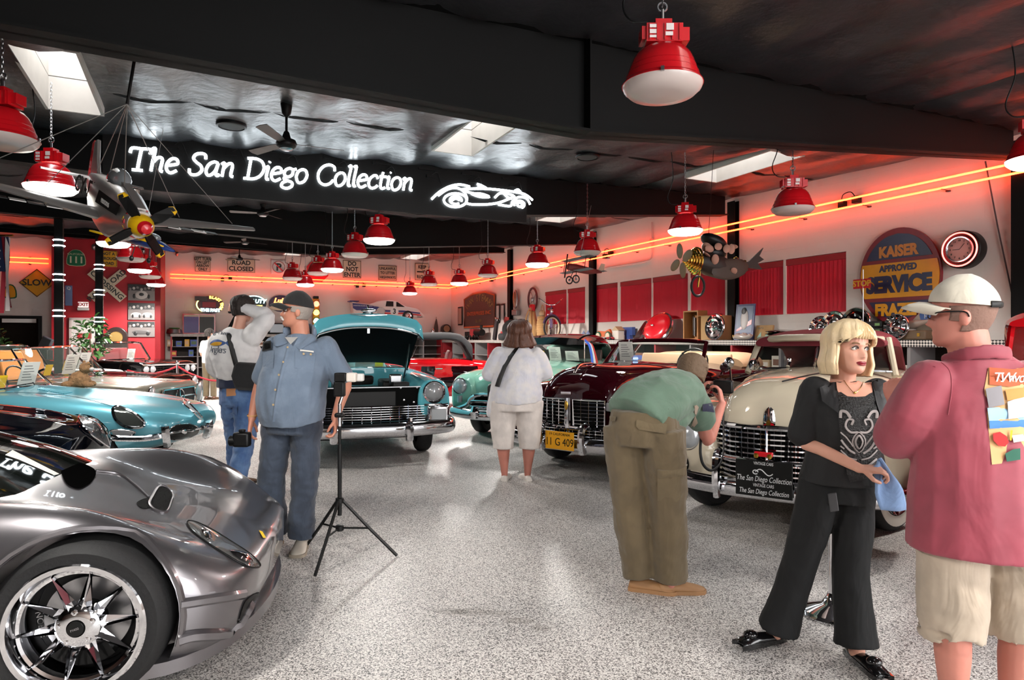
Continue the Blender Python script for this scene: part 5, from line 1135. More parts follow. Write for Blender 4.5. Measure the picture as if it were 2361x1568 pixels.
kk = [(-1.85,[(0,1.58),(.4,1.58),(.6,1.58),(.6,1.62),(.4,1.66),(0,1.68)]),(-2.4,[(0,1.58),(.4,1.58),(.64,1.56),(.62,1.65),(.4,1.72),(0,1.73)]),(-3.0,[(0,1.2),(.4,1.2),(.64,1.2),(.62,1.55),(.4,1.64),(0,1.66)])]
obj('roof', shell(kk, nx=12, nt=20), REDP, M_)
# ================================================================== PEOPLE
from mathutils import noise
def limb(m, pts, hint=(1,0,0), n=16, round_=True):
 """pts: (pos, half width along hint, half depth)"""
 P = [Vector(p[0]) for p in pts]; k = len(P); rings = []; h = Vector(hint)
 def ring(c, t, rw, rd):
  nx = h - t * h.dot(t); nx = nx.normalized() if nx.length > 1e-4 else t.orthogonal().normalized(); ny = t.cross(nx)
  return [c + nx * (rw * math.cos(a)) + ny * (rd * math.sin(a)) for a in (2 * PI * j / n for j in range(n))]
 for i in range(k):
  t = (P[min(i + 1, k - 1)] - P[max(i - 1,0)]).normalized(); rw, rd = pts[i][1], pts[i][2]
  if i == 0 and round_:
   for a in (.25,.6,.87): rings.append(ring(P[0] - t * min(rw, rd) * math.sqrt(1 - a * a) * .9, t, rw * a, rd * a))
  rings.append(ring(P[i], t, rw, rd))
  if i == k - 1 and round_:
   for a in (.87,.6,.25): rings.append(ring(P[i] + t * min(rw, rd) * math.sqrt(1 - a * a) * .9, t, rw * a, rd * a))
 return m.loft(rings)
def cl(pts, n=4):
 """smooth a (pos, rw, rd) list"""
 a = crom([p[0] for p in pts], n); r = crom([(p[1], p[2],0) for p in pts], n)
 return [(a[i], max(.004, r[i].x), max(.004, r[i].y)) for i in range(len(a))]
def fuse(m, name, material, parent, vox=.008, it=4, wr=0.0, wsc=(14,14,6), seed=0.0, fac=.5):
 me = m.mesh(name, 180); bm = bmesh.new(); bm.from_mesh(me); bmesh.ops.recalc_face_normals(bm, faces=bm.faces); bm.to_mesh(me); bm.free()
 o = bpy.data.objects.new('tmp', me)
 r = o.modifiers.new('r', 'REMESH'); r.mode = 'VOXEL'; r.voxel_size = vox
 if it: q = o.modifiers.new('s', 'SMOOTH'); q.factor = fac; q.iterations = it
 m2 = bake(o); bpy.data.objects.remove(o); m2.name = name
 if wr:
  nv = len(m2.vertices); co = [0.0] * (nv * 3); no = [0.0] * (nv * 3); m2.vertices.foreach_get('co', co); m2.vertices.foreach_get('normal', no)
  for i in range(0, nv * 3,3):
   x, y, z = co[i:i + 3]
   d = (noise.noise((x * wsc[0] + seed, y * wsc[1], z * wsc[2])) + .5 * noise.noise((x * wsc[0] * 2.3, y * wsc[1] * 2.3 + seed, z * wsc[2] * 2.8))) * wr
   co[i] += no[i] * d; co[i + 1] += no[i + 1] * d; co[i + 2] += no[i + 2] * d
  m2.vertices.foreach_set('co', co); m2.update()
 m2.polygons.foreach_set('use_smooth', [True] * len(m2.polygons)); m2.materials.clear()
 return obj(name, m2, material, parent)
def cloth(name, rgb, scale=5.0, strength=.35, fine=0.0, rough=.85, alt=None, sheen=.15):
 """woven cloth: soft folds in relief plus slight tone variation"""
 if name in MATS: return MATS[name]
 m = mat(name, rgb, rough=rough, sheen=sheen); nt = m.node_tree; b = nt.nodes['Principled BSDF']; b.inputs['Sheen Roughness'].default_value = .6
 tc = nt.nodes.new('ShaderNodeTexCoord'); mp = nt.nodes.new('ShaderNodeMapping'); mp.inputs['Scale'].default_value = (1,1,.55); mp.inputs['Rotation'].default_value = (.3,.5,.2)
 n = nt.nodes.new('ShaderNodeTexNoise'); n.inputs['Scale'].default_value = scale; n.inputs['Detail'].default_value = 3; n.inputs['Distortion'].default_value = 1.4
 bp = nt.nodes.new('ShaderNodeBump'); bp.inputs['Strength'].default_value = strength; bp.inputs['Distance'].default_value = .05
 nt.links.new(tc.outputs['Object'], mp.inputs[0]); nt.links.new(mp.outputs[0], n.inputs['Vector']); nt.links.new(n.outputs['Fac'], bp.inputs['Height']); nt.links.new(bp.outputs[0], b.inputs['Normal'])
 n2 = nt.nodes.new('ShaderNodeTexNoise'); n2.inputs['Scale'].default_value = 9; n2.inputs['Detail'].default_value = 6
 mx = nt.nodes.new('ShaderNodeMix'); mx.data_type = 'RGBA'; c = lin(rgb); c2 = lin(alt) if alt else tuple(min(1, x * 1.07) for x in c[:3]) + (1,)
 rp = nt.nodes.new('ShaderNodeValToRGB'); rp.color_ramp.elements[0].position = .42; rp.color_ramp.elements[1].position = .62
 mx.inputs['A'].default_value = tuple(x * .93 for x in c[:3]) + (1,) if not alt else c; mx.inputs['B'].default_value = c2
 nt.links.new(tc.outputs['Object'], n2.inputs['Vector']); nt.links.new(n2.outputs['Fac'], rp.inputs[0]); nt.links.new(rp.outputs[0], mx.inputs['Factor']); nt.links.new(mx.outputs['Result'], b.inputs['Base Color'])
 return m
def skin(name, rgb): 
 m = mat(name, rgb, rough=.5, vary=.1, vscale=14); m.node_tree.nodes['Principled BSDF'].inputs['Subsurface Weight'].default_value = .08
 m.node_tree.nodes['Principled BSDF'].inputs['Subsurface Radius'].default_value = (.02,.008,.005); return m
SK1 = skin('skin_tanned', (196,132,108)); SK2 = skin('skin_fair', (214,158,136)); SK3 = skin('skin_rosy', (198,128,112))
HT = [0,.07,.16,.28,.40,.5,.6,.72,.84,.93,1.0]
HWD = [.022,.046,.058,.066,.072,.075,.078,.079,.070,.047,.006]
HFR = [-.074,-.088,-.090,-.090,-.088,-.085,-.091,-.092,-.078,-.05,0]
HBK = [-.015,.018,.045,.068,.084,.092,.098,.099,.085,.055,.0]
def head(m, nose=1.0, lip=1.0, jaw=1.0, nr=40, na=44, h=.238):
 rings = []
 for i in range(nr + 1):
  t = i / nr; t = t if 0 < i < nr else (.004 if i == 0 else .996)
  w, f, b = interp(HT, HWD, t), interp(HT, HFR, t), interp(HT, HBK, t)
  if t < .4: w *= lerp(jaw, 1, t / .4)
  r = []
  for j in range(na):
   a = 2 * PI * j / na; a = a if a <= PI else a - 2 * PI
   x = w * math.sin(a); y = (f + b) / 2 - (b - f) / 2 * math.cos(a); g = lambda c, s: math.exp(-((a - c) / s) ** 2); tt = lambda c, s: math.exp(-((t - c) / s) ** 2)
   d = .0
   ns = max(0, min(1,(t - .285) / .05)) * max(0, min(1,(.60 - t) / .24))
   d += .026 * nose * g(0,.16) * ns + .006 * nose * (g(.2,.1) + g(-.2,.1)) * tt(.325,.03)
   d += .006 * lip * g(0,.32) * (tt(.235,.016) + tt(.195,.02)) - .004 * g(0,.3) * tt(.215,.008)
   d -= .010 * (g(.42,.2) + g(-.42,.2)) * tt(.5,.045); d += .004 * g(0,.7) * tt(.575,.03); d += .005 * g(0,.3) * tt(.07,.05); d += .004 * (g(.62,.25) + g(-.62,.25)) * tt(.36,.08)
   v = Vector((x, y, 0)); c = Vector((0,(f + b) / 2,0)); v = v + (v - c).normalized() * d
   r.append((v.x, v.y, (t - .5) * h))
  rings.append(r)
 m.loft(rings)
 for s in (-1,1): m.ell((s * .079,.012,-.012),(.012,.02,.033),10,8)
 return m
def headmat(c, yaw=0, pitch=0, roll=0, sc=1.0): return Matrix.Translation(c) @ Matrix.Rotation(yaw, 4, 'Z') @ Matrix.Rotation(roll, 4, 'Y') @ Matrix.Rotation(pitch, 4, 'X') @ Matrix.Scale(sc, 4)
def face(parent, Mh, lipc=(150,62,62), brow=(92,70,52), eye=(70,84,92), h=.238, lash=False):
 Z = lambda t: (t - .5) * h
 for s in (-1,1):
  e = MB().ell((s * .0315,-.0735, Z(.5)),(.0135,.011,.0098),14,10).xf(Mh).build('eye', mat('eye_white', (222,216,210), rough=.2), parent)
  MB().ell((s * .0315 + .002,-.0835, Z(.5)),(.0058,.0022,.0058),12,8).xf(Mh).build('iris', mat('iris_%d' % eye[0], eye, rough=.1), e)
  MB().tube(crom([(s * .016,-.083, Z(.505)),(s * .03,-.0865, Z(.545)),(s * .047,-.078, Z(.508))],4),.0028 if lash else .0022,6).xf(Mh).build('eyelid', mat('lash_dark', (46,34,30), rough=.7) if lash else mat('lid_skin', (158,100,82), rough=.6), e)
  MB().tube(crom([(s * .014,-.089, Z(.585)),(s * .032,-.0895, Z(.61)),(s * .05,-.078, Z(.59))],4),[.002] + [.0034] * 7 + [.0015],6).xf(Mh).build('eyebrow', mat('brow_%d' % brow[0], brow, rough=.8), parent)
 lp = mat('lips_%d' % lipc[0], lipc, rough=.35)
 MB().tube(crom([(-.026,-.083, Z(.216)),(-.012,-.0955, Z(.231)),(0,-.0965, Z(.226)),(.012,-.0955, Z(.231)),(.026,-.083, Z(.216))],4),[.001,.003,.0042,.0045,.0048,.0048,.0045,.0045,.0045,.0048,.0048,.0048,.0045,.0042,.004,.003,.001],6).xf(Mh).build('upper_lip', lp, parent)
 MB().tube(crom([(-.024,-.083, Z(.21)),(-.012,-.0945, Z(.192)),(0,-.097, Z(.188)),(.012,-.0945, Z(.192)),(.024,-.083, Z(.21))],4),[.001,.003,.0045,.0055,.006,.006,.006,.006,.006,.006,.006,.006,.0055,.005,.004,.003,.001],6).xf(Mh).build('lower_lip', lp, parent)
def hand(m, w, d, nrm, curl=.5, sc=1.0, side=1, spread=.05):
 """w wrist, d finger direction, nrm palm normal; thumb to +side of d x nrm"""
 d = Vector(d).normalized(); nrm = Vector(nrm); nrm = (nrm - d * nrm.dot(d)).normalized(); x = d.cross(nrm) * side; w = Vector(w)
 L = lambda a, b, c: w + (x * a + d * b + nrm * c) * sc
 limb(m, cl([(L(0,-.01,0),.026 * sc, .02 * sc),(L(0,.03,0),.036 * sc, .017 * sc),(L(0,.075,0),.042 * sc, .014 * sc),(L(0,.092,.0),.040 * sc, .011 * sc)]), hint=x)
 for k, (bx_, ln) in enumerate(((.031,.070),(.0105,.080),(-.0105,.074),(-.031,.058))):
  a = 0; P = L(bx_, .088,.0); pts = [(P, .0095 * sc, .0095 * sc)]; dirx = spread * (1.5 - k)
  for q, fr in enumerate((.45,.3,.25)):
   a += curl * (1.0 if q else .75); v = (d * math.cos(a) + nrm * math.sin(a) + x * dirx * (1 if q == 0 else .4)); P = P + v.normalized() * ln * fr * sc
   pts.append((P, (.0092 - .001 * q) * sc, (.0092 - .001 * q) * sc))
  limb(m, pts, hint=x, n=10)
 P0 = L(.026,.02,.004); P1 = L(.052,.05,.016 + .02 * curl); P2 = L(.054 - .016 * curl, .082,.026 + .03 * curl)
 limb(m, [(P0,.014 * sc, .013 * sc),(P1,.0115 * sc, .011 * sc),(P2,.0095 * sc, .009 * sc)], hint=x, n=10)
def shoe(parent, c, yaw, material, sole=None, L=.285, name='shoe', h=.085, toe=.03, wk=1.0):
 """heel at c, toe along -y turned by yaw"""
 st = [(0.0,.028,.055),(.03,.036, h),(.1,.038, h * .95),(.16,.044,.066),(.22,.05,.05),(.265,.044,.036),(L, .022, toe * .8)]
 rings = []
 for (y, w, z) in st:
  w *= wk; r = [(w, -y, .012),(w * 1.02,-y, z * .45),(w * .8,-y, z * .82),(0,-y, z),(-w * .8,-y, z * .82),(-w * 1.02,-y, z * .45),(-w, -y, .012),(0,-y, .01)]; rings.append(r)
 Mr = Matrix.Translation(c) @ Matrix.Rotation(yaw, 4, 'Z') @ Matrix.Translation((0,.05,0))
 o = MB().loft(rings).xf(Mr).build(name, material, parent, smooth=70, sub=1)
 out = [(w * wk * 1.08,-y) for (y, w, z) in st]; out = out + [(-a, b) for a, b in reversed(out)]
 MB().add([(a, b, 0) for a, b in out] + [(a, b, .022) for a, b in out],[tuple(range(len(out)))[::-1], tuple(range(len(out),2 * len(out)))] + [(j, (j + 1) % len(out),(j + 1) % len(out) + len(out), j + len(out)) for j in range(len(out))]).xf(Mr).build('sole', sole or material, o, smooth=40)
 return o
def hair_shell(parent, Mh, material, tend, gap, puff=.012, nlev=16, na=48, h=.238, flare=0.0, wave=.004, th=.012, name='hair', top=.03, seed=1.0, curl=0.0, follow=False, t0=1.0):
 """cap of hair from the crown down to level tend(a); gap(t): half angle left open over the face"""
 rings = []
 for i in range(nlev + 1):
  t = lerp(t0, tend, i / nlev); tc = max(.02, min(.999, t)); w, f, b = interp(HT, HWD, tc if follow else max(tc, .45)), interp(HT, HFR, tc if follow else max(tc, .55)), interp(HT, HBK, tc if follow else max(tc, .5)); r = []
  g = gap(t); fl = flare * max(0,(.55 - t)) ; pf = puff * (1 if t < .93 else .9) - curl * max(0,(.2 - t) / .2)
  for j in range(na + 1):
   a = lerp(g, 2 * PI - g, j / na); wv = wave * (math.sin(a * 13 + seed) + .6 * math.sin(a * 29 + t * 6)) * min(1,(1.02 - t) * 5)
   x = (w + pf + fl + wv) * math.sin(a); y = (f + b) / 2 - ((b - f) / 2 + pf + fl * .6 + wv) * math.cos(a)
   r.append((x, y, (t - .5) * h + top * max(0,(t - .8) / .2) ** 1.0 * .6))
  rings.append(r)
 o = MB().loft(rings, ring_closed=False, cap=False).xf(Mh).build(name, material, parent, smooth=80)
 s = o.modifiers.new('s', 'SOLIDIFY'); s.thickness = th; s.offset = -1
 return o
def cap_hat(parent, Mh, crown, brim, h=.238, peak=.075, up=.0):
 rings = []
 for i in range(11):
  q = i / 10; t = lerp(.60,.985, q); k = math.cos(q * PI / 2 * .96) ** .55; r = []
  for j in range(32):
   a = 2 * PI * j / 32; r.append((.090 * k * math.sin(a),.005 - .106 * k * math.cos(a),(.56 - .5) * h + .02 + q * .104 + (.012 * math.cos(a) * (1 - q))))
  rings.append(r)
 o = MB().loft(rings).xf(Mh).build('cap', crown, parent, smooth=70)
 b = []
 for (d, zz) in ((.0,.0),(.03,.003),(.06,-.004),(peak, -.016 + up)):
  b.append([((.088 - .02 * (d / peak) ** 2) * math.sin(a) * (1 if d == 0 else 1),.005 - .104 * math.cos(a) - d * math.cos(a) ** .6 if math.cos(a) > 0 else .0,(.06) * h + .026 + zz - .03 * math.sin(a) ** 2) for a in [lerp(-1.25,1.25, k / 16) for k in range(17)]])
 br = MB().loft(b, ring_closed=False, cap=False).xf(Mh).build('brim', brim, o, smooth=70); s = br.modifiers.new('s', 'SOLIDIFY'); s.thickness = .005
 return o
V = Vector
def leg_line(hip, knee, ank, k=1.0): return cl([(hip, .088 * k, .095 * k),(V(hip).lerp(V(knee),.5),.075 * k, .08 * k),(knee, .055 * k, .058 * k),(V(knee).lerp(V(ank),.3),.05 * k, .058 * k),(V(knee).lerp(V(ank),.7),.038 * k, .042 * k),(ank, .034 * k, .036 * k)],3)
def arm_line(sh, el, wr, k=1.0): return cl([(sh, .052 * k, .052 * k),(V(sh).lerp(V(el),.5),.045 * k, .047 * k),(el, .038 * k, .04 * k),(V(el).lerp(V(wr),.35),.038 * k, .038 * k),(wr, .025 * k, .028 * k)],3)
def body_base(m, J, k=1.0):
 """continuous figure: trunk, neck, arms, legs from a joint table"""
 pel, ch, nk = V(J['pelvis']), V(J['chest']), V(J['neck']); ax = V(J['sr']) - V(J['sl']); ax.normalize()
 limb(m, cl([(pel, .13 * k, .10 * k),(pel.lerp(ch, .5),.125 * k, .095 * k),(ch, .145 * k, .10 * k),(ch.lerp(nk, .6),.10 * k, .07 * k),(nk, .056,.058),(nk.lerp(V(J['head']),.55),.054,.056)]), hint=ax)
 for s in 'lr':
  limb(m, arm_line(J['s' + s], J['e' + s], J['w' + s], k)); limb(m, leg_line(J['h' + s], J['k' + s], J['a' + s], k))
  a = V(J['a' + s]); limb(m, [(a, .034,.036),(V((a.x, a.y, .05)),.034,.04)])
 limb(m, [(J['sl'],.05,.05),(ch.lerp(nk, .5),.06,.06),(J['sr'],.05,.05)], hint=(0,0,1)); limb(m, [(J['hl'],.09,.09),(J['hr'],.09,.09)], hint=(0,0,1))
 return m
def sleeve(m, a, b, r0, r1, mid=None, rm=None):
 pts = [(a, r0, r0)] + ([(mid, rm, rm)] if mid is not None else []) + [(b, r1, r1)]
 return limb(m, cl(pts, 5), round_=True)
def person(name_label, loc, rz=0.0): return thing('person', name_label, 'person', loc, rz)
def pants_mesh(J, waist, hipw, hipd, r, hem, kz=None):
 """waist: (pos, w, d) ring; legs taper r -> hem radii"""
 m = MB(); ax = (V(J['hr']) - V(J['hl'])).normalized(); pel = (V(J['hl']) + V(J['hr'])) / 2
 limb(m, cl([(waist[0], waist[1], waist[2]),(V(waist[0]).lerp(pel, .6), hipw, hipd),(pel + V((0,0,-.06)), hipw * .96, hipd)],4), hint=ax, round_=False)
 for s in 'lr':
  h, k, a = V(J['h' + s]), V(J['k' + s]), V(J['a' + s]); b = hem.get('p' + s, a)
  limb(m, cl([(h + V((0,0,.04)), r[0], r[0] * 1.08),(h.lerp(k, .5), r[1], r[1] * 1.05),(k, r[2], r[2]),(k.lerp(V(b),.6), r[3], r[3]),(b, r[4], r[4])],4), round_=False)
 return m
# ---------------------------------------------------------------- man in the blue denim shirt
ZP = lambda pts: [(430 + x / 2.24,640 + y / 2.24) for x, y in pts]
p1 = person('tall man in blue denim shirt, dark jeans and black cap gripping a light stand', (-1.60,4.62,0))
J = dict(pelvis=(.05,.02,.98), chest=(.10,.02,1.33), neck=(.11,.03,1.515), head=(.095,.0,1.685), sl=(.30,.03,1.44), sr=(-.10,.02,1.44), el=(.425,.03,1.17), wl=(.395,-.15,.945), er=(-.19,.04,1.16), wr=(-.215,-.04,.93),
         hl=(.15,.02,.90), hr=(-.045,.02,.90), kl=(.14,-.01,.49), kr=(-.11,.04,.49), al=(.105,.03,.09), ar=(-.10,.10,.09))
m = body_base(MB(), J, 1.05); Mh = headmat((.09,.0,1.685), R(-78), R(-4)); m.join(head(MB(), nose=1.15, jaw=1.1).xf(Mh))
limb(m, [((.11,.03,1.47),.066,.066),((.10,.01,1.6),.062,.064)])
hand(m, J['wl'],(.02,-.05,-1),(-.9,-.25,0), curl=.75, side=-1); hand(m, J['wr'],(-.1,-.2,-1),(.9,.2,0), curl=.55, side=-1)
fuse(m, 'body', SK1, p1, vox=.006, it=3)
face(p1, Mh, (164,92,84),(120,104,92),(60,60,62))
MB().tube(crom([(-.034,-.084,-.075),(-.018,-.098,-.057),(0,-.103,-.054),(.018,-.098,-.057),(.034,-.084,-.075)],4),[.004] + [.008] * 15 + [.004],8).xf(Mh).build('moustache', mat('white_hair', (206,200,194), rough=.8, bump=.4, bscale=80), p1)
hair_shell(p1, Mh, mat('grey_hair', (150,140,132), rough=.8, bump=.15, bscale=90),.26, lambda t: 1.15 if t > .45 else 1.75, puff=.005, top=0, wave=.0, th=.006, follow=True, t0=.62)
BLKCAP = cloth('black_cap', (16,15,16),12,.1)
c_ = cap_hat(p1, Mh @ Matrix.Scale(1.03,4), BLKCAP, BLKCAP, peak=.08)
DEN = cloth('blue_chambray', (100,115,134),5,.35, alt=(112,127,146))
m = MB(); limb(m, cl([((.06,.0,.915),.232,.19),((.055,-.02,1.02),.24,.205),((.06,-.03,1.14),.24,.205),((.08,-.01,1.27),.232,.175),((.095,.01,1.38),.222,.14),((.105,.02,1.455),.17,.105),((.11,.03,1.51),.09,.08)]), round_=False)
sleeve(m, (-.07,.02,1.43),(-.165,.035,1.215),.085,.078); sleeve(m, (.27,.03,1.43),(.40,.03,1.22),.088,.082)
sh1 = fuse(m, 'shirt', DEN, p1, vox=.009, it=5, wr=.010, wsc=(8,8,5)); bs = bvh_of(sh1.data)
for s, q in ((-1,[(400,372),(455,378),(450,470),(398,462)]),(1,[(562,380),(665,392),(655,482),(558,470)])): patch('shirt_pocket', p1, bs, ZP(q), cloth('blue_chambray_pocket', (104,119,138),9,.3), off=.006, smooth_pts=0)
strip('placket', p1, bs, ZP([(540,300),(518,390),(488,500),(468,600),(448,742)]), DEN, r=.02, off=-.012)
for q in ((525,365),(503,440),(482,505),(463,580),(452,655),(605,398),(640,400)): patch('button', p1, bs, ZP([(q[0] - 4, q[1] - 4),(q[0] + 4, q[1] - 4),(q[0] + 4, q[1] + 4),(q[0] - 4, q[1] + 4)]), mat('bone_button', (186,160,120), rough=.4), off=.012)
patch('pocket_phone', p1, bs, ZP([(408,338),(440,332),(448,378),(402,384)]), BLACK, off=.02, smooth_pts=0); patch('pocket_note', p1, bs, ZP([(588,376),(655,384),(655,392),(588,385)]), PAPER, off=.014, smooth_pts=0)
m = MB(); limb(m, [((-.02,-.045,1.505),.045,.02),((.01,-.09,1.45),.05,.012)], hint=(1,0,0)); limb(m, [((.2,-.03,1.50),.045,.02),((.12,-.10,1.43),.045,.012)], hint=(1,0,0)); limb(m, cl([((-.0,-.0,1.53),.04,.014),((.05,.09,1.555),.045,.014),((.15,.1,1.555),.045,.014),((.21,.01,1.525),.04,.014)]), hint=(0,0,1))
fuse(m, 'collar', DEN, p1, vox=.007, it=3)
MB().add([(.03,-.085,1.50),(.12,-.08,1.50),(.085,-.125,1.45)],[(0,1,2),(2,1,0)]).build('undershirt', WHITE, p1, smooth=0)
JEAN1 = cloth('dark_denim', (44,53,68),6,.4, alt=(56,66,82))
fuse(pants_mesh(J, ((.055,.0,.99),.215,.17),.205,.165,(.115,.104,.092,.09,.092), {}), 'trousers', JEAN1, p1, vox=.009, it=4, wr=.012, wsc=(7,7,10), seed=3)
SNK = mat('sneaker_white', (206,196,182), rough=.6); SOL = mat('sneaker_sole', (150,138,122), rough=.7)
shoe(p1,(.105,.06,0), R(8), SNK, SOL, h=.11, wk=1.1); shoe(p1,(-.11,.13,0), R(-25), SNK, SOL, h=.11, wk=1.1)
MB().lathe([(.034,-.008),(.037,0),(.034,.008)],24, cap=False).build('wristband', mat('tan_band', (190,140,90), rough=.6), p1, loc=(-.213,-.03,.955), rot=(.2,0,0))
MB().bx(.002,.1,-.03,.025,-.015,.04).build('shirt_tail', WHITE, p1, smooth=0, bevel=.01, loc=(.44,.08,1.2))
cm = thing('camera', 'black camera held low in the hand of the man in the denim shirt', 'camera', (-1.845,4.49,.80))
MB().bx(-.055,.055,-.035,.035,-.05,.05).build('body', BLACK, cm, bevel=.014); MB().lathe([(.034,0),(.036,.05),(.032,.055),(.001,.05)],20).rot(0,-PI / 2,0).build('lens', BLACK, cm, loc=(-.03,0,-.01))
MB().bx(-.02,.02,-.02,.02,.05,.07).build('viewfinder_hump', BLACK, cm, bevel=.008)
# light stand with flash
ls = thing('light_stand', 'black folding light stand with small flash gun, legs spread on floor', 'tripod', (-1.16,4.42,0))
MB().tube([(0,0,.30),(0,0,.78)],.014,10).build('lower_column', BLACK, ls); MB().tube([(0,0,.78),(0,0,.98)],.011,10).build('upper_column', BLACK, ls)
MB().tube([(0,0,.90),(0,0,1.05)],.013,10).tube([(0,0,1.05),(.02,0,1.11)],.011,8).build('swivel', CHROME, ls)
for z in (.40,.215): MB().lathe([(.02,-.02),(.028,-.015),(.028,.015),(.02,.02)],14).build('hub', BLACK, ls, loc=(0,0, z))
for (u, v) in ((915,1284),(726,1332),(706,1262)):
 P = at(u, v, FPX * CAM_H / (v - 784)); d = V((P.x + 1.16, P.y - 4.42,0))
 MB().tube([V((0,0,.40)) + d * .05, d * .55 + V((0,0,.19)), d + V((0,0,.01))],.011,8).build('leg', BLACK, ls); MB().tube([V((0,0,.215)), d * .52 + V((0,0,.205))],.007,6).build('brace', BLACK, ls)
fg = MB().bx(-.035,.035,-.03,.03,1.1,1.2).build('flash_body', BLACK, ls, bevel=.008); fh = MB().bx(-.03,.05,-.035,.035,1.2,1.26).build('flash_head', BLACK, ls, bevel=.008)
MB().bx(.05,.115,-.034,.03,1.198,1.26).build('diffuser', mat('flash_diffuser', (225,216,206), rough=.4), fh, bevel=.01)
MB().bx(-.03,.03,-.03,.03,.96,.99).build('wrist_strap_loop', BLACK, ls, bevel=.01)
# ---------------------------------------------------------------- man in the grey sweatshirt
p2 = person('man in pale grey sweatshirt with fish print and blue jeans photographing the cars', (-2.60,6.15,0))
J = dict(pelvis=(0,.12,1.0), chest=(.0,.02,1.38), neck=(.03,.02,1.59), head=(.05,.06,1.76), sl=(-.2,.05,1.48), sr=(.2,-.03,1.52), el=(-.24,.14,1.19), wl=(-.15,.38,1.1), er=(.30,.02,1.71), wr=(.03,.02,1.775), hl=(-.09,.16,.93), hr=(.09,.10,.93), kl=(-.12,.32,.5), kr=(.06,.08,.5), al=(-.20,.50,.09), ar=(-.01,.03,.09))
m = body_base(MB(), J); Mh = headmat((.05,.07,1.775), R(165), R(8)); m.join(head(MB()).xf(Mh)); hand(m, (.03,.02,1.775),(-.8,.25,.1),(.1,1,0), curl=.5, side=1); hand(m, J['wl'],(.3,.9,.2),(1,0,0), side=1)
fuse(m, 'body', SK2, p2, vox=.008, it=3)
hair_shell(p2, Mh, mat('dark_hair', (44,36,32), rough=.75, bump=.6, bscale=50),.22, lambda t: .55 if t > .6 else 1.5, puff=.014, top=.01, wave=.004, follow=True)
SWT = cloth('grey_sweat', (230,228,228),4,.3, alt=(220,218,219))
m = MB(); limb(m, cl([((.0,.12,1.13),.2,.155),((.0,.11,1.17),.225,.175),((.0,.07,1.3),.235,.17),((.0,.03,1.42),.235,.145),((.02,.02,1.53),.17,.105),((.03,.02,1.59),.085,.08)]), round_=False)
sleeve(m, (-.17,.05,1.47),(-.17,.34,1.11),.088,.06,(-.245,.14,1.2),.075); sleeve(m, (.16,-.01,1.5),(.085,.015,1.77),.095,.055,(.29,.02,1.70),.082)
s2 = fuse(m, 'sweatshirt', SWT, p2, vox=.01, it=4, wr=.013, wsc=(8,8,8), seed=5); b2 = bvh_of(s2.data)
fi = patch('fish_print', p2, b2,[(485,793),(492,785),(503,783),(513,786),(522,791),(511,797),(497,798)], mat('fish_blue', (64,92,150), rough=.7), off=.004)
patch('fish_belly', p2, b2,[(486,794),(498,789),(512,790),(508,796),(496,797)], mat('fish_yellow', (214,160,40), rough=.7), off=.007, parent=fi); patch('fish_tail', p2, b2,[(520,791),(527,784),(526,791),(528,799)], mat('fish_blue'), off=.005, smooth_pts=0, parent=fi)
for tx, u0, v0, sz in (('San Diego', 488,768,.075),('Anglers', 488,806,.09)):
 for k, ch in enumerate(tx):
  h, n = pix_hit(b2, car_matrix(p2).inverted(), u0 + k * 4.9, v0 + k * .3); text('print_letter', ch, sz, mat('print_grey_dark', (104,108,118), rough=.8), p2, h + n * .005,(PI / 2,0, math.atan2(n.x, -n.y)),.001, shear=.2)
m = MB(); limb(m, cl([((.0,.12,1.03),.215,.165),((.0,.12,1.14),.21,.165)]), round_=False); fuse(m, 'undershirt', cloth('navy_tee', (26,38,66),6,.2), p2, vox=.01, it=2)
JEAN2 = cloth('mid_denim', (62,94,142),6,.45, alt=(90,122,166))
pm2 = fuse(pants_mesh(J, ((.0,.12,1.05),.2,.15),.205,.165,(.125,.112,.095,.09,.09), {}), 'jeans', JEAN2, p2, vox=.01, it=4, wr=.014, wsc=(7,7,10), seed=8); bp2 = bvh_of(pm2.data)
patch('leather_patch', p2, bp2,[(523,897),(544,896),(544,912),(523,914)], mat('leather_tag', (188,132,92), rough=.6), off=.006, smooth_pts=0)
patch('back_pocket', p2, bp2,[(513,927),(548,925),(548,957),(531,966),(514,958)], JEAN2, off=.008, smooth_pts=0)
BRN = mat('brown_suede', (92,66,48), rough=.85); SOLB = mat('dark_sole', (52,40,32), rough=.8)
shoe(p2,(-.05,.02,0), R(105), BRN, SOLB, h=.11, wk=1.1); shoe(p2,(-.22,.55,0), R(140), BRN, SOLB, h=.11, wk=1.1)
ks = thing('camera_strap_bag', 'black shoulder bag slung at the hip of the sweatshirt man', 'bag', (-2.60,6.15,0))
MB().loft([[(.05,-.13,1.02),(.3,-.04,1.0),(.3,.06,1.0),(.05,-.05,1.02)],[(.03,-.17,1.15),(.32,-.06,1.1),(.32,.08,1.1),(.03,-.06,1.15)],[(.06,-.16,1.28),(.28,-.08,1.26),(.28,.06,1.26),(.06,-.06,1.28)]]).build('pouch', cloth('black_nylon', (16,17,20),9,.2), ks, bevel=.03)
st_ = []
for (u, v) in ((521,706),(524,740),(530,775),(538,815),(548,852)):
 h, n = pix_hit(b2, car_matrix(p2).inverted(), u, v); st_.append(h + n * .015)
MB().tube(st_ + [V((.07,-.13,1.26))],.022,6, hint=(1,0,0), flat=.25).build('strap', BLACK, ks)
cm2 = thing('camera', 'black camera raised to the eye of the sweatshirt man', 'camera', (-2.66,6.33,1.78))
MB().bx(-.07,.07,-.03,.03,-.045,.045).build('body', BLACK, cm2, bevel=.012); MB().lathe([(.035,0),(.035,.08),(.001,.08)],18).rot(-PI / 2,0,0).build('lens', BLACK, cm2)
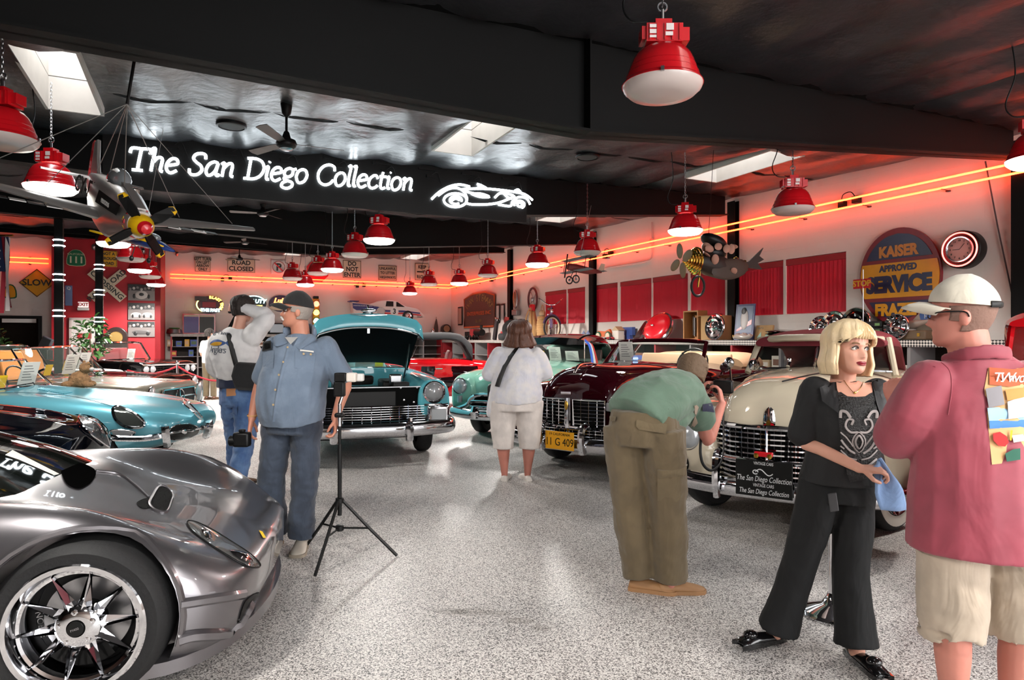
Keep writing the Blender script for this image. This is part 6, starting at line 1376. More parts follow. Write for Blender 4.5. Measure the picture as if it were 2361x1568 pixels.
# ---------------------------------------------------------------- woman in white, seen from behind
p3 = person('woman in white printed top and cropped trousers seen from behind with black strap', (.045,6.95,0))
J = dict(pelvis=(0,0,.85), chest=(.02,0,1.2), neck=(.03,.0,1.40), head=(.035,.02,1.555), sl=(-.2,0,1.33), sr=(.24,0,1.33), el=(-.275,.02,1.13), wl=(-.13,.24,1.06), er=(.31,.02,1.13), wr=(.17,.24,1.06), hl=(-.145,0,.80), hr=(.14,0,.80), kl=(-.14,-.01,.44), kr=(.137,-.01,.44), al=(-.125,.0,.085), ar=(.12,.0,.085))
m = body_base(MB(), J, 1.12); Mh = headmat((.035,.03,1.55), R(175), R(-10)); m.join(head(MB()).xf(Mh)); hand(m, J['wl'],(.5,.8,.1),(.6,-.4,0), side=1); hand(m, J['wr'],(-.5,.8,.1),(-.6,-.4,0), side=-1)
for s in 'lr': limb(m, cl([(J['k' + s],.07,.07),(V(J['k' + s]).lerp(V(J['a' + s]),.35) + V((0,.0,0)),.068,.07),(V(J['k' + s]).lerp(V(J['a' + s]),.8),.045,.047),(J['a' + s],.038,.042)]))
fuse(m, 'body', SK3, p3, vox=.008, it=3)
hr_ = hair_shell(p3, Mh, mat('brown_hair', (92,52,32), rough=.5, bump=.3, bscale=60, vary=.3, vscale=30),-.05, lambda t: .6, puff=.022, flare=.09, wave=.006, top=.012, th=.03)
WHT = cloth('white_print_top', (226,222,222),5,.4, alt=(214,213,222))
m = MB(); limb(m, cl([((-.0,.0,.84),.285,.24),((.0,-.01,.95),.278,.238),((.01,.0,1.06),.262,.205),((.02,0,1.17),.268,.19),((.02,0,1.28),.252,.16),((.025,0,1.365),.18,.11),((.03,0,1.42),.085,.08)]), round_=False)
limb(m, cl([((-.27,.03,.70),.05,.09),((-.24,.02,.85),.06,.14),((-.2,.0,1.0),.06,.12)]))
sleeve(m, (-.17,0,1.32),(-.28,.03,1.12),.095,.088,(-.235,.0,1.22),.09); sleeve(m, (.21,0,1.32),(.31,.03,1.12),.095,.088,(.27,0,1.22),.09)
t3 = fuse(m, 'top', WHT, p3, vox=.011, it=5, wr=.008, wsc=(7,7,9), seed=2); b3 = bvh_of(t3.data)
m = MB(); sleeve(m, (-.28,.03,1.13),(-.15,.22,1.06),.083,.06); sleeve(m, (.31,.03,1.13),(.19,.22,1.06),.083,.06); fuse(m, 'sheer_sleeves', cloth('sheer_sleeve', (226,200,192),7,.2), p3, vox=.011, it=3)
WTR = cloth('white_trousers', (222,212,206),5,.3)
fuse(pants_mesh(J, ((.0,.0,.93),.25,.21),.268,.225,(.152,.136,.12,.112,.114), {'pl': V((-.14,-.01,.335)), 'pr': V((.135,-.01,.335))}), 'cropped_trousers', WTR, p3, vox=.011, it=4, wr=.006, wsc=(8,8,6), seed=6)
WSH = mat('white_clog', (226,218,210), rough=.5)
shoe(p3,(-.125,-.03,0), R(172), WSH, WSH, L=.26, h=.06); shoe(p3,(.125,-.03,0), R(195), WSH, WSH, L=.26, h=.06)
bg = thing('shoulder_bag', 'black shoulder bag strap crossing the back of the woman in white', 'bag', (.045,6.95,0)); st_ = []
for (u, v) in ((1203,792),(1190,805),(1176,824),(1164,845),(1155,868),(1148,892)):
 h, n = pix_hit(b3, car_matrix(p3).inverted(), u, v); st_.append(h + n * .012)
MB().tube(st_, .05,6, hint=(1,0,.5), flat=.15).build('strap', BLACK, bg); MB().bx(-.31,-.2,.12,.3,.78,1.0).build('pouch', BLACK, bg, bevel=.03)
# ---------------------------------------------------------------- man bending to photograph the cream car
p4 = person('bending man in green polo shirt and khaki cargo trousers photographing the cream car', (.84,3.86,0))
J = dict(pelvis=(-.075,0,.99), chest=(.17,.24,1.155), neck=(.30,.38,1.215), head=(.335,.45,1.255), sl=(.08,.45,1.17), sr=(.30,.20,1.13), el=(.2,.68,.93), wl=(.46,.66,1.08), er=(.40,.30,.845), wr=(.545,.47,1.06), hl=(-.165,.07,.93), hr=(.035,-.07,.93), kl=(-.135,.05,.5), kr=(.07,-.04,.5), al=(-.085,.04,.08), ar=(.085,-.02,.08))
m = body_base(MB(), J, 1.05); fdir = V((.45,.85,0)).normalized(); Mh = headmat((.345,.465,1.265), R(152), R(38)); m.join(head(MB()).xf(Mh))
hand(m, J['wr'],(-.1,.2,1),(-.6,.3,0), curl=.7, side=-1); hand(m, J['wl'],(.2,-.1,1),(.6,-.3,0), curl=.7, side=1)
fuse(m, 'body', SK3, p4, vox=.007, it=3)
hair_shell(p4, Mh, mat('short_brown_hair', (104,82,62), rough=.7, bump=.5, bscale=60),.24, lambda t: .6 if t > .6 else 1.5, puff=.008, top=.0, wave=.001, follow=True)
GRN = cloth('sage_green_cotton', (94,119,101),5,.4, alt=(102,128,110)); lat = V((.85,-.5,0)).normalized()
m = MB(); limb(m, cl([((-.12,-.02,1.02),.205,.15),((-.03,.05,1.09),.215,.165),((.08,.16,1.13),.225,.165),((.18,.26,1.16),.215,.145),((.26,.34,1.19),.14,.1),((.30,.385,1.21),.08,.08)]), hint=lat, round_=False)
limb(m, cl([((.0,.03,.98),.1,.08),((.12,.1,1.03),.12,.09),((.22,.2,1.08),.1,.08)]))
sleeve(m, (.27,.22,1.13),(.35,.275,.985),.10,.092); sleeve(m, (.10,.42,1.16),(.17,.62,1.0),.095,.085)
s4 = fuse(m, 'polo_shirt', GRN, p4, vox=.009, it=5, wr=.011, wsc=(8,8,8), seed=9); b4 = bvh_of(s4.data)
patch('sleeve_band', p4, b4,[(1619,932),(1640,929),(1671,930),(1671,951),(1645,951),(1619,948)], cloth('navy_band', (26,30,66),6,.2), off=.004, smooth_pts=0)
patch('side_stripe', p4, b4,[(1600,935),(1610,938),(1604,960),(1609,975),(1592,990),(1600,965)], cloth('tan_stripe', (188,166,146),6,.2), off=.004, smooth_pts=2)
KHK = cloth('khaki_drill', (100,85,61),5,.4)
pm4 = fuse(pants_mesh(J, ((-.075,-.0,1.075),.19,.14),.205,.165,(.13,.122,.108,.102,.1), {}), 'cargo_trousers', KHK, p4, vox=.009, it=4, wr=.011, wsc=(7,7,7), seed=4); bp4 = bvh_of(pm4.data)
ZD = lambda pts: [(1380 + x / 2.45,760 + y / 2.45) for x, y in pts]
for nm, q in (('pocket_flap', [(216,512),(385,535),(380,592),(350,590),(230,565),(214,545)]),('pocket_flap', [(70,490),(108,492),(100,520),(72,520)]),('cargo_pocket', [(335,800),(455,790),(460,950),(440,972),(335,965)]),('cargo_flap', [(333,788),(490,770),(488,820),(460,830),(338,845)])): patch(nm, p4, bp4, ZD(q), cloth('khaki_pocket', (106,91,66),7,.3), off=.009 if 'flap' in nm else .005, smooth_pts=0)
bl = []
for (u, v) in ((1424,934),(1450,931),(1480,934),(1510,941),(1540,950)):
 h, n = pix_hit(bp4, car_matrix(p4).inverted(), u, v); bl.append(h + n * .006)
MB().tube(bl, .018,6, flat=.35).build('belt', mat('brown_belt', (62,40,30), rough=.6), p4)
LOAF = mat('tan_loafer', (168,124,84), rough=.6)
shoe(p4,(-.1,.03,0), R(75), LOAF, LOAF, h=.08, wk=1.05); shoe(p4,(.06,-.02,0), R(95), LOAF, LOAF, h=.08, wk=1.05)
cm3 = thing('camera', 'black camera with dangling strap held by the bending man', 'camera', (1.43,4.44,1.165))
MB().bx(-.065,.065,-.03,.03,-.045,.045).build('body', BLACK, cm3, bevel=.012, rot=R(-28)); MB().lathe([(.035,0),(.036,.09),(.001,.09)],18).rot(-PI / 2,0,-R(28)).build('lens', BLACK, cm3)
sp = []
for (u, v, y) in ((1617,975,4.2),(1616,1010,4.15),(1615,1045,4.12),(1622,1072,4.12),(1640,1085,4.13),(1660,1070,4.14),(1668,1040,4.16),(1668,1000,4.2),(1668,930,4.34)): P = at(u, v, y); sp.append(P - V(cm3.location))
MB().tube(crom(sp, 4),.009,6, hint=(1,0,0), flat=.25).build('strap', BLACK, cm3)
# ---------------------------------------------------------------- blonde woman in black jacket
p5 = person('blonde woman in black short-sleeved jacket and trousers holding a pale blue cloth', (1.515,3.10,0))
J = dict(pelvis=(.045,.03,.83), chest=(.06,.03,1.13), neck=(.06,.03,1.275), head=(.07,.0,1.44), sl=(.235,.02,1.235), sr=(-.085,.03,1.25), el=(.30,.0,1.02), wl=(.40,-.14,.985), er=(-.145,.0,1.01), wr=(.04,-.165,.905), hl=(.12,.03,.78), hr=(-.04,.03,.78), kl=(.075,-.02,.43), kr=(-.13,.05,.43), al=(.065,-.09,.10), ar=(-.235,.10,.10))
m = body_base(MB(), J, .8); Mh = headmat((.07,-.005,1.437), R(14), R(-2), R(4),.98); hd = head(MB(), nose=.9, lip=.8, jaw=.93).xf(Mh); m.join(hd)
limb(m, [((.06,.01,1.18),.11,.07),((.06,.03,1.26),.06,.055)])
hand(m, J['wr'],(.85,-.2,.0),(.0,.3,-1), curl=.8, sc=.92, side=-1); hand(m, J['wl'],(.9,-.3,.0),(0,1,-.4), curl=.4, sc=.92, side=-1)
fuse(m, 'body', SK2, p5, vox=.0045, it=2)
face(p5, Mh, (140,36,48),(140,108,78),(62,52,46), lash=True)
BLD = mat('blonde_hair', (232,206,164), rough=.4, vary=.15, vscale=40, bump=.12, bscale=90)
hair_shell(p5, Mh, BLD, -.02, lambda t: (.05 if t > .84 else lerp(.05,.5,(.84 - t) / .14) if t > .70 else lerp(.5,1.12, min(1,(.70 - t) / .12))), puff=.018, flare=.05, wave=.0035, top=.02, th=.016, nlev=40, na=72, curl=.022)
for k in range(9):
 a0 = lerp(-.62,.55, k / 8); Zt = lambda t: (t - .5) * .238
 MB().tube(crom([(.085 * math.sin(a0 * .3 + .05),-.035, Zt(1.06)),(.088 * math.sin(a0 * .75),-.088, Zt(.93)),(.094 * math.sin(a0),-.112 * math.cos(a0 * .6) + .004, Zt(.76)),(.098 * math.sin(a0 * 1.12),-.108 * math.cos(a0 * .7), Zt(.68 + .03 * abs(a0)))],5),[.014] * 8 + [.012] * 4 + [.009] * 3 + [.003],8, flat=.45, hint=(0,-1,0)).xf(Mh).build('fringe_lock', BLD, p5)
BLKJ = cloth('black_jacket_cloth', (13,13,15),6,.3, rough=.75, sheen=0)
m = MB(); limb(m, cl([((.06,.02,.815),.205,.15),((.06,.015,.9),.185,.135),((.06,.015,.98),.175,.13),((.06,.0,1.08),.185,.14),((.065,.01,1.16),.18,.13),((.068,.025,1.235),.15,.085),((.068,.035,1.275),.075,.06)]), round_=False)
sleeve(m, (-.065,.03,1.238),(-.14,.005,1.035),.078,.07); sleeve(m, (.215,.02,1.228),(.29,.0,1.035),.078,.07)
s5 = fuse(m, 'jacket', BLKJ, p5, vox=.007, it=4, wr=.004, wsc=(11,11,6), seed=7); b5 = bvh_of(s5.data)
ZB = lambda pts: [(1740 + x / 1.62,600 + y / 1.62) for x, y in pts]
patch('neckline', p5, b5, ZB([(308,440),(345,428),(415,425),(432,440),(438,500),(410,512),(345,512),(312,498)]), SK2, off=.004, smooth_pts=3)
bl_ = patch('blouse', p5, b5, ZB([(308,498),(345,512),(410,512),(440,496),(452,560),(462,680),(460,780),(440,800),(355,830),(335,740),(318,640)]), mat('black_lace', (13,12,13), rough=.4, bump=.6, bscale=120), off=.007, smooth_pts=2)
WPR = mat('blouse_print', (158,150,148), rough=.7)
def pr_line(pts, r=.0035, cl_=False):
 Mi = car_matrix(p5).inverted(); L_ = []
 for P in crom([(a, b, 0) for a, b in ZB(pts)],5, cl_):
  h, n = pix_hit(b5, Mi, P.x, P.y); L_.append(h + n * .012)
 MB().tube(L_, r, 5, closed=cl_, flat=.4).build('print_scroll', WPR, bl_)
pr_line([(385,640),(408,675),(385,715),(362,675)], cl_=True); pr_line([(385,652),(398,675),(385,700),(372,675)], cl_=True, r=.005)
for s in (-1,1):
 pr_line([(385 + s * 4,640),(385 + s * 30,640),(385 + s * 48,620),(385 + s * 40,596),(385 + s * 20,598),(385 + s * 26,615)], r=.005)
 pr_line([(385 + s * 22,690),(385 + s * 45,660),(385 + s * 64,640)]); pr_line([(385 + s * 14,720),(385 + s * 40,700),(385 + s * 62,668)], r=.005); pr_line([(385 + s * 8,745),(385 + s * 40,735),(385 + s * 64,705)]); pr_line([(385 + s * 10,770),(385 + s * 35,765),(385 + s * 62,742)], r=.005); pr_line([(385 + s * 30,590),(385 + s * 45,570),(385 + s * 62,568),(385 + s * 64,590)], r=.007); pr_line([(385 + s * 52,700),(385 + s * 64,690)])
LPL = cloth('black_lapel', (26,26,29),7,.2, rough=.55, sheen=0)
patch('lapel', p5, b5, ZB([(285,440),(308,440),(312,500),(316,575),(255,530),(240,478),(262,468)]), LPL, off=.012, smooth_pts=0); patch('lapel', p5, b5, ZB([(432,440),(460,452),(490,460),(505,482),(498,530),(468,598),(448,540),(438,490)]), LPL, off=.012, smooth_pts=0)
pr_n = []
for q in ((332,452),(350,480),(372,500),(392,482),(405,455)):
 h, n = pix_hit(b5, car_matrix(p5).inverted(), *ZB([q])[0]); pr_n.append(h + n * .009)
MB().tube(crom(pr_n, 4),.0015,5).ell(tuple(pr_n[2]),.006).build('necklace', mat('gold', (212,176,96), rough=.2, metal=1), p5)
BLKT = cloth('black_trousers', (9,10,12),6,.25, sheen=0)
fuse(pants_mesh(J, ((.05,.03,.92),.155,.12),.17,.135,(.098,.09,.082,.086,.098), {'pl': V((.065,-.08,.075)), 'pr': V((-.225,.085,.075))}), 'trousers', BLKT, p5, vox=.008, it=4, wr=.008, wsc=(8,8,5), seed=1)
for c, yw in (((.065,-.07,.012), R(6)),((-.235,.10,.012), R(-72))):
 o = shoe(p5, c, yw, mat('black_patent', (14,13,14), rough=.15, coat=.5), L=.235, h=.055, wk=.85)
 MB().ell((c[0] + math.sin(yw) * .14, c[1] - math.cos(yw) * .14,.065),(.035,.03,.02)).build('bow', mat('black_patent'), o)
MB().bx(-.02,.02,-.004,.004,-.045,.04).build('belt_phone', mat('phone_grey', (60,60,62), rough=.4), p5, smooth=0, bevel=.004, loc=(-.055,-.115,.745), rot=(0,-.15,0))
cm = thing('cleaning_cloth', 'pale blue cloth hanging from the hand of the blonde woman', 'cloth', (1.515,3.10,0))
cv = [[V((lerp(.115,.165, t) + s * lerp(.022,.058, min(1, t * 1.6)) + .03 * t, -.165 + .012 * math.sin(s * 3 + t * 5),.935 - .215 * t + .02 * s * (1 - t))) for s in [-1 + k / 5 for k in range(11)]] for t in [k / 10 for k in range(11)]]
o = MB().loft(cv, ring_closed=False, cap=False).build('folded_cloth', cloth('microfibre_blue', (128,158,202),10,.3), cm, smooth=80); q = o.modifiers.new('s', 'SOLIDIFY'); q.thickness = .012
# ---------------------------------------------------------------- man in maroon shirt
p6 = person('man in maroon shirt, cream cap and khaki shorts standing with his back turned', (1.68,2.38,0))
J = dict(pelvis=(.02,0,.83), chest=(.02,0,1.2), neck=(.01,.02,1.40), head=(-.02,.03,1.59), sl=(-.16,.03,1.335), sr=(.2,-.02,1.335), el=(-.225,.05,1.10), wl=(-.12,.27,1.20), er=(.29,.05,1.07), wr=(.2,.28,1.02), hl=(-.09,.0,.78), hr=(.14,-.02,.78), kl=(-.085,0,.44), kr=(.145,-.02,.44), al=(-.06,.03,.085), ar=(.125,.0,.085))
m = body_base(MB(), J, 1.12); Mh = headmat((-.02,.04,1.575), R(-128), R(0),0,1.02); m.join(head(MB(), nose=1.1, jaw=1.1).xf(Mh)); limb(m, [((.01,.03,1.36),.07,.07),((-.01,.03,1.5),.066,.07)])
hand(m, J['wl'],(-.15,.3,.9),(.8,.3,0), curl=.7, side=1); hand(m, J['wr'],(-.3,.9,0),(-.9,-.3,0), side=1)
fuse(m, 'body', SK3, p6, vox=.007, it=2)
hair_shell(p6, Mh, mat('cropped_grey_hair', (122,92,80), rough=.85, bump=.2, bscale=90),.24, lambda t: 1.2 if t > .4 else 1.7, puff=.004, top=-.01, wave=.0, th=.005, follow=True, t0=.62)
CRM = cloth('cream_cotton', (206,198,182),10,.15); ch_ = cap_hat(p6, Mh @ Matrix.Scale(1.04,4), CRM, CRM, peak=.085)
MB().tube([((.0905) * math.sin(a),.005 + .1065 * math.cos(a),.03) for a in [lerp(-.75,.75, k / 10) for k in range(11)]],.011,6, hint=(0,0,1), flat=.4).xf(Mh @ Matrix.Scale(1.04,4)).build('cap_strap', BLACK, ch_)
GL = MB()
for s in (-1,1): GL.tube(crom([(s * .06,-.085,.0),(s * .085,-.06,.006),(s * .092,.01,.006),(s * .088,.025,-.012)],4),.0025,5)
GL.tube([(s, -.1, z) for s, z in ((-.055,-.012),(-.055,.012),(-.012,.012),(.012,.012),(.055,.012),(.055,-.012),(.012,-.014),(-.012,-.014))],.0025,5, closed=True); GL.xf(Mh).build('glasses', BLACK, p6)
MRN = cloth('maroon_silk', (134,44,60),4,.3, rough=.65, alt=(146,52,68))
m = MB(); limb(m, cl([((.02,0,.725),.25,.205),((.02,0,.85),.245,.20),((.02,0,1.0),.232,.18),((.02,0,1.15),.228,.16),((.02,.0,1.28),.222,.135),((.015,.01,1.365),.17,.1),((.01,.02,1.43),.09,.085)]), round_=False)
sleeve(m, (-.14,.02,1.32),(-.225,.10,1.115),.098,.085,(-.215,.03,1.2),.095); sleeve(m, (.18,-.02,1.32),(.29,.05,1.08),.098,.09)
s6 = fuse(m, 'shirt', MRN, p6, vox=.008, it=5, wr=.008, wsc=(6,6,4), seed=11); b6 = bvh_of(s6.data)
m = MB(); limb(m, cl([((-.085,.05,1.405),.022,.008),((-.07,-.05,1.43),.026,.008),((.015,-.08,1.44),.028,.008),((.095,-.04,1.425),.026,.008),((.095,.06,1.40),.022,.008)]), hint=(0,0,1)); fuse(m, 'collar', MRN, p6, vox=.007, it=3)
ZM = lambda pts: [(2040 + x / 2.53,680 + y / 2.53) for x, y in pts]
art = patch('back_print', p6, b6, ZM([(578,550),(600,428),(812,432),(860,440),(870,960),(622,990)]), mat('print_sand', (206,160,110), rough=.8), off=.004, smooth_pts=0)
for nm, q, c in (('print_banner', [(602,428),(740,440),(815,430),(860,430),(862,520),(720,540),(605,528)],(176,84,50)),('print_sky', [(590,660),(862,640),(864,730),(600,735)],(150,188,220)),('print_sea', [(600,735),(864,725),(866,770),(604,782)],(70,122,178)),('print_photo', [(580,553),(670,535),(690,640),(595,660)],(132,128,132)),('print_page', [(705,625),(800,592),(806,712),(712,725)],(214,208,206)),('print_book', [(692,560),(800,545),(800,600),(705,620)],(190,132,70)),('print_red_wagon', [(620,810),(660,800),(700,825),(712,860),(690,885),(650,880),(622,850)],(170,34,34)),('print_green_truck', [(690,925),(740,900),(775,895),(776,960),(700,972)],(40,92,74)),('print_white_truck', [(730,820),(790,812),(806,850),(740,862)],(206,196,180)),('print_umbrella', [(722,790),(735,790),(728,850),(718,850)],(216,170,40))):
 patch(nm, p6, b6, ZM(q), mat('art_' + nm, c, rough=.8), off=.008 if nm in ('print_sky', 'print_sea', 'print_banner') else .011, smooth_pts=0, parent=art)
for k, ch in enumerate('T.Wavco'):
 h, n = pix_hit(b6, car_matrix(p6).inverted(), *ZM([(640 + k * 27,495)])[0]); text('print_letter', ch, .05, PAPER, p6, h + n * .013,(PI / 2,0, math.atan2(n.x, -n.y)),.0008, shear=.3)
strip('yoke_seam', p6, b6, ZM([(400,395),(480,385),(600,378),(760,380)]), MRN, r=.0016, off=.001); strip('shoulder_seam', p6, b6, ZM([(275,355),(330,395),(380,450),(390,560),(370,700)]), MRN, r=.0016, off=.001)
SHO = cloth('stone_shorts', (172,156,138),6,.35)
fuse(pants_mesh(J, ((.02,0,.9),.18,.14),.2,.16,(.112,.112,.11,.112,.115), {'pl': V((-.095,0,.455)), 'pr': V((.15,-.02,.455))}), 'shorts', SHO, p6, vox=.009, it=4, wr=.007, wsc=(8,8,8), seed=13)
shoe(p6,(-.06,.03,0), R(190), SNK, SOL, h=.1, wk=1.1); shoe(p6,(.125,0,0), R(175), SNK, SOL, h=.1, wk=1.1)
# ---------------------------------------------------------------- far figures
p7 = person('small distant person in white shirt behind the sweatshirt man', (-7.5,16.3,0))
J = dict(pelvis=(0,0,.95), chest=(0,0,1.3), neck=(0,0,1.48), head=(0,0,1.64), sl=(-.17,0,1.42), sr=(.17,0,1.42), el=(-.22,.02,1.15), wl=(-.15,.1,.95), er=(.22,.02,1.15), wr=(.15,.1,.95), hl=(-.09,0,.9), hr=(.09,0,.9), kl=(-.09,0,.48), kr=(.09,0,.48), al=(-.09,0,.08), ar=(.09,0,.08))
m = body_base(MB(), J); Mh = headmat((0,0,1.63), R(120)); m.join(head(MB(), nr=20, na=24).xf(Mh)); fuse(m, 'body', SK2, p7, vox=.014, it=2)
hair_shell(p7, Mh, mat('dark_hair'),.25, lambda t: .6 if t > .6 else 1.4, puff=.012)
m = MB(); limb(m, cl([((0,0,.9),.19,.14),((0,0,1.2),.19,.14),((0,0,1.4),.18,.11),((0,0,1.48),.08,.07)]), round_=False); sleeve(m, (-.15,0,1.4),(-.21,.02,1.2),.08,.07); sleeve(m, (.15,0,1.4),(.21,.02,1.2),.08,.07); fuse(m, 'shirt', WTR, p7, vox=.014, it=3)
fuse(pants_mesh(J, ((0,0,.98),.17,.12),.18,.13,(.1,.09,.08,.075,.075), {}), 'trousers', KHK, p7, vox=.014, it=3); shoe(p7,(-.09,0,0), R(150), BRN); shoe(p7,(.09,0,0), R(150), BRN)
p8 = person('seated person in straw hat and red shirt in the dark doorway', tuple(W(-4.55,23.7)))
J = dict(pelvis=(0,0,.5), chest=(0,-.03,.88), neck=(0,-.05,1.06), head=(0,-.06,1.2), sl=(-.17,-.03,1.0), sr=(.17,-.03,1.0), el=(-.22,-.12,.75), wl=(-.1,-.32,.7), er=(.22,-.12,.75), wr=(.1,-.32,.7), hl=(-.09,-.03,.5), hr=(.09,-.03,.5), kl=(-.1,-.45,.5), kr=(.1,-.45,.5), al=(-.1,-.48,.08), ar=(.1,-.48,.08))
m = body_base(MB(), J); Mh = headmat((0,-.06,1.2), R(40)); m.join(head(MB(), nr=20, na=24).xf(Mh)); fuse(m, 'body', SK2, p8, vox=.014, it=2)
m = MB(); limb(m, cl([((0,0,.5),.18,.14),((0,-.02,.8),.19,.14),((0,-.03,1.0),.17,.1),((0,-.05,1.06),.08,.07)]), round_=False); sleeve(m, (-.15,-.03,.98),(-.2,-.13,.76),.08,.07); sleeve(m, (.15,-.03,.98),(.2,-.13,.76),.08,.07); fuse(m, 'shirt', cloth('red_shirt', (150,32,44),5,.2), p8, vox=.014, it=3)
MB().lathe([(.2,-.01),(.2,0),(.1,.012),(.085,.09),(.05,.11),(.001,.112)],24).xf(Mh @ Matrix.Translation((0,0,.06))).build('straw_hat', mat('straw', (196,160,110), rough=.8), p8)
fuse(pants_mesh(J, ((0,0,.6),.16,.12),.17,.12,(.1,.09,.08,.075,.075), {}), 'trousers', JEAN1, p8, vox=.014, it=3); shoe(p8,(-.1,-.46,0),0, BRN); shoe(p8,(.1,-.46,0),0, BRN)
ch8 = thing('office_chair', 'dark chair under the seated person in the doorway', 'chair', tuple(W(-4.55,23.72)))
MB().bx(-.24,.24,-.24,.24,.38,.42).build('seat', BLACK, ch8, bevel=.02); MB().bx(-.22,.22,.2,.25,.5,.95).build('backrest', BLACK, ch8, bevel=.02)
for a, b in ((-1,-1),(-1,1),(1,-1),(1,1)): MB().tube([(a * .2, b * .2,.38),(a * .22, b * .22,0)],.015,8).build('leg', BLACK, ch8)
# ================================================================== SIGNS AND WALL THINGS
SIGNW = mat('sign_white', (214,196,170), rough=.45); SIGNY = mat('sign_yellow', (222,160,22), rough=.45); INK = mat('sign_ink', (40,42,38), rough=.5)
def span(fn, u0, v0, u1, v1, off=.045):
 A_, B_ = fn(u0, v0, off), fn(u1, v1, off); c = (A_ + B_) / 2; return c, math.hypot(B_.x - A_.x, B_.y - A_.y), abs(A_.z - B_.z)
RDW = lambda u, v, off: BW(u, v, off, QRED)
LFW = lambda u, v, off: BW(u, v, off, 23.2)
def board(name, label, cat, fn, box, bg, lines=(), fg=None, rz=ROT_B, edge=None, th=.02, grp=None, off=.045, sx=1.0):
 c, w, h = span(fn, *box, off=off); t = thing(name, label, cat, c, rz, grp)
 MB().bx(-w / 2, w / 2,-th / 2, th / 2,-h / 2, h / 2).build('panel', bg, t, smooth=0, bevel=.01)
 if edge:
  e = .035 * h
  for z in (-1,1): MB().bx(-w / 2 + .01, w / 2 - .01,-th / 2 - .006,-th / 2, z * (h / 2 - e) - e * .3, z * (h / 2 - e) + e * .3).build('border', edge, t, smooth=0)
  for x in (-1,1): MB().bx(x * (w / 2 - e) - e * .3, x * (w / 2 - e) + e * .3,-th / 2 - .006,-th / 2,-h / 2 + e, h / 2 - e).build('border', edge, t, smooth=0)
 for (s_, z, fr) in lines: text('lettering', s_, h * fr, fg or INK, t, (0,-th / 2 - .004, z * h), bold=h * fr * .035, sx=sx)
 return t, w, h
G1 = 'road signs on the far wall'
board('road_sign', 'cream road sign reading LEFT TURN ON LEFT ARROW ONLY', 'sign', BW, (449,591,486,628), SIGNW, [('LEFT TURN', .34,.25),('ON LEFT', .12,.25),('ARROW', -.1,.25),('ONLY', -.33,.25)], edge=INK, grp=G1, sx=.8)
board('road_sign', 'cream road sign reading ROAD CLOSED', 'sign', BW, (524,595,588,630), SIGNW, [('ROAD', .2,.44),('CLOSED', -.24,.44)], edge=INK, grp=G1)
t, w, h = board('road_sign', 'white no-parking sign with a red slashed ring', 'sign', BW, (625,599,660,633), WHITE, [('P', -.02,.7)], grp=G1)
MB().tube([(.4 * w * math.cos(a),-.02,.4 * w * math.sin(a)) for a in [2 * PI * k / 28 for k in range(28)]],.05 * w, 6, closed=True, hint=(0,1,0), flat=.3).tube([(-.28 * w, -.022,.28 * w),(.28 * w, -.022,-.28 * w)],.045 * w, 6, hint=(0,1,0)).build('red_ring', RED, t)
board('road_sign', 'cream road sign reading DO NOT ENTER', 'sign', BW, (790,599,833,643), SIGNW, [('DO', .3,.33),('NOT', .0,.33),('ENTER', -.31,.33)], edge=INK, grp=G1, sx=.9)
board('road_sign', 'faded road sign reading UNLAWFUL TO LITTER HIGHWAYS', 'sign', BW, (872,611,915,648), mat('sign_faded', (186,166,140), rough=.6),[('UNLAWFUL', .28,.24),('TO LITTER', 0,.24),('HIGHWAYS', -.3,.24)], edge=INK, grp=G1, sx=.85)
t, w, h = board('road_sign', 'cream road sign reading KEEP RIGHT with a black arrow', 'sign', BW, (956,606,990,648), SIGNW, [('KEEP', .27,.27),('RIGHT', -.3,.27)], edge=INK, grp=G1, sx=.8)
MB().prism([(-.35 * w, -.04 * h),(.1 * w, -.04 * h),(.1 * w, -.1 * h),(.36 * w, .0),(.1 * w, .1 * h),(.1 * w, .04 * h),(-.35 * w, .04 * h)],.006).move((0,-.02,0)).build('arrow', INK, t, smooth=0)
c, w, h = span(BW, 712,605,752,645); t = thing('stop_sign', 'red octagonal stop sign half hidden behind the pendant lamps', 'sign', c, ROT_B, G1)
MB().prism([(.45 * math.cos(R(22.5 + 45 * k)),.45 * math.sin(R(22.5 + 45 * k))) for k in range(8)],.02).build('panel', RED, t, smooth=0); text('lettering', 'STOP', .26, WHITE, t, (0,-.006,0))
# far-left wall and red block
c, w, h = span(LFW, 51,618,119,686); t = thing('road_sign', 'yellow diamond road sign reading SLOW', 'sign', c, ROT_B, 'road signs by the office'); a = h / 2
MB().prism([(0,-a),(a * 1.05,0),(0, a),(-a * 1.05,0)],.02).build('panel', SIGNY, t, smooth=0, bevel=.01); MB().tube([(0,-.004,-a * .95),(a, -.004,0),(0,-.004, a * .95),(-a, -.004,0)],.014,6, closed=True).build('border', INK, t); text('lettering', 'SLOW', .25, INK, t, (0,-.01,0), bold=.006)
c, w, h = span(RDW, 153,574,198,616); t = thing('route_sign', 'green spade-shaped California 111 route sign', 'sign', c, ROT_B, 'road signs by the office'); sp = [(0,.5),(.2,.46),(.36,.32),(.46,.1),(.5,-.15),(.49,-.36),(.36,-.44),(0,-.47)]; sp = sp + [(-x, z) for x, z in reversed(sp[1:-1])]
MB().prism([(x * w, z * h) for x, z in sp],.03).build('panel', mat('sign_cream_edge', (206,196,160), rough=.5), t, smooth=0); MB().prism([(x * w * .94, z * h * .94) for x, z in sp],.02).move((0,-.008,0)).build('green_face', mat('sign_green', (24,104,66), rough=.4), t, smooth=0)
text('numerals', '111', h * .52, SIGNW, t, (0,-.012,-h * .12), bold=.008); text('lettering', 'CALIFORNIA', h * .15, SIGNW, t, (0,-.012, h * .22))
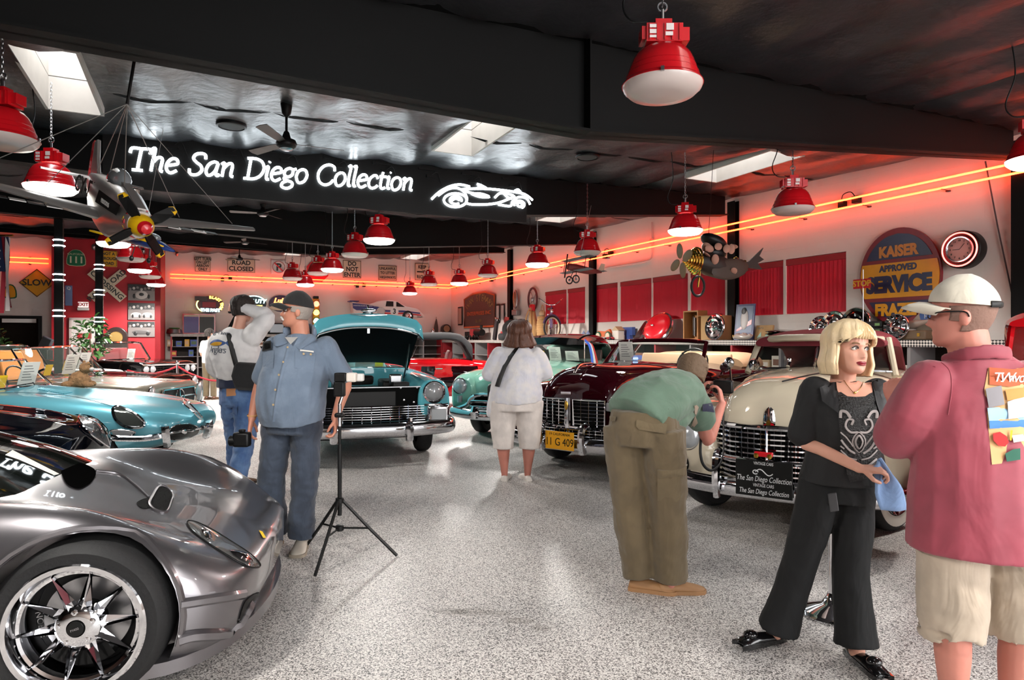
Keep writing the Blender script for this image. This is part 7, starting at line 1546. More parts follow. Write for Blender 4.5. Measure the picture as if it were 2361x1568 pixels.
board('road_sign', 'yellow square road sign reading NOT A THROUGH ROAD', 'sign', RDW, (230,577,270,616), SIGNY, [('NOT A', .3,.25),('THROUGH', 0,.25),('ROAD', -.3,.25)], edge=INK, grp='road signs by the office', sx=.85)
c, w, h = span(RDW, 212,624,282,692); t = thing('crossbuck_sign', 'white crossbuck sign reading RAIL ROAD CROSSING on the red wall', 'sign', c, ROT_B); L_ = math.hypot(w, h)
for k, (ang, s_) in enumerate(((R(44), 'RAIL   ROAD'),(R(-44), 'CROSSING'))):
 o = MB().bx(-L_ / 2, L_ / 2,-.012 - .02 * k, .008 - .02 * k, -.13,.13).rot(0,-ang, 0).build('blade', SIGNW, t, smooth=0); text('lettering', s_, .2, INK, o, (0,-.02 - .02 * k, 0),(PI / 2,-ang, 0),.002, bold=.004, sx=1.15)
t, w, h = board('exit_sign', 'illuminated white EXIT sign with red letters over the door', 'sign', RDW, (180,696,204,709), mat('exit_white', (240,226,220), rough=.4, emit=.5),[('EXIT', 0,.8)], RED, off=.09, th=.08); MB().bx(-w * .55, w * .55,-.06,.06,-h * 1.05,-h * .55).build('battery_box', WHITE, t, smooth=0, bevel=.01)
PB = mat('photo_mid', (120,112,110), rough=.4); PD = mat('photo_dark', (34,32,33), rough=.4); PLT = mat('photo_light', (188,180,176), rough=.4)
for k, (v0, v1, lb) in enumerate(((655,694, 'black and white photograph of a racing car head on, topmost of three'),(698,738, 'black and white photograph of two racing cars, middle of three'),(741,777, 'black and white photograph of a racing car in profile, lowest of three'))):
 t, w, h = board('racing_photo', lb, 'picture', RDW, (295, v0,357, v1), PB, grp='racing photographs on the red wall'); MB().bx(-w / 2 + .01, w / 2 - .01,-.014,-.011, h * .12, h * .48).build('tree_line', PD, t, smooth=0)
 for j in range(7): MB().ell((lerp(-w * .42, w * .42, j / 6),-.013, h * (.2 + .05 * (j % 3))),(w * .06,.004, h * .09),8,6).build('crowd_patch', PLT if j % 2 else PB, t)
 if k == 0:
  MB().ell((0,-.016,-.15 * h),(.24 * w, .006,.26 * h),14,8).build('car_front', PLT, t); MB().ell((0,-.02,-.12 * h),(.1 * w, .006,.1 * h),12,8).build('grille', PD, t)
  for s in (-1,1): MB().ell((s * .27 * w, -.018,-.24 * h),(.05 * w, .006,.14 * h),10,6).build('tyre', PD, t)
 else:
  for x0 in ((-.2,.22) if k == 1 else (0,)):
   q = .55 if k == 1 else 1.0; MB().ell((x0 * w, -.016,-.2 * h),(.36 * w * q, .006,.14 * h),14,8).build('car_profile', PLT if k == 1 else mat('photo_grey', (84,80,80), rough=.4), t)
   for s in (-.22,.24): MB().ell(((x0 + s * q) * w, -.02,-.28 * h),(.075 * w * q, .006,.13 * h * (1 if k == 2 else .8)),12,8).build('wheel', PD, t)
board('poster', 'narrow blue poster on the red wall behind the front post', 'poster', RDW, (150,658,167,705), mat('poster_blue', (108,124,168), rough=.4),[('Q', .36,.2)], WHITE)
c, w, h = span(LFW, 14,655,33,690); t = thing('shield_sign', 'yellow and green shield sign behind the flag', 'sign', c, ROT_B); MB().prism([(x * w * 1.6, z * h) for x, z in sp],.03).build('rim', mat('sign_green'), t, smooth=0); MB().prism([(x * w * 1.3, z * h * .85) for x, z in sp],.02).move((0,-.01,0)).build('face', SIGNY, t, smooth=0)
# flag
fl = thing('flag', 'hanging stars and stripes flag at the frame edge', 'flag', at(-6,640,9.0)); RS_ = mat('flag_red', (150,22,40), rough=.8); WS_ = mat('flag_white', (196,184,180), rough=.8); BS_ = mat('flag_blue', (24,30,66), rough=.8)
for k in range(9):
 x = -.16 + k * .036; wv = lambda z: .05 * math.sin(k * 1.3 + z * 3)
 MB().loft([[(x + .004 * j, wv(z) + .01 * j, z) , (x + .036 + .004 * j, wv(z + .3) + .01 * j, z)] for j, z in enumerate((.55,.3,.0,-.25,-.44 + .05 * math.sin(k)))], ring_closed=False, cap=False).build('stripe', RS_ if k % 2 else WS_, fl, smooth=60)
MB().loft([[(-.17,-.03 - .04 * math.sin(z * 6), z),(-.02,-.05, z),(.165,-.03 + .04 * math.sin(z * 5), z)] for z in (.56,.4,.25,.08)], ring_closed=False, cap=False).build('canton', BS_, fl, smooth=60)
for k in range(14): MB().ell((-.12 + .07 * (k % 4),-.075,.14 + .11 * (k // 4)),(.013,.004,.013),6,4).build('star', WS_, fl)
MB().tube([(-.2,.02,.58),(.2,.02,.58)],.012,8).build('pole', mat('brass'), fl)
# office behind the doorway, red counter
mo = MB(); p0, p1 = -6.2,-3.5
for (a, b, q0, q1, z0, z1) in ((p0, p1,25.9,26.0,0,2.6),(p0, p0 + .05,23.41,25.9,0,2.6),(p1 - .05, p1,23.41,25.9,0,2.6),(p0, p1,23.41,25.9,2.55,2.6)):
 v = [W(a, q0, z0), W(b, q0, z0), W(b, q1, z0), W(a, q1, z0)]; mo.add(v + [x + V((0,0, z1 - z0)) for x in v],[(0,3,2,1),(4,5,6,7),(0,1,5,4),(1,2,6,5),(2,3,7,6),(3,0,4,7)])
struct(mo.build('wall_office', mat('office_wall', (70,56,46), rough=.8), smooth=0))
d2 = bpy.data.objects.new('door_2', None); COL.objects.link(d2); d2.location = W(-4.98,23.2); d2.rotation_euler = (0,0, ROT_B); struct(d2)
for (x0, x1, z0, z1) in ((-.06,.03,0,2.18),(.93,1.02,0,2.18),(.03,.93,2.1,2.18)): MB().bx(x0, x1,-.04,.1, z0, z1).build('door_frame', BLACK, d2, smooth=0)
MB().bx(.08,.88,-.03,0,1.98,2.09).build('door_header_plate', WHITE, d2, smooth=0)
ct = thing('red_counter', 'red painted counter booth with a framed picture beside the doorway', 'counter', W(-6.35,22.0), ROT_B)
MB().bx(0,1.25,0,.9,0,2.2).build('body', REDW, ct, smooth=0); MB().bx(-.03,1.3,-.03,.93,2.2,2.27).build('cap_rail', BLACK, ct, smooth=0); MB().bx(1.25,1.28,-.02,.9,0,2.2).build('end_panel', mat('dark_red_end', (92,14,24), rough=.5), ct, smooth=0)
MB().bx(.25,.95,-.04,-.005,1.4,1.98).build('picture_frame', BLACK, ct, smooth=0); MB().bx(.31,.89,-.045,-.038,1.46,1.7).build('picture_lawn', mat('lawn_green', (70,120,50), rough=.6), ct, smooth=0); MB().bx(.31,.89,-.045,-.038,1.7,1.92).build('picture_sky', mat('pic_sky', (96,120,150), rough=.6), ct, smooth=0)
tt = thing('tilted_monitor', 'grey tilted monitor stand in front of the dark doorway', 'monitor', tuple(W(-3.75,22.3))); MB().bx(-.15,.15,-.06,.06,1.12,1.55).rot(0,.45,0).move((-.55,0,.15)).build('screen', mat('monitor_grey', (70,72,78), rough=.4), tt, bevel=.03); MB().bx(-.16,.16,-.12,.12,0,1.2).build('pedestal', BLACK, tt, bevel=.02)
# arch-topped radio / clock cabinet on the red wall
ra = thing('grandfather_clock', 'dark arched longcase clock with round dial by the red wall', 'clock', tuple(W(-2.02,22.3)), ROT_B); z1 = 1.86
MB().prism([(-.28,0),(.28,0),(.28, z1 - .28)] + [(.28 * math.cos(R(a)), z1 - .28 + .28 * math.sin(R(a))) for a in range(15,180,15)] + [(-.28, z1 - .28)],.35).build('case', mat('dark_walnut', (42,26,22), rough=.35), ra, smooth=0, bevel=.015)
MB().lathe([(.001,0),(.16,0),(.17,.02)],28, cap=False).rot(PI / 2,0,0).build('dial', mat('brass_dial', (196,160,96), rough=.3, metal=.6), ra, loc=(0,-.012, z1 - .3)); MB().bx(-.17,.17,-.01,.0,.5,1.2).build('glass_door', DGLASS, ra, smooth=0)
# foliage plants
LF = mat('leaf_green', (52,92,40), rough=.45); LF2 = mat('leaf_bright', (86,124,50), rough=.45)
def plant(label, c, h, r, n, lo):
 t = thing('potted_ficus', label, 'plant', c); MB().lathe([(.001,0),(.16,0),(.22,.36),(.2,.36),(.18,.3),(.001,.3)],20).build('pot', mat('terracotta', (120,70,50), rough=.7), t); MB().tube(crom([(0,0,.3),(.03,.02, h * .4),(-.02,0, h * .7),(0,0, h * .9)],4),[.03 - .0018 * k for k in range(13)],6).build('trunk', mat('bark', (88,66,50), rough=.8), t)
 lm = MB().add([(0,0,0),(.03,.02,.05),(.02,0,.13),(-.02,0,.13),(-.03,.02,.05)],[(0,1,2,3,4)]).mesh('leaf', 0)
 for k in range(n):
  a, ph, q = random.uniform(0,2 * PI), math.asin(random.uniform(-.8,1)), r * random.uniform(.45,1) ** .6
  o = obj('leaf', lm, None, t, loc=(q * math.cos(a) * math.cos(ph), q * math.sin(a) * math.cos(ph), lo + (h - lo) * .5 + q * 1.5 * math.sin(ph)), rot=(random.uniform(.6,2.6), random.uniform(-.6,.6), a + PI / 2)); 
  if not lm.materials: lm.materials.append(LF)
  s = random.uniform(.8,1.5); o.scale = (s, s, s)
plant('leafy green ficus standing by the white door', (-10.1,15.75,0),1.95,.38,190,1.0); plant('leafy plant at the frame edge by the red counter', (-13.6,17.2,0),1.6,.34,120,.9)
# ---- window wall: oval dealer sign, clock, STOP flag, company board
c, w, h = span(RW, 1985,527,2162,748,.05); c = RW(2073,637,.05); Rk = .76
k_ = thing('dealer_sign', 'large oval enamel dealer sign with blue fields and a yellow SERVICE band', 'sign', c, ROT_R); k_.scale = (.87,1,1); KB = mat('enamel_blue', (42,46,78), rough=.3, vary=.35, vscale=4); KY = mat('enamel_yellow', (232,158,18), rough=.35, vary=.15, vscale=5); KR = mat('enamel_red', (128,26,36), rough=.35, vary=.2, vscale=5)
def seg(z0, z1, r, y, n=14):
 L_ = [(math.sqrt(max(0, r * r - z * z)), z) for z in [lerp(z0, z1, k / n) for k in range(n + 1)]]; return MB().prism(L_ + [(-x, z) for x, z in reversed(L_)],.01).move((0, y, 0))
MB().lathe([(Rk, -.02),(Rk, .02),(.001,.02)],48).rot(PI / 2,0,0).build('disc', KR, k_, smooth=30)
seg(.28, Rk - .09, Rk - .09,-.032).build('upper_field', KB, k_, smooth=0); seg(-.33,.22, Rk - .03,-.032).build('middle_field', KY, k_, smooth=0); seg(-Rk + .08,-.39, Rk - .08,-.032).build('lower_field', KB, k_, smooth=0)
text('lettering', 'KAISER', .23, mat('enamel_orange', (206,132,60), rough=.4), k_, (0,-.036,.39), bold=.012); text('lettering', 'APPROVED', .14, KB, k_, (0,-.036,.13), bold=.006); text('lettering', 'SERVICE', .34, KB, k_, (0,-.036,-.13), bold=.022, sx=.98); text('lettering', 'FRAZER', .25, KY, k_, (0,-.036,-.53), bold=.014)
c = RW(2232,577,.02); ck = thing('neon_clock', 'round wall clock with glowing red neon ring and black drum', 'clock', c, ROT_R); ck.scale = (.77,.9,.77)
MB().lathe([(.33,0),(.35,.04),(.35,.2),(.32,.22)],40).rot(PI / 2,0,0).build('drum', BLACK, ck); MB().tube([(.305 * math.cos(a),-.235,.305 * math.sin(a)) for a in [2 * PI * k / 40 for k in range(40)]],.014,6, closed=True).build('neon_ring', emis('red_neon_clock', (1,.05,.04),6.0), ck)
MB().lathe([(.001,.225),(.2,.225),(.21,.222)],32, cap=False).rot(PI / 2,0,0).build('dial', mat('clock_face', (226,150,140), rough=.3), ck); MB().tube([(.225 * math.cos(a),-.23,.225 * math.sin(a)) for a in [2 * PI * k / 40 for k in range(40)]],.018,6, closed=True).build('bezel', CHROME, ck)
for k in range(12): text('numeral', str(k or 12),.05, INK, ck, (.165 * math.sin(R(30 * k)),-.23,.165 * math.cos(R(30 * k))))
MB().tube([(0,-.232,0),(-.12,-.232,.0)],.004,4).tube([(0,-.232,0),(.09,-.232,.1)],.004,4).build('hands', INK, ck)
s_ = thing('stop_flag_sign', 'small red arm on a pole lettered STOP before the enamel sign', 'sign', tuple(W(9.62, RQ(1990,.38),1.485)), ROT_R); MB().tube([(0,0,0),(0,0,1.12)],.008,6).build('pole', STEEL, s_); o = MB().bx(-.17,.13,-.006,.006,.82,.97).build('arm', RED, s_, smooth=0); text('lettering', 'STOP', .13, SIGNY, o, (-.02,-.008,.895), bold=.004); MB().lathe([(.02,0),(.12,.01),(.12,.02)],16).build('base', BLACK, s_)
c, w, h = span(RW, 1071,685,1140,752,.08); bd = thing('company_board', 'brown arched company board with orange lettering near the far corner', 'sign', c, ROT_R); BRW = mat('board_brown', (84,50,44), rough=.55); ORG = mat('board_orange', (196,84,40), rough=.5)
MB().prism([(-w / 2,-h / 2),(w / 2,-h / 2),(w / 2, h * .42),(w * .2, h * .55),(-w * .2, h * .55),(-w / 2, h * .42)],.06).build('panel', BRW, bd, smooth=0)
MB().tube([(x, 0, z) for x, z in ((-w / 2,-h / 2),(w / 2,-h / 2),(w / 2, h * .42),(w * .2, h * .55),(-w * .2, h * .55),(-w / 2, h * .42))],.04,6, closed=True).build('edge', ORG, bd)
GLD = mat('board_gold', (150,122,70), rough=.5)
for k, ch in enumerate('IVAN STEWART'):
 if ch == ' ': continue
 a = R(lerp(152,28, k / 11)); text('letter', ch, .3 * h, GLD, bd, (w * .46 * math.cos(a),-.01,-h * .1 + h * .5 * math.sin(a)),(PI / 2,-(a - PI / 2),0), bold=.004, sx=.9)
text('lettering', 'ENTERPRISES INC', h * .16, ORG, bd, (0,-.01,-h * .08), bold=.004, sx=w / (h * 1.55)); text('lettering', 'Est. 1991', h * .13, GLD, bd, (0,-.01,-h * .32), shear=.2)
for u0, v0, u1, v1, lb in ((1056,708,1066,750, 'small narrow black picture frame left of the company board'),(1144,702,1152,745, 'narrow grey framed picture touching the company board'),(1155,701,1163,745, 'narrow grey framed picture beside the far column')):
 t, w, h = board('picture_frame', lb, 'picture', RW, (u0, v0, u1, v1), BLACK, rz=ROT_R, grp='small frames'); MB().bx(-w * .36, w * .36,-.016,-.01,-h * .42, h * .42).build('print', PLT if u0 != 1056 else mat('frame_tan', (176,150,134), rough=.6), t, smooth=0)
sw = thing('steering_wheel', 'old steering wheel hung on the wall above the baskets', 'steering wheel', RW(1228,690,.08), ROT_R); MB().tube([(.3 * math.cos(a),0,.36 * math.sin(a)) for a in [2 * PI * k / 28 for k in range(28)]],.035,8, closed=True).build('rim', mat('wine_rim', (92,30,32), rough=.5), sw)
for k in range(4): MB().tube([(0,.03,0),(.3 * math.cos(k * PI / 2 + .6),0,.36 * math.sin(k * PI / 2 + .6))],.014,6).build('spoke', STEEL, sw)
MB().ell((0,0,0),(.07,.05,.07)).build('hub', STEEL, sw)
hn = thing('horn_fitting', 'old lamp and horn fitting on the wall above the tyres', 'ornament', RW(1188,690,.12), ROT_R); MB().ell((0,0,0),(.1,.08,.28)).build('lens', mat('amber_lens', (150,96,70), rough=.3), hn); MB().tube([(.13 * math.cos(a),0,.3 * math.sin(a)) for a in [2 * PI * k / 20 for k in range(20)]],.03,6, closed=True).build('rim', STEEL, hn); MB().bx(-.2,.2,-.05,.1,-.55,-.36).build('bracket', STEEL, hn, bevel=.02)
# ---- oval advertising neons and traffic light on the far wall
NE = {k: emis('neon_' + k, c, 3.2) for k, c in (('yellow', (1,.62,.05)),('orange', (1,.2,.02)),('cyan', (.45,1,.95)),('lime', (.75,1,.15)))}
def oval(label, u, v, a, b, face, parts):
 t = thing('neon_advert', label, 'neon sign', BW(u, v, .08), ROT_B, 'oval neon adverts'); MB().lathe([(1,-.03),(1,.03),(.001,.03)],32).rot(PI / 2,0,0).scale(a, 1, b).build('panel', face, t)
 for (nm, s0, s1, r, mt) in parts: MB().tube([(a * r * math.cos(R(lerp(s0, s1, k / 16))),-.05, b * r * math.sin(R(lerp(s0, s1, k / 16)))) for k in range(17)],.02,6).build(nm, NE[mt], t)
 return t
t = oval('oval neon advert lettered BLAST FROM THE PAST in yellow and cyan', 484,703,.47,.32, mat('advert_dark', (66,24,40), rough=.4),[('neon_arc', 120,235,.94, 'lime')])
for k, ch in enumerate('BLAST FROM'):
 a = R(lerp(88,-28, k / 9)); text('neon_letter', ch, .13, NE['yellow'], t, (.4 * math.cos(a),-.05,.27 * math.sin(a)),(PI / 2,-(a - PI / 2) * .8,0), bold=.008)
text('neon_letters', 'THE PAST', .15, NE['cyan'], t, (.02,-.05,-.2), bold=.01); MB().bx(-.5,-.1,-.07,-.03,.14,.3).build('transformer', mat('grey_box', (70,66,64), rough=.5), t); MB().bx(-.25,.2,-.045,-.03,-.1,.1).build('car_picture', mat('advert_red', (150,40,50), rough=.4), t)
t = oval('oval neon advert lettered BEAUTY in cyan half hidden by the raised arm', 585,700,.45,.3, mat('advert_black', (20,22,28), rough=.4),[('neon_arc', 20,160,.95, 'cyan')]); text('neon_letters', 'BEAUTY', .2, NE['cyan'], t, (.05,-.05,.08), bold=.01, shear=.2); text('neon_letters', 'SHOPPE', .1, NE['yellow'], t, (.12,-.05,-.1), bold=.008)
t = oval('oval neon advert lettered Lube in orange over a white car beside the black cap', 648,700,.44,.32, mat('advert_purple', (52,26,62), rough=.4),[]); text('neon_letters', 'Lube', .26, NE['orange'], t, (-.02,-.05,.1), bold=.012, shear=.3); MB().ell((-.08,-.05,-.17),(.36,.03,.1)).build('car_picture', SIGNW, t)
tl = thing('traffic_light', 'old traffic light glowing red, amber and green behind the black cap', 'traffic light', BW(728,772,.35), ROT_B); MB().bx(-.12,.12,-.12,.12,.35,1.4).build('housing', mat('tl_yellow', (190,130,20), rough=.5), tl, bevel=.03); MB().tube([(0,0,0),(0,0,.36)],.05,10).build('stand', STEEL, tl); MB().bx(-.1,.1,-.1,.1,1.4,1.5).build('cap', BLACK, tl, bevel=.02)
for z, nm, c in ((1.2, 'red_lens', (1,.12,.05)),(.87, 'amber_lens', (1,.6,.05)),(.54, 'green_lens', (.3,1,.6))): o = MB().ell((0,-.13, z),(.12,.05,.12)).build(nm, emis(nm, c, 3.0), tl); MB().tube([(.12 * math.cos(a),-.18, z + .12 * math.sin(a)) for a in [lerp(0, PI, k / 8) for k in range(9)]],.015,5).build('visor', BLACK, o)
# ---- model race car on the far wall
rc = thing('model_race_car', 'white model race car number 3 with blue and red stripes high on wall', 'model car', BW(893,730,.45), ROT_B); prof = [(-1.42,.12),(-1.42,.3),(-1.48,.56),(-.8,.48),(-.4,.62),(.0,.66),(.3,.62),(.7,.42),(1.2,.34),(1.5,.05),(1.48,-.02),(-1.1,-.04)]
MB().prism(prof, .5).move((0,-.25,0)).build('body', mat('race_white', (226,214,208), rough=.3, coat=.5), rc, smooth=0, bevel=.03); BLU = mat('race_blue', (46,52,112), rough=.4)
MB().prism([(-1.44,.3),(-1.46,.5),(-.8,.44),(-.35,.36),(-.4,.22),(-1.3,.22)],.01).move((0,-.265,0)).build('tail_panel', BLU, rc, smooth=0); MB().prism([(-.4,.18),(.62,.18),(1.3,.12),(1.3,.17),(.62,.25),(-.4,.25)],.008).move((0,-.264,0)).build('stripe', BLU, rc, smooth=0); MB().prism([(-.4,.1),(.62,.1),(1.35,.05),(1.34,.09),(.62,.15),(-.4,.15)],.008).move((0,-.264,0)).build('stripe', RED, rc, smooth=0)
MB().prism([(-.14,.4),(.18,.4),(.18,.6),(-.1,.61)],.01).move((0,-.266,0)).build('side_window', BLACK, rc, smooth=0); MB().prism([(.3,.4),(.66,.39),(.36,.58),(.3,.59)],.01).move((0,-.266,0)).build('screen', BLACK, rc, smooth=0)
o = MB().lathe([(.001,0),(.17,0)],24, cap=False).rot(PI / 2,0,0).build('number_roundel', WHITE, rc, loc=(.22,-.268,.2)); text('numeral', '3', .28, INK, o, (0,-.004,0), bold=.01); o = MB().lathe([(.001,0),(.17,0)],24, cap=False).rot(PI / 2,0,0).build('crest_roundel', PLT, rc, loc=(-.33,-.268,.2)); text('lettering', 'Shell', .12, INK, rc, (1.28,-.27,-.0)); text('lettering', 'MARTINI ROSSI RACING TEAM', .07, WHITE, rc, (-.95,-.28,.4))
for x in (-.85,.78): o = MB().lathe([(.2,-.08),(.23,-.06),(.23,.06),(.2,.08)],28).rot(PI / 2,0,0).build('wheel', RUBBER, rc, loc=(x, -.2,.02)); MB().lathe([(.15,.07),(.14,.1),(.05,.08),(.001,.1)],20, cap=False).rot(PI / 2,0,0).build('rim', CHROME, o)
MB().bx(-1.55,-1.2,-.25,.25,.56,.6).build('spoiler', BLU, rc, smooth=0); MB().bx(-.1,.1,-.05,.4,-.3,-.02).build('wall_bracket', WHITE, rc, smooth=0)
cd = thing('conduit_pipe', 'thin painted conduit pipe bending down the window wall', 'pipe', RW(1503,600,.03), ROT_R); C0 = cd.location
def cpt(u, v): P = RW(u, v, .03) - C0; return ((P.x * EY - P.y * EX),0, P.z)
MB().tube(crom([cpt(1503,512), cpt(1503,560), cpt(1502,592), cpt(1490,601), cpt(1440,610), cpt(1395,617)],4),.014,6).build('pipe', mat('conduit_paint', (196,176,168), rough=.5), cd); MB().bx(-.05,.05,-.03,.03,-.06,.06).build('junction_box', mat('conduit_paint'), cd, smooth=0, loc=cpt(1503,556))
cw = thing('guy_cable', 'dark cable running down the wall beside the neon clock', 'cable', RW(2290,480,.05), ROT_R); C0 = cw.location
MB().tube([tuple((RW(u, v, .05) - C0).dot(a) for a in (Vector((EY, -EX, 0)), Vector((EX, EY, 0)), Vector((0,0,1)))) for u, v in ((2272,372),(2300,520),(2336,690))],.01,5).build('cable', mat('cable_grey', (70,60,60), rough=.6), cw)
# ================================================================== HANGING MODELS
ALU = mat('plane_silver', (176,170,166), rough=.3, metal=.6); YEL = mat('plane_yellow', (232,182,20), rough=.35); JB = mat('jet_blue', (24,48,110), rough=.3, coat=.5)
def wingsec(m, secs, th):      # secs: (y, x_lead, chord, z)
 rings = []
 for (y, xl, c, z) in secs: rings.append([(xl, y, z),(xl - c * .12, y, z + th * c * .6),(xl - c * .4, y, z + th * c * .8),(xl - c * .75, y, z + th * c * .35),(xl - c, y, z),(xl - c * .6, y, z - th * c * .3),(xl - c * .2, y, z - th * c * .4)])
 return m.loft(rings)
pl_ = thing('model_fighter_plane', 'large silver propeller fighter model with red spinner hanging by wires', 'model plane', (-3.25,5.36,2.58), rot=(R(-4), R(18), R(-47)))
fz = [(.86,.085,.095,.0),(.7,.105,.125,.0),(.4,.115,.155,-.01),(.1,.12,.18,-.02),(-.2,.11,.165,-.01),(-.55,.075,.115,.03),(-.9,.035,.06,.07),(-.98,.012,.03,.08)]
rings = [[(x, w * kf * math.cos(a), z + h * kf * math.sin(a)) for a in [2 * PI * k / 20 for k in range(20)]] for x, w, h, z, kf in [(*f, 1.05 if f[0] > .65 else 1.32) for f in fz]]
MB().loft(rings).build('fuselage', ALU, pl_); wingsec(MB(),[(-1.12,.12,.16,.02),(-.6,.2,.3,-.03),(0,.3,.48,-.1),(.6,.2,.3,-.03),(1.12,.12,.16,.02)],.16).build('wing', ALU, pl_)
wingsec(MB(),[(-.4,-.82,.12,.1),(0,-.74,.2,.1),(.4,-.82,.12,.1)],.12).build('tailplane', ALU, pl_)
MB().prism([(-.62,.1),(-.97,.1),(-.98,.42),(-.88,.45),(-.8,.3)],.03).move((0,-.015,0)).build('fin', ALU, pl_, smooth=0, bevel=.008); MB().prism([(-.97,.06),(-1.05,.08),(-1.05,.4),(-.98,.43)],.032).move((0,-.016,0)).build('rudder', RED, pl_, smooth=0)
MB().ell((.05,0,.2),(.24,.08,.11),16,10).build('canopy', mat('canopy_glass', (170,176,180), rough=.05, metal=.4), pl_); MB().prism([(.2,.16),(.82,.1),(.82,.115),(.2,.24)],.06).move((0,-.03,0)).build('antiglare_panel', ALU, pl_, smooth=0)
MB().add([(.16,-.165,.02),(.74,-.135,.02),(.74,-.12,.10),(.16,-.15,.12)],[(0,1,2,3),(3,2,1,0)]).build('black_flash', BLACK, pl_, smooth=0)
for k in range(20):
 for j in range(3):
  a = 2 * PI * (k + .5 * (j % 2)) / 20
  if (k + j) % 2: continue
  MB().box((.80 - j * .035,.098 * math.cos(a),.11 * math.sin(a)),(.034,.03,.006),(a - PI / 2,0,0)).build('nose_check', YEL if j % 2 else RED, pl_, smooth=0)
sp_ = MB().lathe([(.085,0),(.08,.05),(.062,.1),(.045,.13)],24).rot(0, PI / 2,0).build('spinner', YEL, pl_, loc=(.86,0,0)); MB().lathe([(.052,.125),(.035,.165),(.001,.18)],20).rot(0, PI / 2,0).build('spinner_tip', RED, sp_)
for k in range(4):
 a = R(40 + 90 * k); o = MB().loft([[(-.02,-.02,.05),(.02,.02,.05)],[(-.03,-.045,.22),(.03,.045,.22)],[(-.02,-.04,.42),(.02,.04,.42)],[(-.01,-.025,.46),(.01,.025,.46)]], ring_closed=False, cap=False).scale(.8,.7,.55).rot(a, 0,0).build('propeller_blade', BLACK, pl_, loc=(.9,0,0), smooth=0); so = o.modifiers.new('s', 'SOLIDIFY'); so.thickness = .014
 MB().loft([[(-.021,-.041,.41),(.021,.041,.41)],[(-.01,-.026,.465),(.01,.026,.465)]], ring_closed=False, cap=False).scale(.9,.75,.555).rot(a, 0,0).build('blade_tip', YEL, o, smooth=0).modifiers.new('s', 'SOLIDIFY').thickness = .018
text('lettering', 'CY-F86', .2, INK, pl_, (-.42,-.128,.05),(PI / 2,0,.11),.001, shear=.2, bold=.004); text('lettering', 'FEROCIOUS', .05, WHITE, pl_, (.45,-.158,.06),(PI / 2,0,0),.001)
for s in (-1,1):
 for k in range(4): MB().bx(.1 - .02 * k, .2 - .02 * k, s * (.42 + k * .11) - .05, s * (.42 + k * .11) + .05,-.078,-.072).build('wing_stripe', BLACK if k % 2 else WHITE, pl_, smooth=0)
Mpl = Matrix.Translation(pl_.location) @ pl_.rotation_euler.to_matrix().to_4x4()
hk = at(293,240,4.75); hg = thing('hanging_wires', 'bundle of wires and hook holding up the silver plane', 'wire', hk); WR = mat('wire', (150,146,142), rough=.4, metal=.5)
for (x, y, z) in ((.35,-.02,.15),(-.35,0,.12),(0,-.95,.03),(0,-.5,.0),(0,.95,.03),(0,.5,.0),(-.85,0,.12)): MB().tube([(0,0,0), Mpl @ V((x, y, z)) - hk],.0035,4).build('wire', WR, hg)
MB().tube([(0,0,0),(.02,0,.12), at(311,132,4.78) - hk],.012,6).build('turnbuckle', BLACK, hg)
# blue jet
jt = thing('model_jet', 'blue and yellow model jet hanging behind the propeller', 'model plane', at(330,560,8.2), rot=(0, R(14), R(-22)))
MB().loft([[(x, w * math.cos(a), z + h * math.sin(a)) for a in [2 * PI * k / 16 for k in range(16)]] for x, w, h, z in ((.55,.01,.012,.0),(.35,.05,.05,.02),(.1,.085,.08,.03),(-.3,.1,.085,.03),(-.6,.08,.08,.03))]).build('fuselage', JB, jt); wingsec(MB(),[(-.42,-.15,.2,.02),(0,.15,.5,.02),(.42,-.15,.2,.02)],.06).build('wing', JB, jt)
MB().ell((.12,0,.1),(.17,.05,.055),14,8).build('canopy', mat('canopy_glass'), jt); MB().loft([[(.42,-.052,.02),(.42,-.05,.035)],[(.1,-.09,.03),(.1,-.088,.07)],[(-.3,-.104,.04),(-.3,-.1,.08)]], ring_closed=False, cap=False).build('yellow_stripe', YEL, jt, smooth=0)
for s in (-1,1): MB().prism([(-.4,.08),(-.62,.08),(-.66,.3),(-.56,.3)],.015).rot(s * .35,0,0).move((0, s * .08,0)).build('tail_fin', YEL, jt, smooth=0); MB().bx(-.36,-.15, s * .42 - .03, s * .42 + .03,.01,.03).build('wing_tip', YEL, jt, smooth=0); MB().tube([(0, s * .1,-.05),(0, s * .12,-.2)],.006,5).ell((0, s * .12,-.21),(.035,.02,.035),10,6).build('wheel_strut', BLACK, jt)
MB().tube([(-.6,0,.04),(-.62,0,.04)],.07,12).build('exhaust', BLACK, jt); MB().tube([(0,0,.1),(.0,0,1.65)],.003,4).build('hanging_wire', WR, jt)
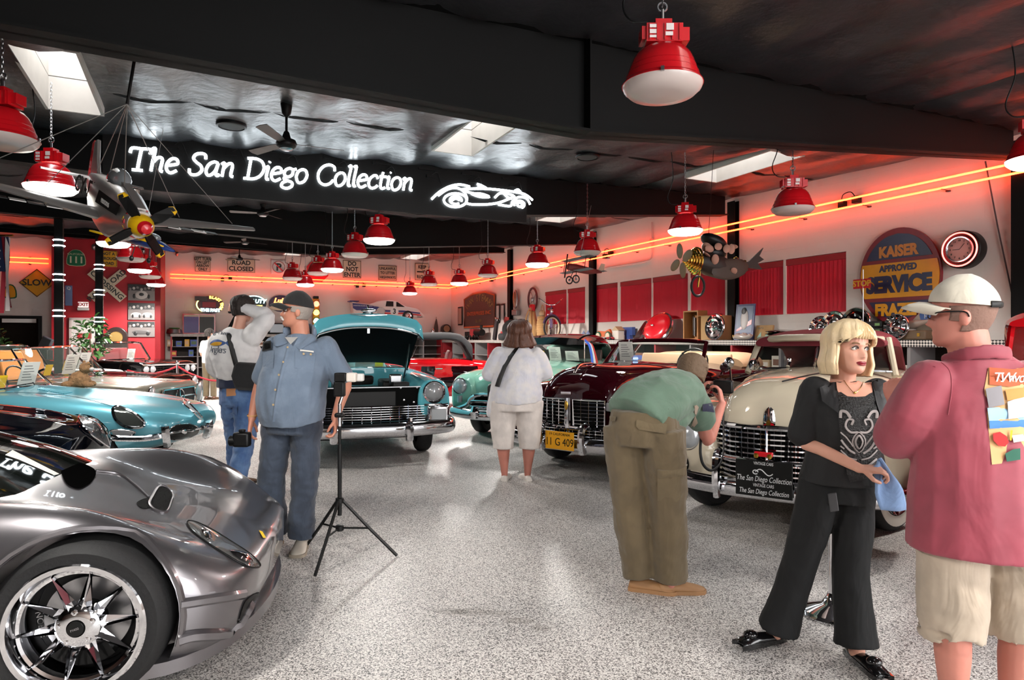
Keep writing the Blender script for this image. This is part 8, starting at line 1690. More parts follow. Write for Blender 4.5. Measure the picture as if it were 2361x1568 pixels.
# biplane
bpn = thing('model_biplane', 'small dark red biplane model hanging before the neon tubes', 'model plane', at(1345,622,11.0), rot=(0, R(-8), R(-155))); DR = mat('biplane_red', (110,34,34), rough=.5); GYW = mat('biplane_grey', (96,90,96), rough=.5)
MB().loft([[(x, w * math.cos(a), z + h * math.sin(a)) for a in [2 * PI * k / 12 for k in range(12)]] for x, w, h, z in ((.3,.05,.055,0),(.15,.06,.07,0),(-.1,.05,.06,0),(-.36,.015,.02,.03))]).build('fuselage', DR, bpn)
for z, nm in ((.16, 'upper_wing'),(-.05, 'lower_wing')): wingsec(MB(),[(-.46,.2,.13, z),(0,.22,.15, z),(.46,.2,.13, z)],.08).build(nm, GYW, bpn)
for s in (-1,1):
 for x in (.18,.09): MB().tube([(x, s * .34,-.05),(x, s * .34,.165)],.006,5).build('wing_strut', BLACK, bpn)
 MB().tube([(.16, s * .05,-.05),(.18, s * .1,-.2)],.006,5).build('gear_leg', BLACK, bpn); o = MB().tube([(.18 + .06 * math.cos(a), s * .11,-.2 + .06 * math.sin(a)) for a in [2 * PI * k / 16 for k in range(16)]],.012,6, closed=True).build('wheel', BLACK, bpn); MB().lathe([(.02,-.006),(.02,.006)],10).rot(PI / 2,0,0).build('hub', GYW, o, loc=(.18, s * .11,-.2))
MB().prism([(-.28,.03),(-.4,.03),(-.4,.17),(-.33,.17)],.01).build('fin', mat('cream_fin', (190,170,150), rough=.5), bpn, smooth=0); wingsec(MB(),[(-.15,-.3,.08,.03),(.15,-.3,.08,.03)],.06).build('tailplane', GYW, bpn); MB().bx(.33,.34,-.015,.015,-.2,.2).build('propeller', BLACK, bpn, smooth=0); MB().tube([(.1,0,.17),(0,0,1.1)],.003,4).build('hanging_wire', WR, bpn)
# whimsical flying machine
fm = thing('flying_machine_figure', 'dark whimsical winged flying machine with brass ribbed nose and wheel, hanging', 'sculpture', at(1630,605,8.7), rot=(0, R(-4), R(-160))); DB = mat('machine_brown', (34,25,20), rough=.6); BRS = mat('machine_brass', (212,176,84), rough=.15, metal=1); CLT = mat('machine_cloth', (176,130,112), rough=.8)
MB().loft([[(x, w * math.cos(a), z + h * math.sin(a)) for a in [2 * PI * k / 16 for k in range(16)]] for x, w, h, z in ((.16,.1,.1,.0),(.0,.15,.16,-.01),(-.2,.14,.16,-.04),(-.38,.09,.11,-.06),(-.52,.03,.05,.02))]).build('hull', DB, fm)
for k in range(6): MB().tube([(.18 + .03 * k, (.15 - .02 * k) * math.cos(a),(.17 - .022 * k) * math.sin(a)) for a in [2 * PI * j / 20 for j in range(20)]],.017,6, closed=True).build('nose_rib', BRS, fm)
MB().ell((.2,0,0),(.16,.1,.11)).build('nose_core', BRS, fm)
for k in range(4): a = R(20 + 90 * k); MB().ell((0,0,.14),(.012,.07,.11),12,8).rot(a, 0,0).build('propeller_blade', mat('blade_tan', (150,122,84), rough=.5), fm, loc=(.4,0,-.02))
MB().ell((.0,.0,.3),(.2,.14,.09),16,8).rot(0,-.3,0).build('hat', BLACK, fm); MB().ell((.02,0,.2),(.07,.06,.07)).build('pilot_head', CLT, fm); MB().ell((-.12,0,.14),(.16,.12,.1)).build('pilot_body', BLACK, fm)
for k, (x, y, z) in enumerate(((.06,.12,.16),(-.06,.14,.2),(-.2,.13,.19),(-.3,.1,.2),(-.0,.17,.02),(-.32,.14,-.1),(-.42,0,.26),(.1,.12,.08))): MB().ell((0,0,0),(.07,.02,.05),8,6).rot(.3 * k, .5 * k, .2 * k).build('cloth_patch', CLT, fm, loc=(x, y, z))
MB().ell((-.26,.12,-.14),(.3,.02,.14),16,8).rot(0,.25,0).build('wing_panel', mat('machine_wing', (60,44,34), rough=.6), fm); MB().prism([(-.5,-.02),(-.66,.0),(-.9,.22),(-.84,.1),(-.92,.06),(-.82,.0),(-.9,-.08),(-.66,-.08)],.02).move((0,-.01,.08)).build('tail_fin', DB, fm, smooth=0); MB().tube([(-.45,0,.06),(-.62,0,.08)],.02,8).ell((-.46,0,.07),(.04,.04,.06)).build('tail_joint', BRS, fm)
MB().tube([(.12 + .1 * math.cos(a),0,-.33 + .13 * math.sin(a)) for a in [2 * PI * k / 24 for k in range(24)]],.018,6, closed=True).build('wheel', RUBBER, fm); MB().tube([(.1,0,-.1),(.12,0,-.34)],.014,6).build('wheel_fork', BRS, fm); MB().tube([(0,0,.1),(0,0,1.5)],.004,4).build('hanging_wire', BLACK, fm)
# ================================================================== SHELVES AND WHAT STANDS ON THEM
def checker(name, c1, c2, sc):
 m = bpy.data.materials.new(name); m.use_nodes = True; nt = m.node_tree; b = nt.nodes['Principled BSDF']; tc = nt.nodes.new('ShaderNodeTexCoord'); mp = nt.nodes.new('ShaderNodeMapping'); mp.inputs['Rotation'].default_value = (0, R(45),0); ck = nt.nodes.new('ShaderNodeTexChecker'); ck.inputs['Scale'].default_value = sc
 ck.inputs['Color1'].default_value = lin(c1); ck.inputs['Color2'].default_value = lin(c2); nt.links.new(tc.outputs['Object'], mp.inputs[0]); nt.links.new(mp.outputs[0], ck.inputs['Vector']); nt.links.new(ck.outputs[0], b.inputs['Base Color']); b.inputs['Roughness'].default_value = .5; return m
CHK = checker('chequer_edge', (216,208,200),(34,32,32),34); SHG = mat('shelf_grey', (128,124,124), rough=.6); DKI = mat('shelf_dark', (44,36,32), rough=.8)
def shelf_unit(name, label, A, rz, L, zt, dep, step, rails):
 t = thing(name, label, 'shelf', A, rz, 'long wall shelves')
 MB().bx(0, L, -dep, 0, zt - .04, zt).build('top', SHG, t, smooth=0); MB().bx(0, L, -dep - .02,-dep, zt - .10, zt).build('chequer_edge', CHK, t, smooth=0); MB().bx(0, L, -.03,-.005,0, zt - .04).build('back_panel', DKI, t, smooth=0)
 for z in rails: MB().bx(0, L, -dep + .02,-.03, z - .02, z).build('lower_shelf', SHG, t, smooth=0)
 n = int(L / step)
 for k in range(n + 1):
  x = min(L - .05, k * L / n); MB().bx(x, x + .05,-dep + .005,-.03,0, zt - .04).build('upright', SHG if k % 2 else mat('upright_red', (150,26,34), rough=.5), t, smooth=0)
 return t
shelf_unit('long_shelf', 'long grey shelf with chequered edge along the window wall', W(PW, 26.0), ROT_R, 23.4,1.48,.62,1.15,(.95,.5)); shelf_unit('long_shelf', 'long cubby shelf with chequered edge along the far wall', W(-.72, QW), ROT_B, 10.1,1.70,.6,.8,(1.25,.9,.5))
CB = [mat('box_%d' % k, c, rough=.6) for k, c in enumerate(((176,150,116),(150,34,38),(60,84,150),(206,198,186),(190,150,60),(70,96,70),(110,70,50)))]
KN = ['cream', 'red', 'blue', 'white', 'ochre', 'green', 'brown']
rb = random.Random(5); seen = {}
for (fn, rz, us, z0, off) in ((RW, ROT_R, (1394,1480,1522,1570,1600,1655,1705,1722,1745,1772,1800,1838,1860,1885,2110,2140,2165),.95,.42),(BW, ROT_B, (392,412,432,448,600,618,632,660),1.25,.4),(BW, ROT_B, (400,440,470,610,640,665),.9,.4)):
 for k, u in enumerate(us):
  c = (k * 3 + int(u)) % 7; P = fn(u, 784, off + .06); w, h = rb.uniform(.14,.26), rb.uniform(.14,.26); key = ('window' if fn is RW else 'far', z0, KN[c]); seen[key] = seen.get(key, 0) + 1; ordn = ('', 'second ', 'third ', 'fourth ', 'fifth ')[seen[key] - 1]
  t = thing('stored_box', '%ssmall %s box from the corner on the %s lower shelf, %s wall' % (ordn, KN[c], 'upper' if z0 == 1.25 else 'middle', key[0]), 'box', (P.x, P.y, z0), rz + rb.uniform(-.2,.2), 'boxes on the lower shelves')
  MB().bx(-w / 2, w / 2,-.09,.09,0, h).build('carton', CB[c], t, smooth=0, bevel=.006); MB().bx(-w * .35, w * .35,-.092,-.09, h * .3, h * .75).build('label', CB[(c + 3) % 7], t, smooth=0)
def rs(name, label, cat, u, off=.36, rz=ROT_R, z=1.482, grp=None):
 P = RW(u, 784, off); t = thing(name, label, cat, (P.x, P.y, z), rz, grp); return t, P.y / FPX
def hubcap(label, u, r, lean=.12, off=.32, slots=0, dark=False):
 t, s = rs('hubcap', label, 'hubcap', u, off, grp='hubcaps on the window shelf'); mt = mat('dark_chrome', (90,92,94), rough=.12, metal=1) if dark else CHROME
 MB().lathe([(r, 0),(r * .96,.03),(r * .8,.015),(r * .62,.05),(r * .45,.03),(r * .3,.06),(.001,.075)],32, cap=False).rot(PI / 2 - lean, 0,0).build('dish', mt, t, loc=(0,0, r + .004)); MB().tube([(r * math.cos(a),0, r * math.sin(a)) for a in [2 * PI * k / 32 for k in range(32)]],.012,6, closed=True).rot(-lean, 0,0).build('rim', CHROME, t, loc=(0,0, r + .004))
 for k in range(slots): a = 2 * PI * k / slots; MB().box((r * .68 * math.cos(a),-.045, r * .68 * math.sin(a)),(r * .42,.008,.03),(0,-a, 0)).rot(-lean, 0,0).build('slot', BLACK, t, loc=(0,0, r + .004))
hubcap('chrome hubcap leaning against the cardboard box', 1648,.26, off=.55); hubcap('bright chrome hubcap standing just right of the red boxes', 1890,.2); hubcap('chrome hubcap with pointed centre behind the blonde hair', 1922,.24); hubcap('dark chrome hubcap half seen above the blonde hair', 1972,.26, dark=True); hubcap('chrome wheel cover with long black slots before the enamel sign', 2066,.19, off=.5, slots=12)
def plates(label, u, n, r, mt, dz): 
 t, s = rs('hubcap_stack', label, 'hubcap', u, .4)
 for k in range(n): MB().lathe([(r * .7,0),(r, .012),(r * .98,.02),(r * .6, dz * .9),(.001, dz)],28, cap=False).build('hubcap', mt, t, loc=(.01 * (k % 2),0, k * dz))
plates('stack of dark dished hubcaps on the window shelf', 1788,4,.19, mat('dark_chrome'),.045); plates('stack of bright chrome hubcaps beside the dark stack', 1832,4,.18, CHROME, .035)
t, s = rs('cardboard_box', 'tan cardboard box behind the leaning chrome hubcap', 'box', 1650,.3); MB().bx(-.22,.28,-.2,.2,0,.5).build('carton', mat('cardboard', (168,132,88), rough=.8), t, smooth=0, bevel=.006); MB().bx(-.29,.29,-.22,-.05,.49,.5).build('flap', mat('cardboard'), t, smooth=0); MB().bx(.1,.2,-.204,-.2,.28,.42).build('label', WHITE, t, smooth=0)
t, s = rs('tool_case', 'open upright wooden tool case with wrenches inside', 'case', 1602,.4); WD = mat('case_wood', (162,110,62), rough=.5, vary=.2, vscale=8); w, h = .46,.62
MB().bx(-w / 2, w / 2,.12,.14,0, h).build('back', WD, t, smooth=0)
for b in ((-w / 2,-w / 2 + .03,-.12,.12,0, h),(w / 2 - .03, w / 2,-.12,.12,0, h),(-w / 2 + .03, w / 2 - .03,-.12,.12,0,.03),(-w / 2 + .03, w / 2 - .03,-.12,.12, h - .03, h)): MB().bx(*b).build('side', WD, t, smooth=0)
for x, z0, z1, r in ((-.1,.08,.48,.018),(-.15,.1,.5,.008),(0.0,.15,.42,.012),(.05,.15,.42,.012),(.13,.36,.5,.012)): MB().tube([(x, .09, z0),(x, .09, z1)], r, 8).build('wrench', STEEL, t)
MB().bx(.08,.19,.06,.12,.06,.26).build('black_block', BLACK, t, bevel=.01)
t, s = rs('surf_poster', 'blue framed dog poster lettered HANG TWENTY leaning on the column', 'poster', 1714,.4); MB().bx(-.22,.22,-.01,.01,0,.7).rot(-.12,0,.1).build('board', mat('poster_navy', (44,52,104), rough=.4), t, smooth=0); MB().bx(-.18,.18,-.014,-.01,.14,.66).rot(-.12,0,.1).build('picture', mat('poster_grey', (96,110,140), rough=.4), t, smooth=0)
MB().ell((0,-.02,.4),(.09,.006,.2),12,8).rot(-.12,0,.1).build('dog', PLT, t); MB().ell((-.02,-.022,.56),(.06,.006,.07),10,8).rot(-.12,0,.1).build('dog_head', PD, t); MB().prism([(-.17,.16),(.17,.3),(.17,.4),(-.17,.2)],.004).move((0,-.018,0)).rot(-.12,0,.1).build('surfboard', RED, t, smooth=0); text('lettering', 'HANG TWENTY', .065, SIGNY, t, (.0,-.025,.07),(PI / 2 - .12,0,.1), bold=.002)
t, s = rs('plastic_bag', 'crumpled clear plastic bag below the dog poster', 'bag', 1712,.5); mb = MB().ell((0,0,.06),(.24,.08,.06),16,10); mb.v = [v + V((0,0,.025 * math.sin(v.x * 40) * (v.z > .03))) for v in mb.v]; mb.build('bag', mat('plastic', (196,186,176), rough=.2, alpha=.7), t)
t, s = rs('display_rack', 'tan cardboard display rack with two green triangles', 'display', 1760,.3); MB().bx(-.2,.2,-.02,.02,0,.28).rot(-.2,0,0).build('card', mat('cardboard'), t, smooth=0)
for x in (-.1,.07): MB().prism([(x - .05,.03),(x + .06,.03),(x + .04,.15)],.004).move((0,-.026,0)).rot(-.2,0,0).build('triangle', mat('mint_print', (140,176,160), rough=.6), t, smooth=0)
text('lettering', 'NUTS', .05, INK, t, (0,-.07,.22),(PI / 2 - .2,0,0))
for u, lb, c in ((1866, 'low dark red box beside the chrome hubcap stack', 1),(1905, 'small red tin just left of the blonde hair', 1)): t, s = rs('small_tin', lb, 'box', u, .45, grp='red tins'); MB().bx(-.12,.12,-.08,.08,0,.12).build('tin', CB[c], t, smooth=0, bevel=.01); MB().bx(-.06,.06,-.083,-.08,.04,.09).build('label', CB[4], t, smooth=0)
t, s = rs('car_stereo', 'stack of black car stereo units behind the blonde woman', 'stereo', 2018,.3)
for k in range(3): o = MB().bx(-.22,.22,-.15,.15, k * .1, k * .1 + .09).build('unit', BLACK, t, smooth=0, bevel=.008); MB().bx(.1,.18,-.155,-.15, k * .1 + .02, k * .1 + .06).build('display', mat('lcd_green', (110,150,90), rough=.3), o, smooth=0)
t, s = rs('suitcase', 'small old brown suitcase under the mounted fish', 'suitcase', 2110,.35); MB().bx(-.24,.24,-.14,.14,0,.14).build('body', mat('old_leather', (96,74,52), rough=.6), t, bevel=.02)
for x in (-.14,.14): MB().bx(x - .02, x + .02,-.15,-.14,.05,.1).build('latch', mat('brass'), t, smooth=0)
fs = thing('mounted_fish', 'grey stuffed fish lying on the old suitcase', 'fish', (*t.location[:2],1.63), ROT_R); MB().loft([[(x, w * math.cos(a), z + h * math.sin(a)) for a in [2 * PI * k / 12 for k in range(12)]] for x, w, h, z in ((-.3,.01,.01,.08),(-.2,.05,.05,.07),(0,.07,.065,.08),(.16,.03,.03,.12),(.2,.01,.02,.14))]).build('body', mat('fish_grey', (150,132,120), rough=.5), fs); MB().prism([(.18,.13),(.34,.24),(.28,.13),(.34,.04)],.012).build('tail', mat('fish_grey'), fs, smooth=0); MB().prism([(-.05,.13),(.05,.24),(.08,.13)],.01).build('fin', mat('fish_grey'), fs, smooth=0)
t, s = rs('licence_plate_box', 'old licence plates standing behind the fish', 'plate', 2152,.12); MB().bx(-.2,.16,-.01,.01,.28,.42).build('blue_plate', mat('plate_blue', (70,100,160), rough=.5), t, smooth=0); text('characters', 'FL 51', .1, WHITE, t, (-.02,-.014,.35)); MB().bx(-.25,.2,-.02,.1,0,.27).build('crate', mat('crate_cream', (176,160,138), rough=.7), t, smooth=0, bevel=.01)
# red spare-wheel cover with chrome carrier
t, s = rs('spare_wheel_cover', 'red and chrome spare-wheel cover leaning on its chrome carrier', 'car part', 1505,.42); t.scale = (1.05,1,1)
MB().lathe([(.34,-.09),(.36,-.02),(.36,.06),(.33,.1),(.25,.13),(.001,.15)],36).rot(R(62),0,0).rot(0, R(12),0).build('cover', RED, t, loc=(.2,0,.27)); MB().tube([(.36 * math.cos(a),.36 * math.sin(a),.0) for a in [2 * PI * k / 36 for k in range(36)]],.045,8, closed=True).rot(R(62),0,0).rot(0, R(12),0).build('chrome_band', CHROME, t, loc=(.2,0,.27)); MB().ell((.17,-.16,.34),(.05,.02,.025)).build('badge', CHROME, t)
MB().bx(-.55,.0,-.16,-.12,-.02,.06).rot(0, R(-42),0).move((-.05,0,.08)).bx(-.5,-.46,-.14,.1,.0,.02).build('carrier_arm', CHROME, t, bevel=.01); MB().prism([(-.62,.02),(-.2,.42),(-.1,.46),(-.08,.4),(-.28,.12),(-.36,.0)],.16).move((0,-.1,0)).build('chrome_shroud', CHROME, t, smooth=0, bevel=.02); MB().prism([(-.3,.14),(-.1,.38),(.14,.28),(-.02,.02),(-.2,.02)],.1).move((0,-.06,0)).build('red_shroud', RED, t, smooth=0, bevel=.02)
# toys
t, s = rs('toy_roadster', 'orange flat toy roadster with green mudguards', 'toy', 1392,.4); MB().prism([(-.3,.08),(.3,.08),(.3,.2),(.24,.28),(.05,.22),(-.3,.24)],.06).build('body', mat('toy_orange', (206,96,44), rough=.5), t, smooth=0)
for x in (-.24,.2): MB().lathe([(.09,-.01),(.09,.01)],20).rot(PI / 2,0,0).build('wheel', SIGNW, t, loc=(x, -.02,.095)); MB().tube([(x + .11 * math.cos(a),-.01,.095 + .11 * math.sin(a)) for a in [lerp(0, PI, k / 8) for k in range(9)]],.02,6).build('mudguard', mat('toy_green', (44,90,58), rough=.5), t)
for u, c, lb in ((1372,3, 'tiny white and red toy racer at the shelf edge'),(1405,1, 'tiny red toy racer beside the orange toy')): t, s = rs('toy_racer', lb, 'toy', u, .55, grp='tiny toy racers'); MB().loft([[(x, w * math.cos(a),.045 + h * math.sin(a)) for a in [2 * PI * k / 10 for k in range(10)]] for x, w, h in ((-.18,.01,.01),(-.1,.035,.03),(.08,.04,.035),(.18,.03,.025))]).build('body', CB[c], t); [MB().lathe([(.03,-.012),(.03,.012)],12).rot(PI / 2,0,0).build('wheel', BLACK, t, loc=(x, y, .03)) for x in (-.11,.11) for y in (-.05,.05)]
t, s = rs('village_ornament', 'cream winter village ornament with little tree', 'ornament', 1425,.4); MB().bx(-.12,.14,-.1,.1,0,.24).build('house', CB[3], t, bevel=.02); MB().lathe([(.07,0),(.001,.2)],10).build('tree', mat('dark_tree', (60,40,32), rough=.8), t, loc=(-.1,-.14,0)); MB().prism([(-.14,.24),(.16,.24),(.01,.34)],.2).move((0,-.1,0)).build('roof', CB[0], t, smooth=0)
t, s = rs('blue_picture_box', 'blue picture box behind the chrome shroud', 'box', 1450,.15); MB().bx(-.2,.2,-.05,.05,.12,.32).bx(-.1,.1,-.05,.05,0,.12).build('box', CB[2], t, smooth=0)
for u, lb in ((1346, 'clear bottle with red label left of the pair on the shelf'),(1356, 'clear blue-labelled bottle right of the pair on the shelf')): t, s = rs('water_bottle', lb, 'bottle', u, .45, grp='pair of bottles by the column'); MB().lathe([(.05,0),(.055,.02),(.055,.18),(.02,.22),(.02,.25)],14).build('bottle', mat('bottle_blue', (140,160,196), rough=.1, alpha=.7), t); MB().lathe([(.056,.06),(.056,.14)],14, cap=False).build('label', CB[1] if u == 1346 else CB[2], t)
# locomotive, radiator, poster, tyres, baskets
t, s = rs('toy_locomotive', 'black and red model steam locomotive near the corner', 'model train', 1100,.4); MB().tube([(-.1,0,.28),(.5,0,.28)],.12,14).build('boiler', BLACK, t); MB().bx(-.4,-.1,-.14,.14,.1,.42).build('cab', CB[1], t, bevel=.01); MB().tube([(.4,0,.38),(.4,0,.55)],[.04,.06],10).build('chimney', BLACK, t); MB().bx(-.95,-.5,-.13,.13,.12,.32).build('tender', BLACK, t, bevel=.02)
for x in (-.8,-.62,-.3,-.05,.15,.35): MB().lathe([(.09,-.02),(.09,.02)],16).rot(PI / 2,0,0).build('wheel', mat('dark_chrome'), t, loc=(x, -.13,.09))
t, s = rs('car_radiator', 'narrow chrome-topped car radiator leaning near the locomotive', 'car part', 1140,.3); MB().bx(-.1,.1,-.04,.04,0,.75).rot(0,.3,0).build('core', mat('rad_core', (70,68,70), rough=.5, metal=.6), t, smooth=0); MB().bx(-.11,.11,-.05,.05,.72,.82).rot(0,.3,0).build('tank', CHROME, t, bevel=.02)
t, s = rs('glossy_poster', 'red and white glossy poster leaning by the tyres', 'poster', 1158,.35); MB().prism([(-.32,0),(.36,0),(.34,.78),(.0,.82)],.02).rot(-.12,0,0).build('sheet', mat('poster_red', (176,60,60), rough=.3, vary=.5, vscale=6), t, smooth=0); MB().ell((.1,-.05,.5),(.18,.006,.22)).build('picture', PLT, t)
for u, lb in ((1182, 'tyre with chrome wheel standing left of its twin'),(1203, 'tyre with chrome wheel standing right of its twin')):
 t, s = rs('chrome_roadwheel', lb, 'wheel', u, .46, rz=ROT_R + .9, grp='pair of wheels on the shelf'); r = .34; o = MB().lathe([(r * .6,-.13),(r * .92,-.14),(r, -.1),(r, .1),(r * .92,.14),(r * .6,.13)],32, cap=False).rot(PI / 2,0,0).build('tyre', RUBBER, t, loc=(0,0, r)); rm = MB().lathe([(r * .62,.12),(r * .58,.135),(r * .5,.08),(r * .2,.09),(.001,.1)],28, cap=False).rot(PI / 2,0,0).build('rim', CHROME, t, loc=(0,0, r))
 for k in range(5): a = 2 * PI * k / 5; MB().ell((r * .38 * math.cos(a),-.1, r * .38 * math.sin(a)),(.05,.03,.05),10,6).build('hole', BLACK, rm)
t, s = rs('flat_tyre', 'small black tyre lying at the shelf edge', 'tyre', 1167,.5); MB().lathe([(.14,.01),(.23,.0),(.27,.05),(.27,.17),(.23,.22),(.14,.21)],28, cap=False).build('tyre', RUBBER, t)
t, s = rs('canvas_rucksack', 'tan canvas rucksack with straps on the shelf', 'bag', 1228,.4); TCV = cloth('tan_canvas', (176,134,84),7,.3); mb = MB(); limb(mb, cl([((0,0,.14),.22,.14),((0,0,.35),.24,.16),((0,0,.6),.18,.12),((0,0,.85),.14,.1)])); fuse(mb, 'body', TCV, t, vox=.02, it=3, wr=.015, wsc=(7,7,7)); MB().bx(-.14,.14,-.19,-.13,.2,.42).build('pocket', TCV, t, bevel=.03); MB().tube(crom([(-.12,-.16,.3),(-.1,-.18,.7),(.05,-.1,1.0),(.16,-.14,.6),(.15,-.16,.2)],4),.02,6).build('strap', TCV, t); MB().bx(-.1,.06,-.08,.08,.85,1.12).build('red_bundle', RED, t, bevel=.04)
t, s = rs('wicker_basket', 'tall wicker basket beside the bicycle', 'basket', 1250,.4); WK = mat('wicker', (190,146,96), rough=.8, bump=.8, bscale=60)
for k in range(16): MB().tube([((.13 + .03 * math.sin(k / 15 * PI)) * math.cos(a),(.13 + .03 * math.sin(k / 15 * PI)) * math.sin(a),.02 + k * .045) for a in [2 * PI * j / 16 for j in range(16)]],.024,5, closed=True).build('woven_ring', WK, t)
MB().tube([(.1 * math.cos(a) + .02,0,.75 + .32 * math.sin(a)) for a in [lerp(0, PI, k / 10) for k in range(11)]],.012,6).build('handle', WK, t); MB().ell((0,0,.8),(.12,.1,.12)).build('bundle', CB[0], t)
# bicycle
P = RW(1268,784,.42); bk = thing('bicycle', 'vintage chrome and violet cruiser bicycle standing on the shelf', 'bicycle', (P.x, P.y, 1.482), math.atan2(-.8996,.4368) + R(-26)); VI = mat('bike_violet', (80,60,110), rough=.3, coat=.5); CRW = mat('tyre_cream', (206,190,160), rough=.6)
for x in (0,1.08):
 o = MB().tube([(x + .315 * math.cos(a),0,.345 + .315 * math.sin(a)) for a in [2 * PI * k / 40 for k in range(40)]],.028,8, closed=True).build('tyre', RUBBER, bk); MB().tube([(x + .285 * math.cos(a),0,.345 + .285 * math.sin(a)) for a in [2 * PI * k / 40 for k in range(40)]],.022,6, closed=True).build('rim', CRW, o)
 sp = MB(); [sp.tube([(x + .03 * math.cos(a + .5),.02 * (-1) ** k, .345 + .03 * math.sin(a + .5)),(x + .28 * math.cos(a),0,.345 + .28 * math.sin(a))],.0025,3) for k, a in enumerate([2 * PI * j / 24 for j in range(24)])]; sp.build('spokes', STEEL, o)['kind'] = 'stuff'
 mg = MB().tube([(x + .36 * math.cos(a),0,.345 + .36 * math.sin(a)) for a in [lerp(R(20), R(165), k / 12) for k in range(13)]],.03,6, flat=.5).build('mudguard', VI, bk)
 if x:
  for o_ in (o, mg): o_.rotation_euler = (0,0, R(-48)); o_.location = V((x, 0,0)) - Matrix.Rotation(R(-48),3, 'Z') @ V((x, 0,0))
for nm, pts, r in (('seat_tube', [(.42,0,.3),(.32,0,.85)],.018),('down_tube', [(.42,0,.3),(.85,0,.85)],.018),('top_tube', [(.33,0,.8),(.6,0,.78),(.86,0,.9)],.022),('chain_stay', [(0,0,.345),(.42,0,.3)],.012),('seat_stay', [(0,0,.345),(.33,0,.78)],.012),('fork', [(1.08,0,.345),(.98,0,.6),(.84,0,.98)],.016)): MB().tube(pts, r, 8).build(nm, VI if 'stay' not in nm else CHROME, bk)
MB().tube(crom([(.55,-.36,1.2),(.7,-.3,1.16),(.85,-.12,1.02),(.86,0,1.0),(.85,.12,1.02),(.7,.3,1.16),(.55,.36,1.2)],4),.014,8).build('handlebar', CHROME, bk); MB().ell((.2,0,.92),(.16,.1,.05)).build('saddle', mat('saddle_brown', (84,50,40), rough=.5), bk); MB().ell((1.0,0,.82),(.08,.05,.05)).build('headlamp', CHROME, bk); MB().lathe([(.1,-.006),(.1,.006)],20).rot(PI / 2,0,0).build('chainring', CHROME, bk, loc=(.42,-.03,.3)); MB().bx(-.25,.12,-.08,.08,.74,.77).build('rack', CHROME, bk, smooth=0)
# far shelf: posters, pedestal, monitor, clock, flagged toys
def bs_(name, label, cat, u, off=.3, grp=None):
 P = BW(u, 784, off); return thing(name, label, cat, (P.x, P.y, 1.702), ROT_B, grp)
t = bs_('display_plinth', 'round silver display plinth with green base at the shelf end', 'plinth', 402); t.scale = (.62,.62,.9); MB().lathe([(.4,0),(.42,.03),(.36,.18),(.001,.2)],28).build('plinth', STEEL, t); MB().lathe([(.3,.2),(.28,.24),(.001,.25)],24).build('green_base', mat('base_green', (60,110,50), rough=.5), t)
for u, c, lb in ((441,(96,92,150), 'red-framed purple poster on the far shelf'),(477,(40,44,40), 'red-framed dark poster beside the purple one')): t = bs_('framed_poster', lb, 'poster', u, .2, 'red-framed posters'); MB().bx(-.28,.28,-.02,.02,0,.72).build('frame', RED, t, smooth=0); MB().bx(-.24,.24,-.025,-.02,.04,.62).build('print', mat('fp_%d' % u, c, rough=.4), t, smooth=0); MB().bx(-.24,.24,-.025,-.02,.62,.69).build('title_strip', SIGNW, t, smooth=0)
t = bs_('small_television', 'dark small television beside the denim-shirted man', 'television', 637,.3); MB().bx(-.3,.3,-.18,.18,0,.42).build('case', BLACK, t, bevel=.03); MB().bx(-.24,.24,-.186,-.18,.06,.37).build('screen', mat('tv_screen', (40,28,48), rough=.1), t, smooth=0)
t = bs_('mantel_clock', 'dark wooden mantel clock on the far shelf', 'clock', 1030,.3); MB().prism([(-.34,0),(.34,0),(.34,.1),(.2,.12)] + [(.2 * math.cos(R(a)),.25 + .2 * math.sin(R(a))) for a in range(0,181,20)] + [(-.2,.12),(-.34,.1)],.2).build('case', mat('dark_walnut'), t, smooth=0, bevel=.01); MB().lathe([(.001,.01),(.13,.01),(.14,0)],24, cap=False).rot(PI / 2,0,0).build('dial', mat('clock_cream', (160,120,90), rough=.4), t, loc=(0,-.004,.26))
t = bs_('furled_flag', 'furled dark flag on a stick on the far shelf', 'flag', 1004,.3); MB().tube([(0,0,0),(.04,0,.75)],.012,6).build('stick', WD, t); mb = MB(); limb(mb, cl([((.02,0,.1),.1,.07),((.03,0,.35),.09,.06),((.04,0,.66),.02,.02)])); mb.build('cloth', cloth('flag_olive', (70,52,44),8,.4), t); MB().ell((-.12,-.05,.14),(.08,.05,.13)).build('figurine', CHROME, t)
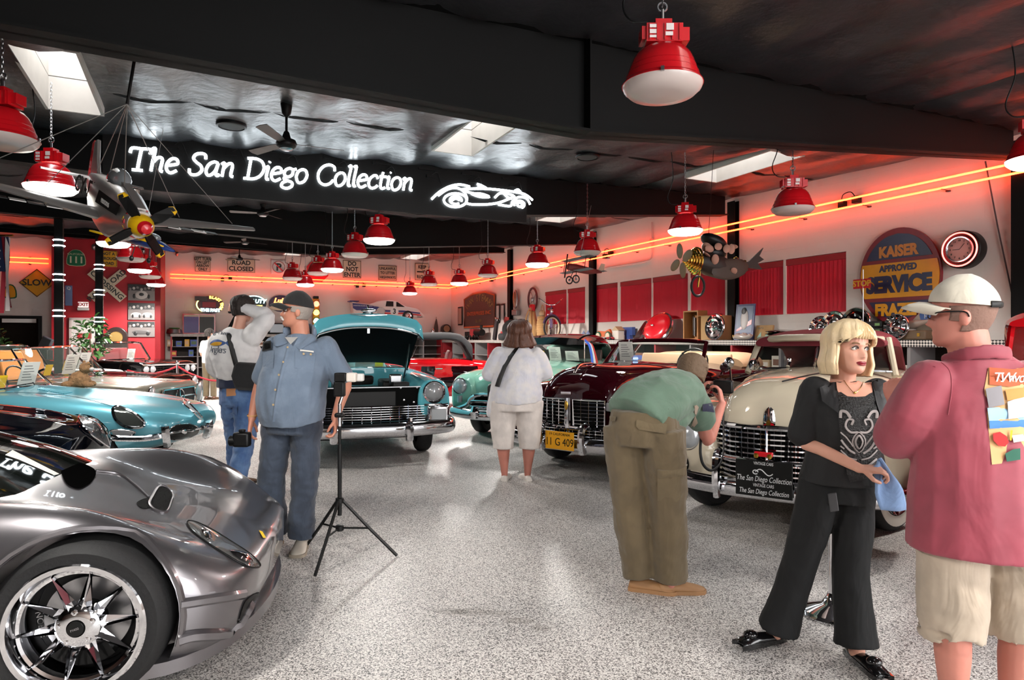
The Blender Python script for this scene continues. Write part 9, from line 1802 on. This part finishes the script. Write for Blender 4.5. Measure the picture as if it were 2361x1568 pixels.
# ---- stanchions, plush toy
def stanchion(label, c, h=.95, rope=None):
 t = thing('stanchion', label, 'stanchion', c, 0, 'chrome stanchions'); MB().lathe([(.16,0),(.165,.012),(.15,.03),(.06,.06),(.035,.1),(.028,.12)],28).build('base', CHROME, t); MB().tube([(0,0,.1),(0,0, h)],.026,14).build('post', CHROME, t); MB().lathe([(.03, h),(.045, h + .02),(.045, h + .05),(.02, h + .08),(.001, h + .085)],18).build('finial', CHROME, t)
 return t
P = at(1921,1418, FPX * CAM_H / (1418 - 784)); stanchion('chrome stanchion post behind the blonde woman', (P.x, P.y, 0)); st_ = stanchion('small far chrome stanchion by the black convertible', (-7.95,15.6,0),.9)
ro = thing('red_rope', 'red velvet rope sagging from the far stanchion', 'rope', (-7.95,15.6,0)); MB().tube(crom([(-1.3,.2,.75),(-.8,.1,.66),(-.3,0,.74),(0,0,.86)],5),.022,8).build('near_span', mat('rope_red', (150,20,36), rough=.7), ro); MB().tube(crom([(0,0,.86),(.3,.1,.66),(.8,.2,.5),(1.3,.3,.62)],5),.022,8).build('far_span', mat('rope_red'), ro)
P = loc_px(C, 183,888, y=.25); pz = car_matrix(C) @ V((P.x, .25,.885)); pt = thing('plush_leopard', 'spotted plush leopard toy sitting on the blue roadster bonnet', 'toy', tuple(pz), R(30)); PLF = mat('leopard_fur', (150,112,76), rough=.95, bump=.6, bscale=60, vary=.75, vscale=26)
mb = MB().ell((0,0,.1),(.12,.1,.11)).ell((.07,-.03,.25),(.075,.07,.07)).ell((.12,-.06,.23),(.04,.035,.03)).ell((.05,.03,.32),.022).ell((.1,-.08,.31),.022).ell((.1,-.08,.04),(.06,.04,.035)).ell((-.12,-.06,.05),(.07,.05,.045)).ell((.13,.04,.05),(.05,.04,.04)); fuse(mb, 'body', PLF, pt, vox=.012, it=2, wr=.006, wsc=(40,40,40)); MB().ell((.135,-.085,.235),(.03,.02,.022)).build('muzzle', PLT, pt)
for y in (-.075,-.02): MB().ell((.125, y - .01,.275),(.01,.008,.01)).build('eye', BLACK, pt)
bpy.data.scenes.remove(WORKSHOP)
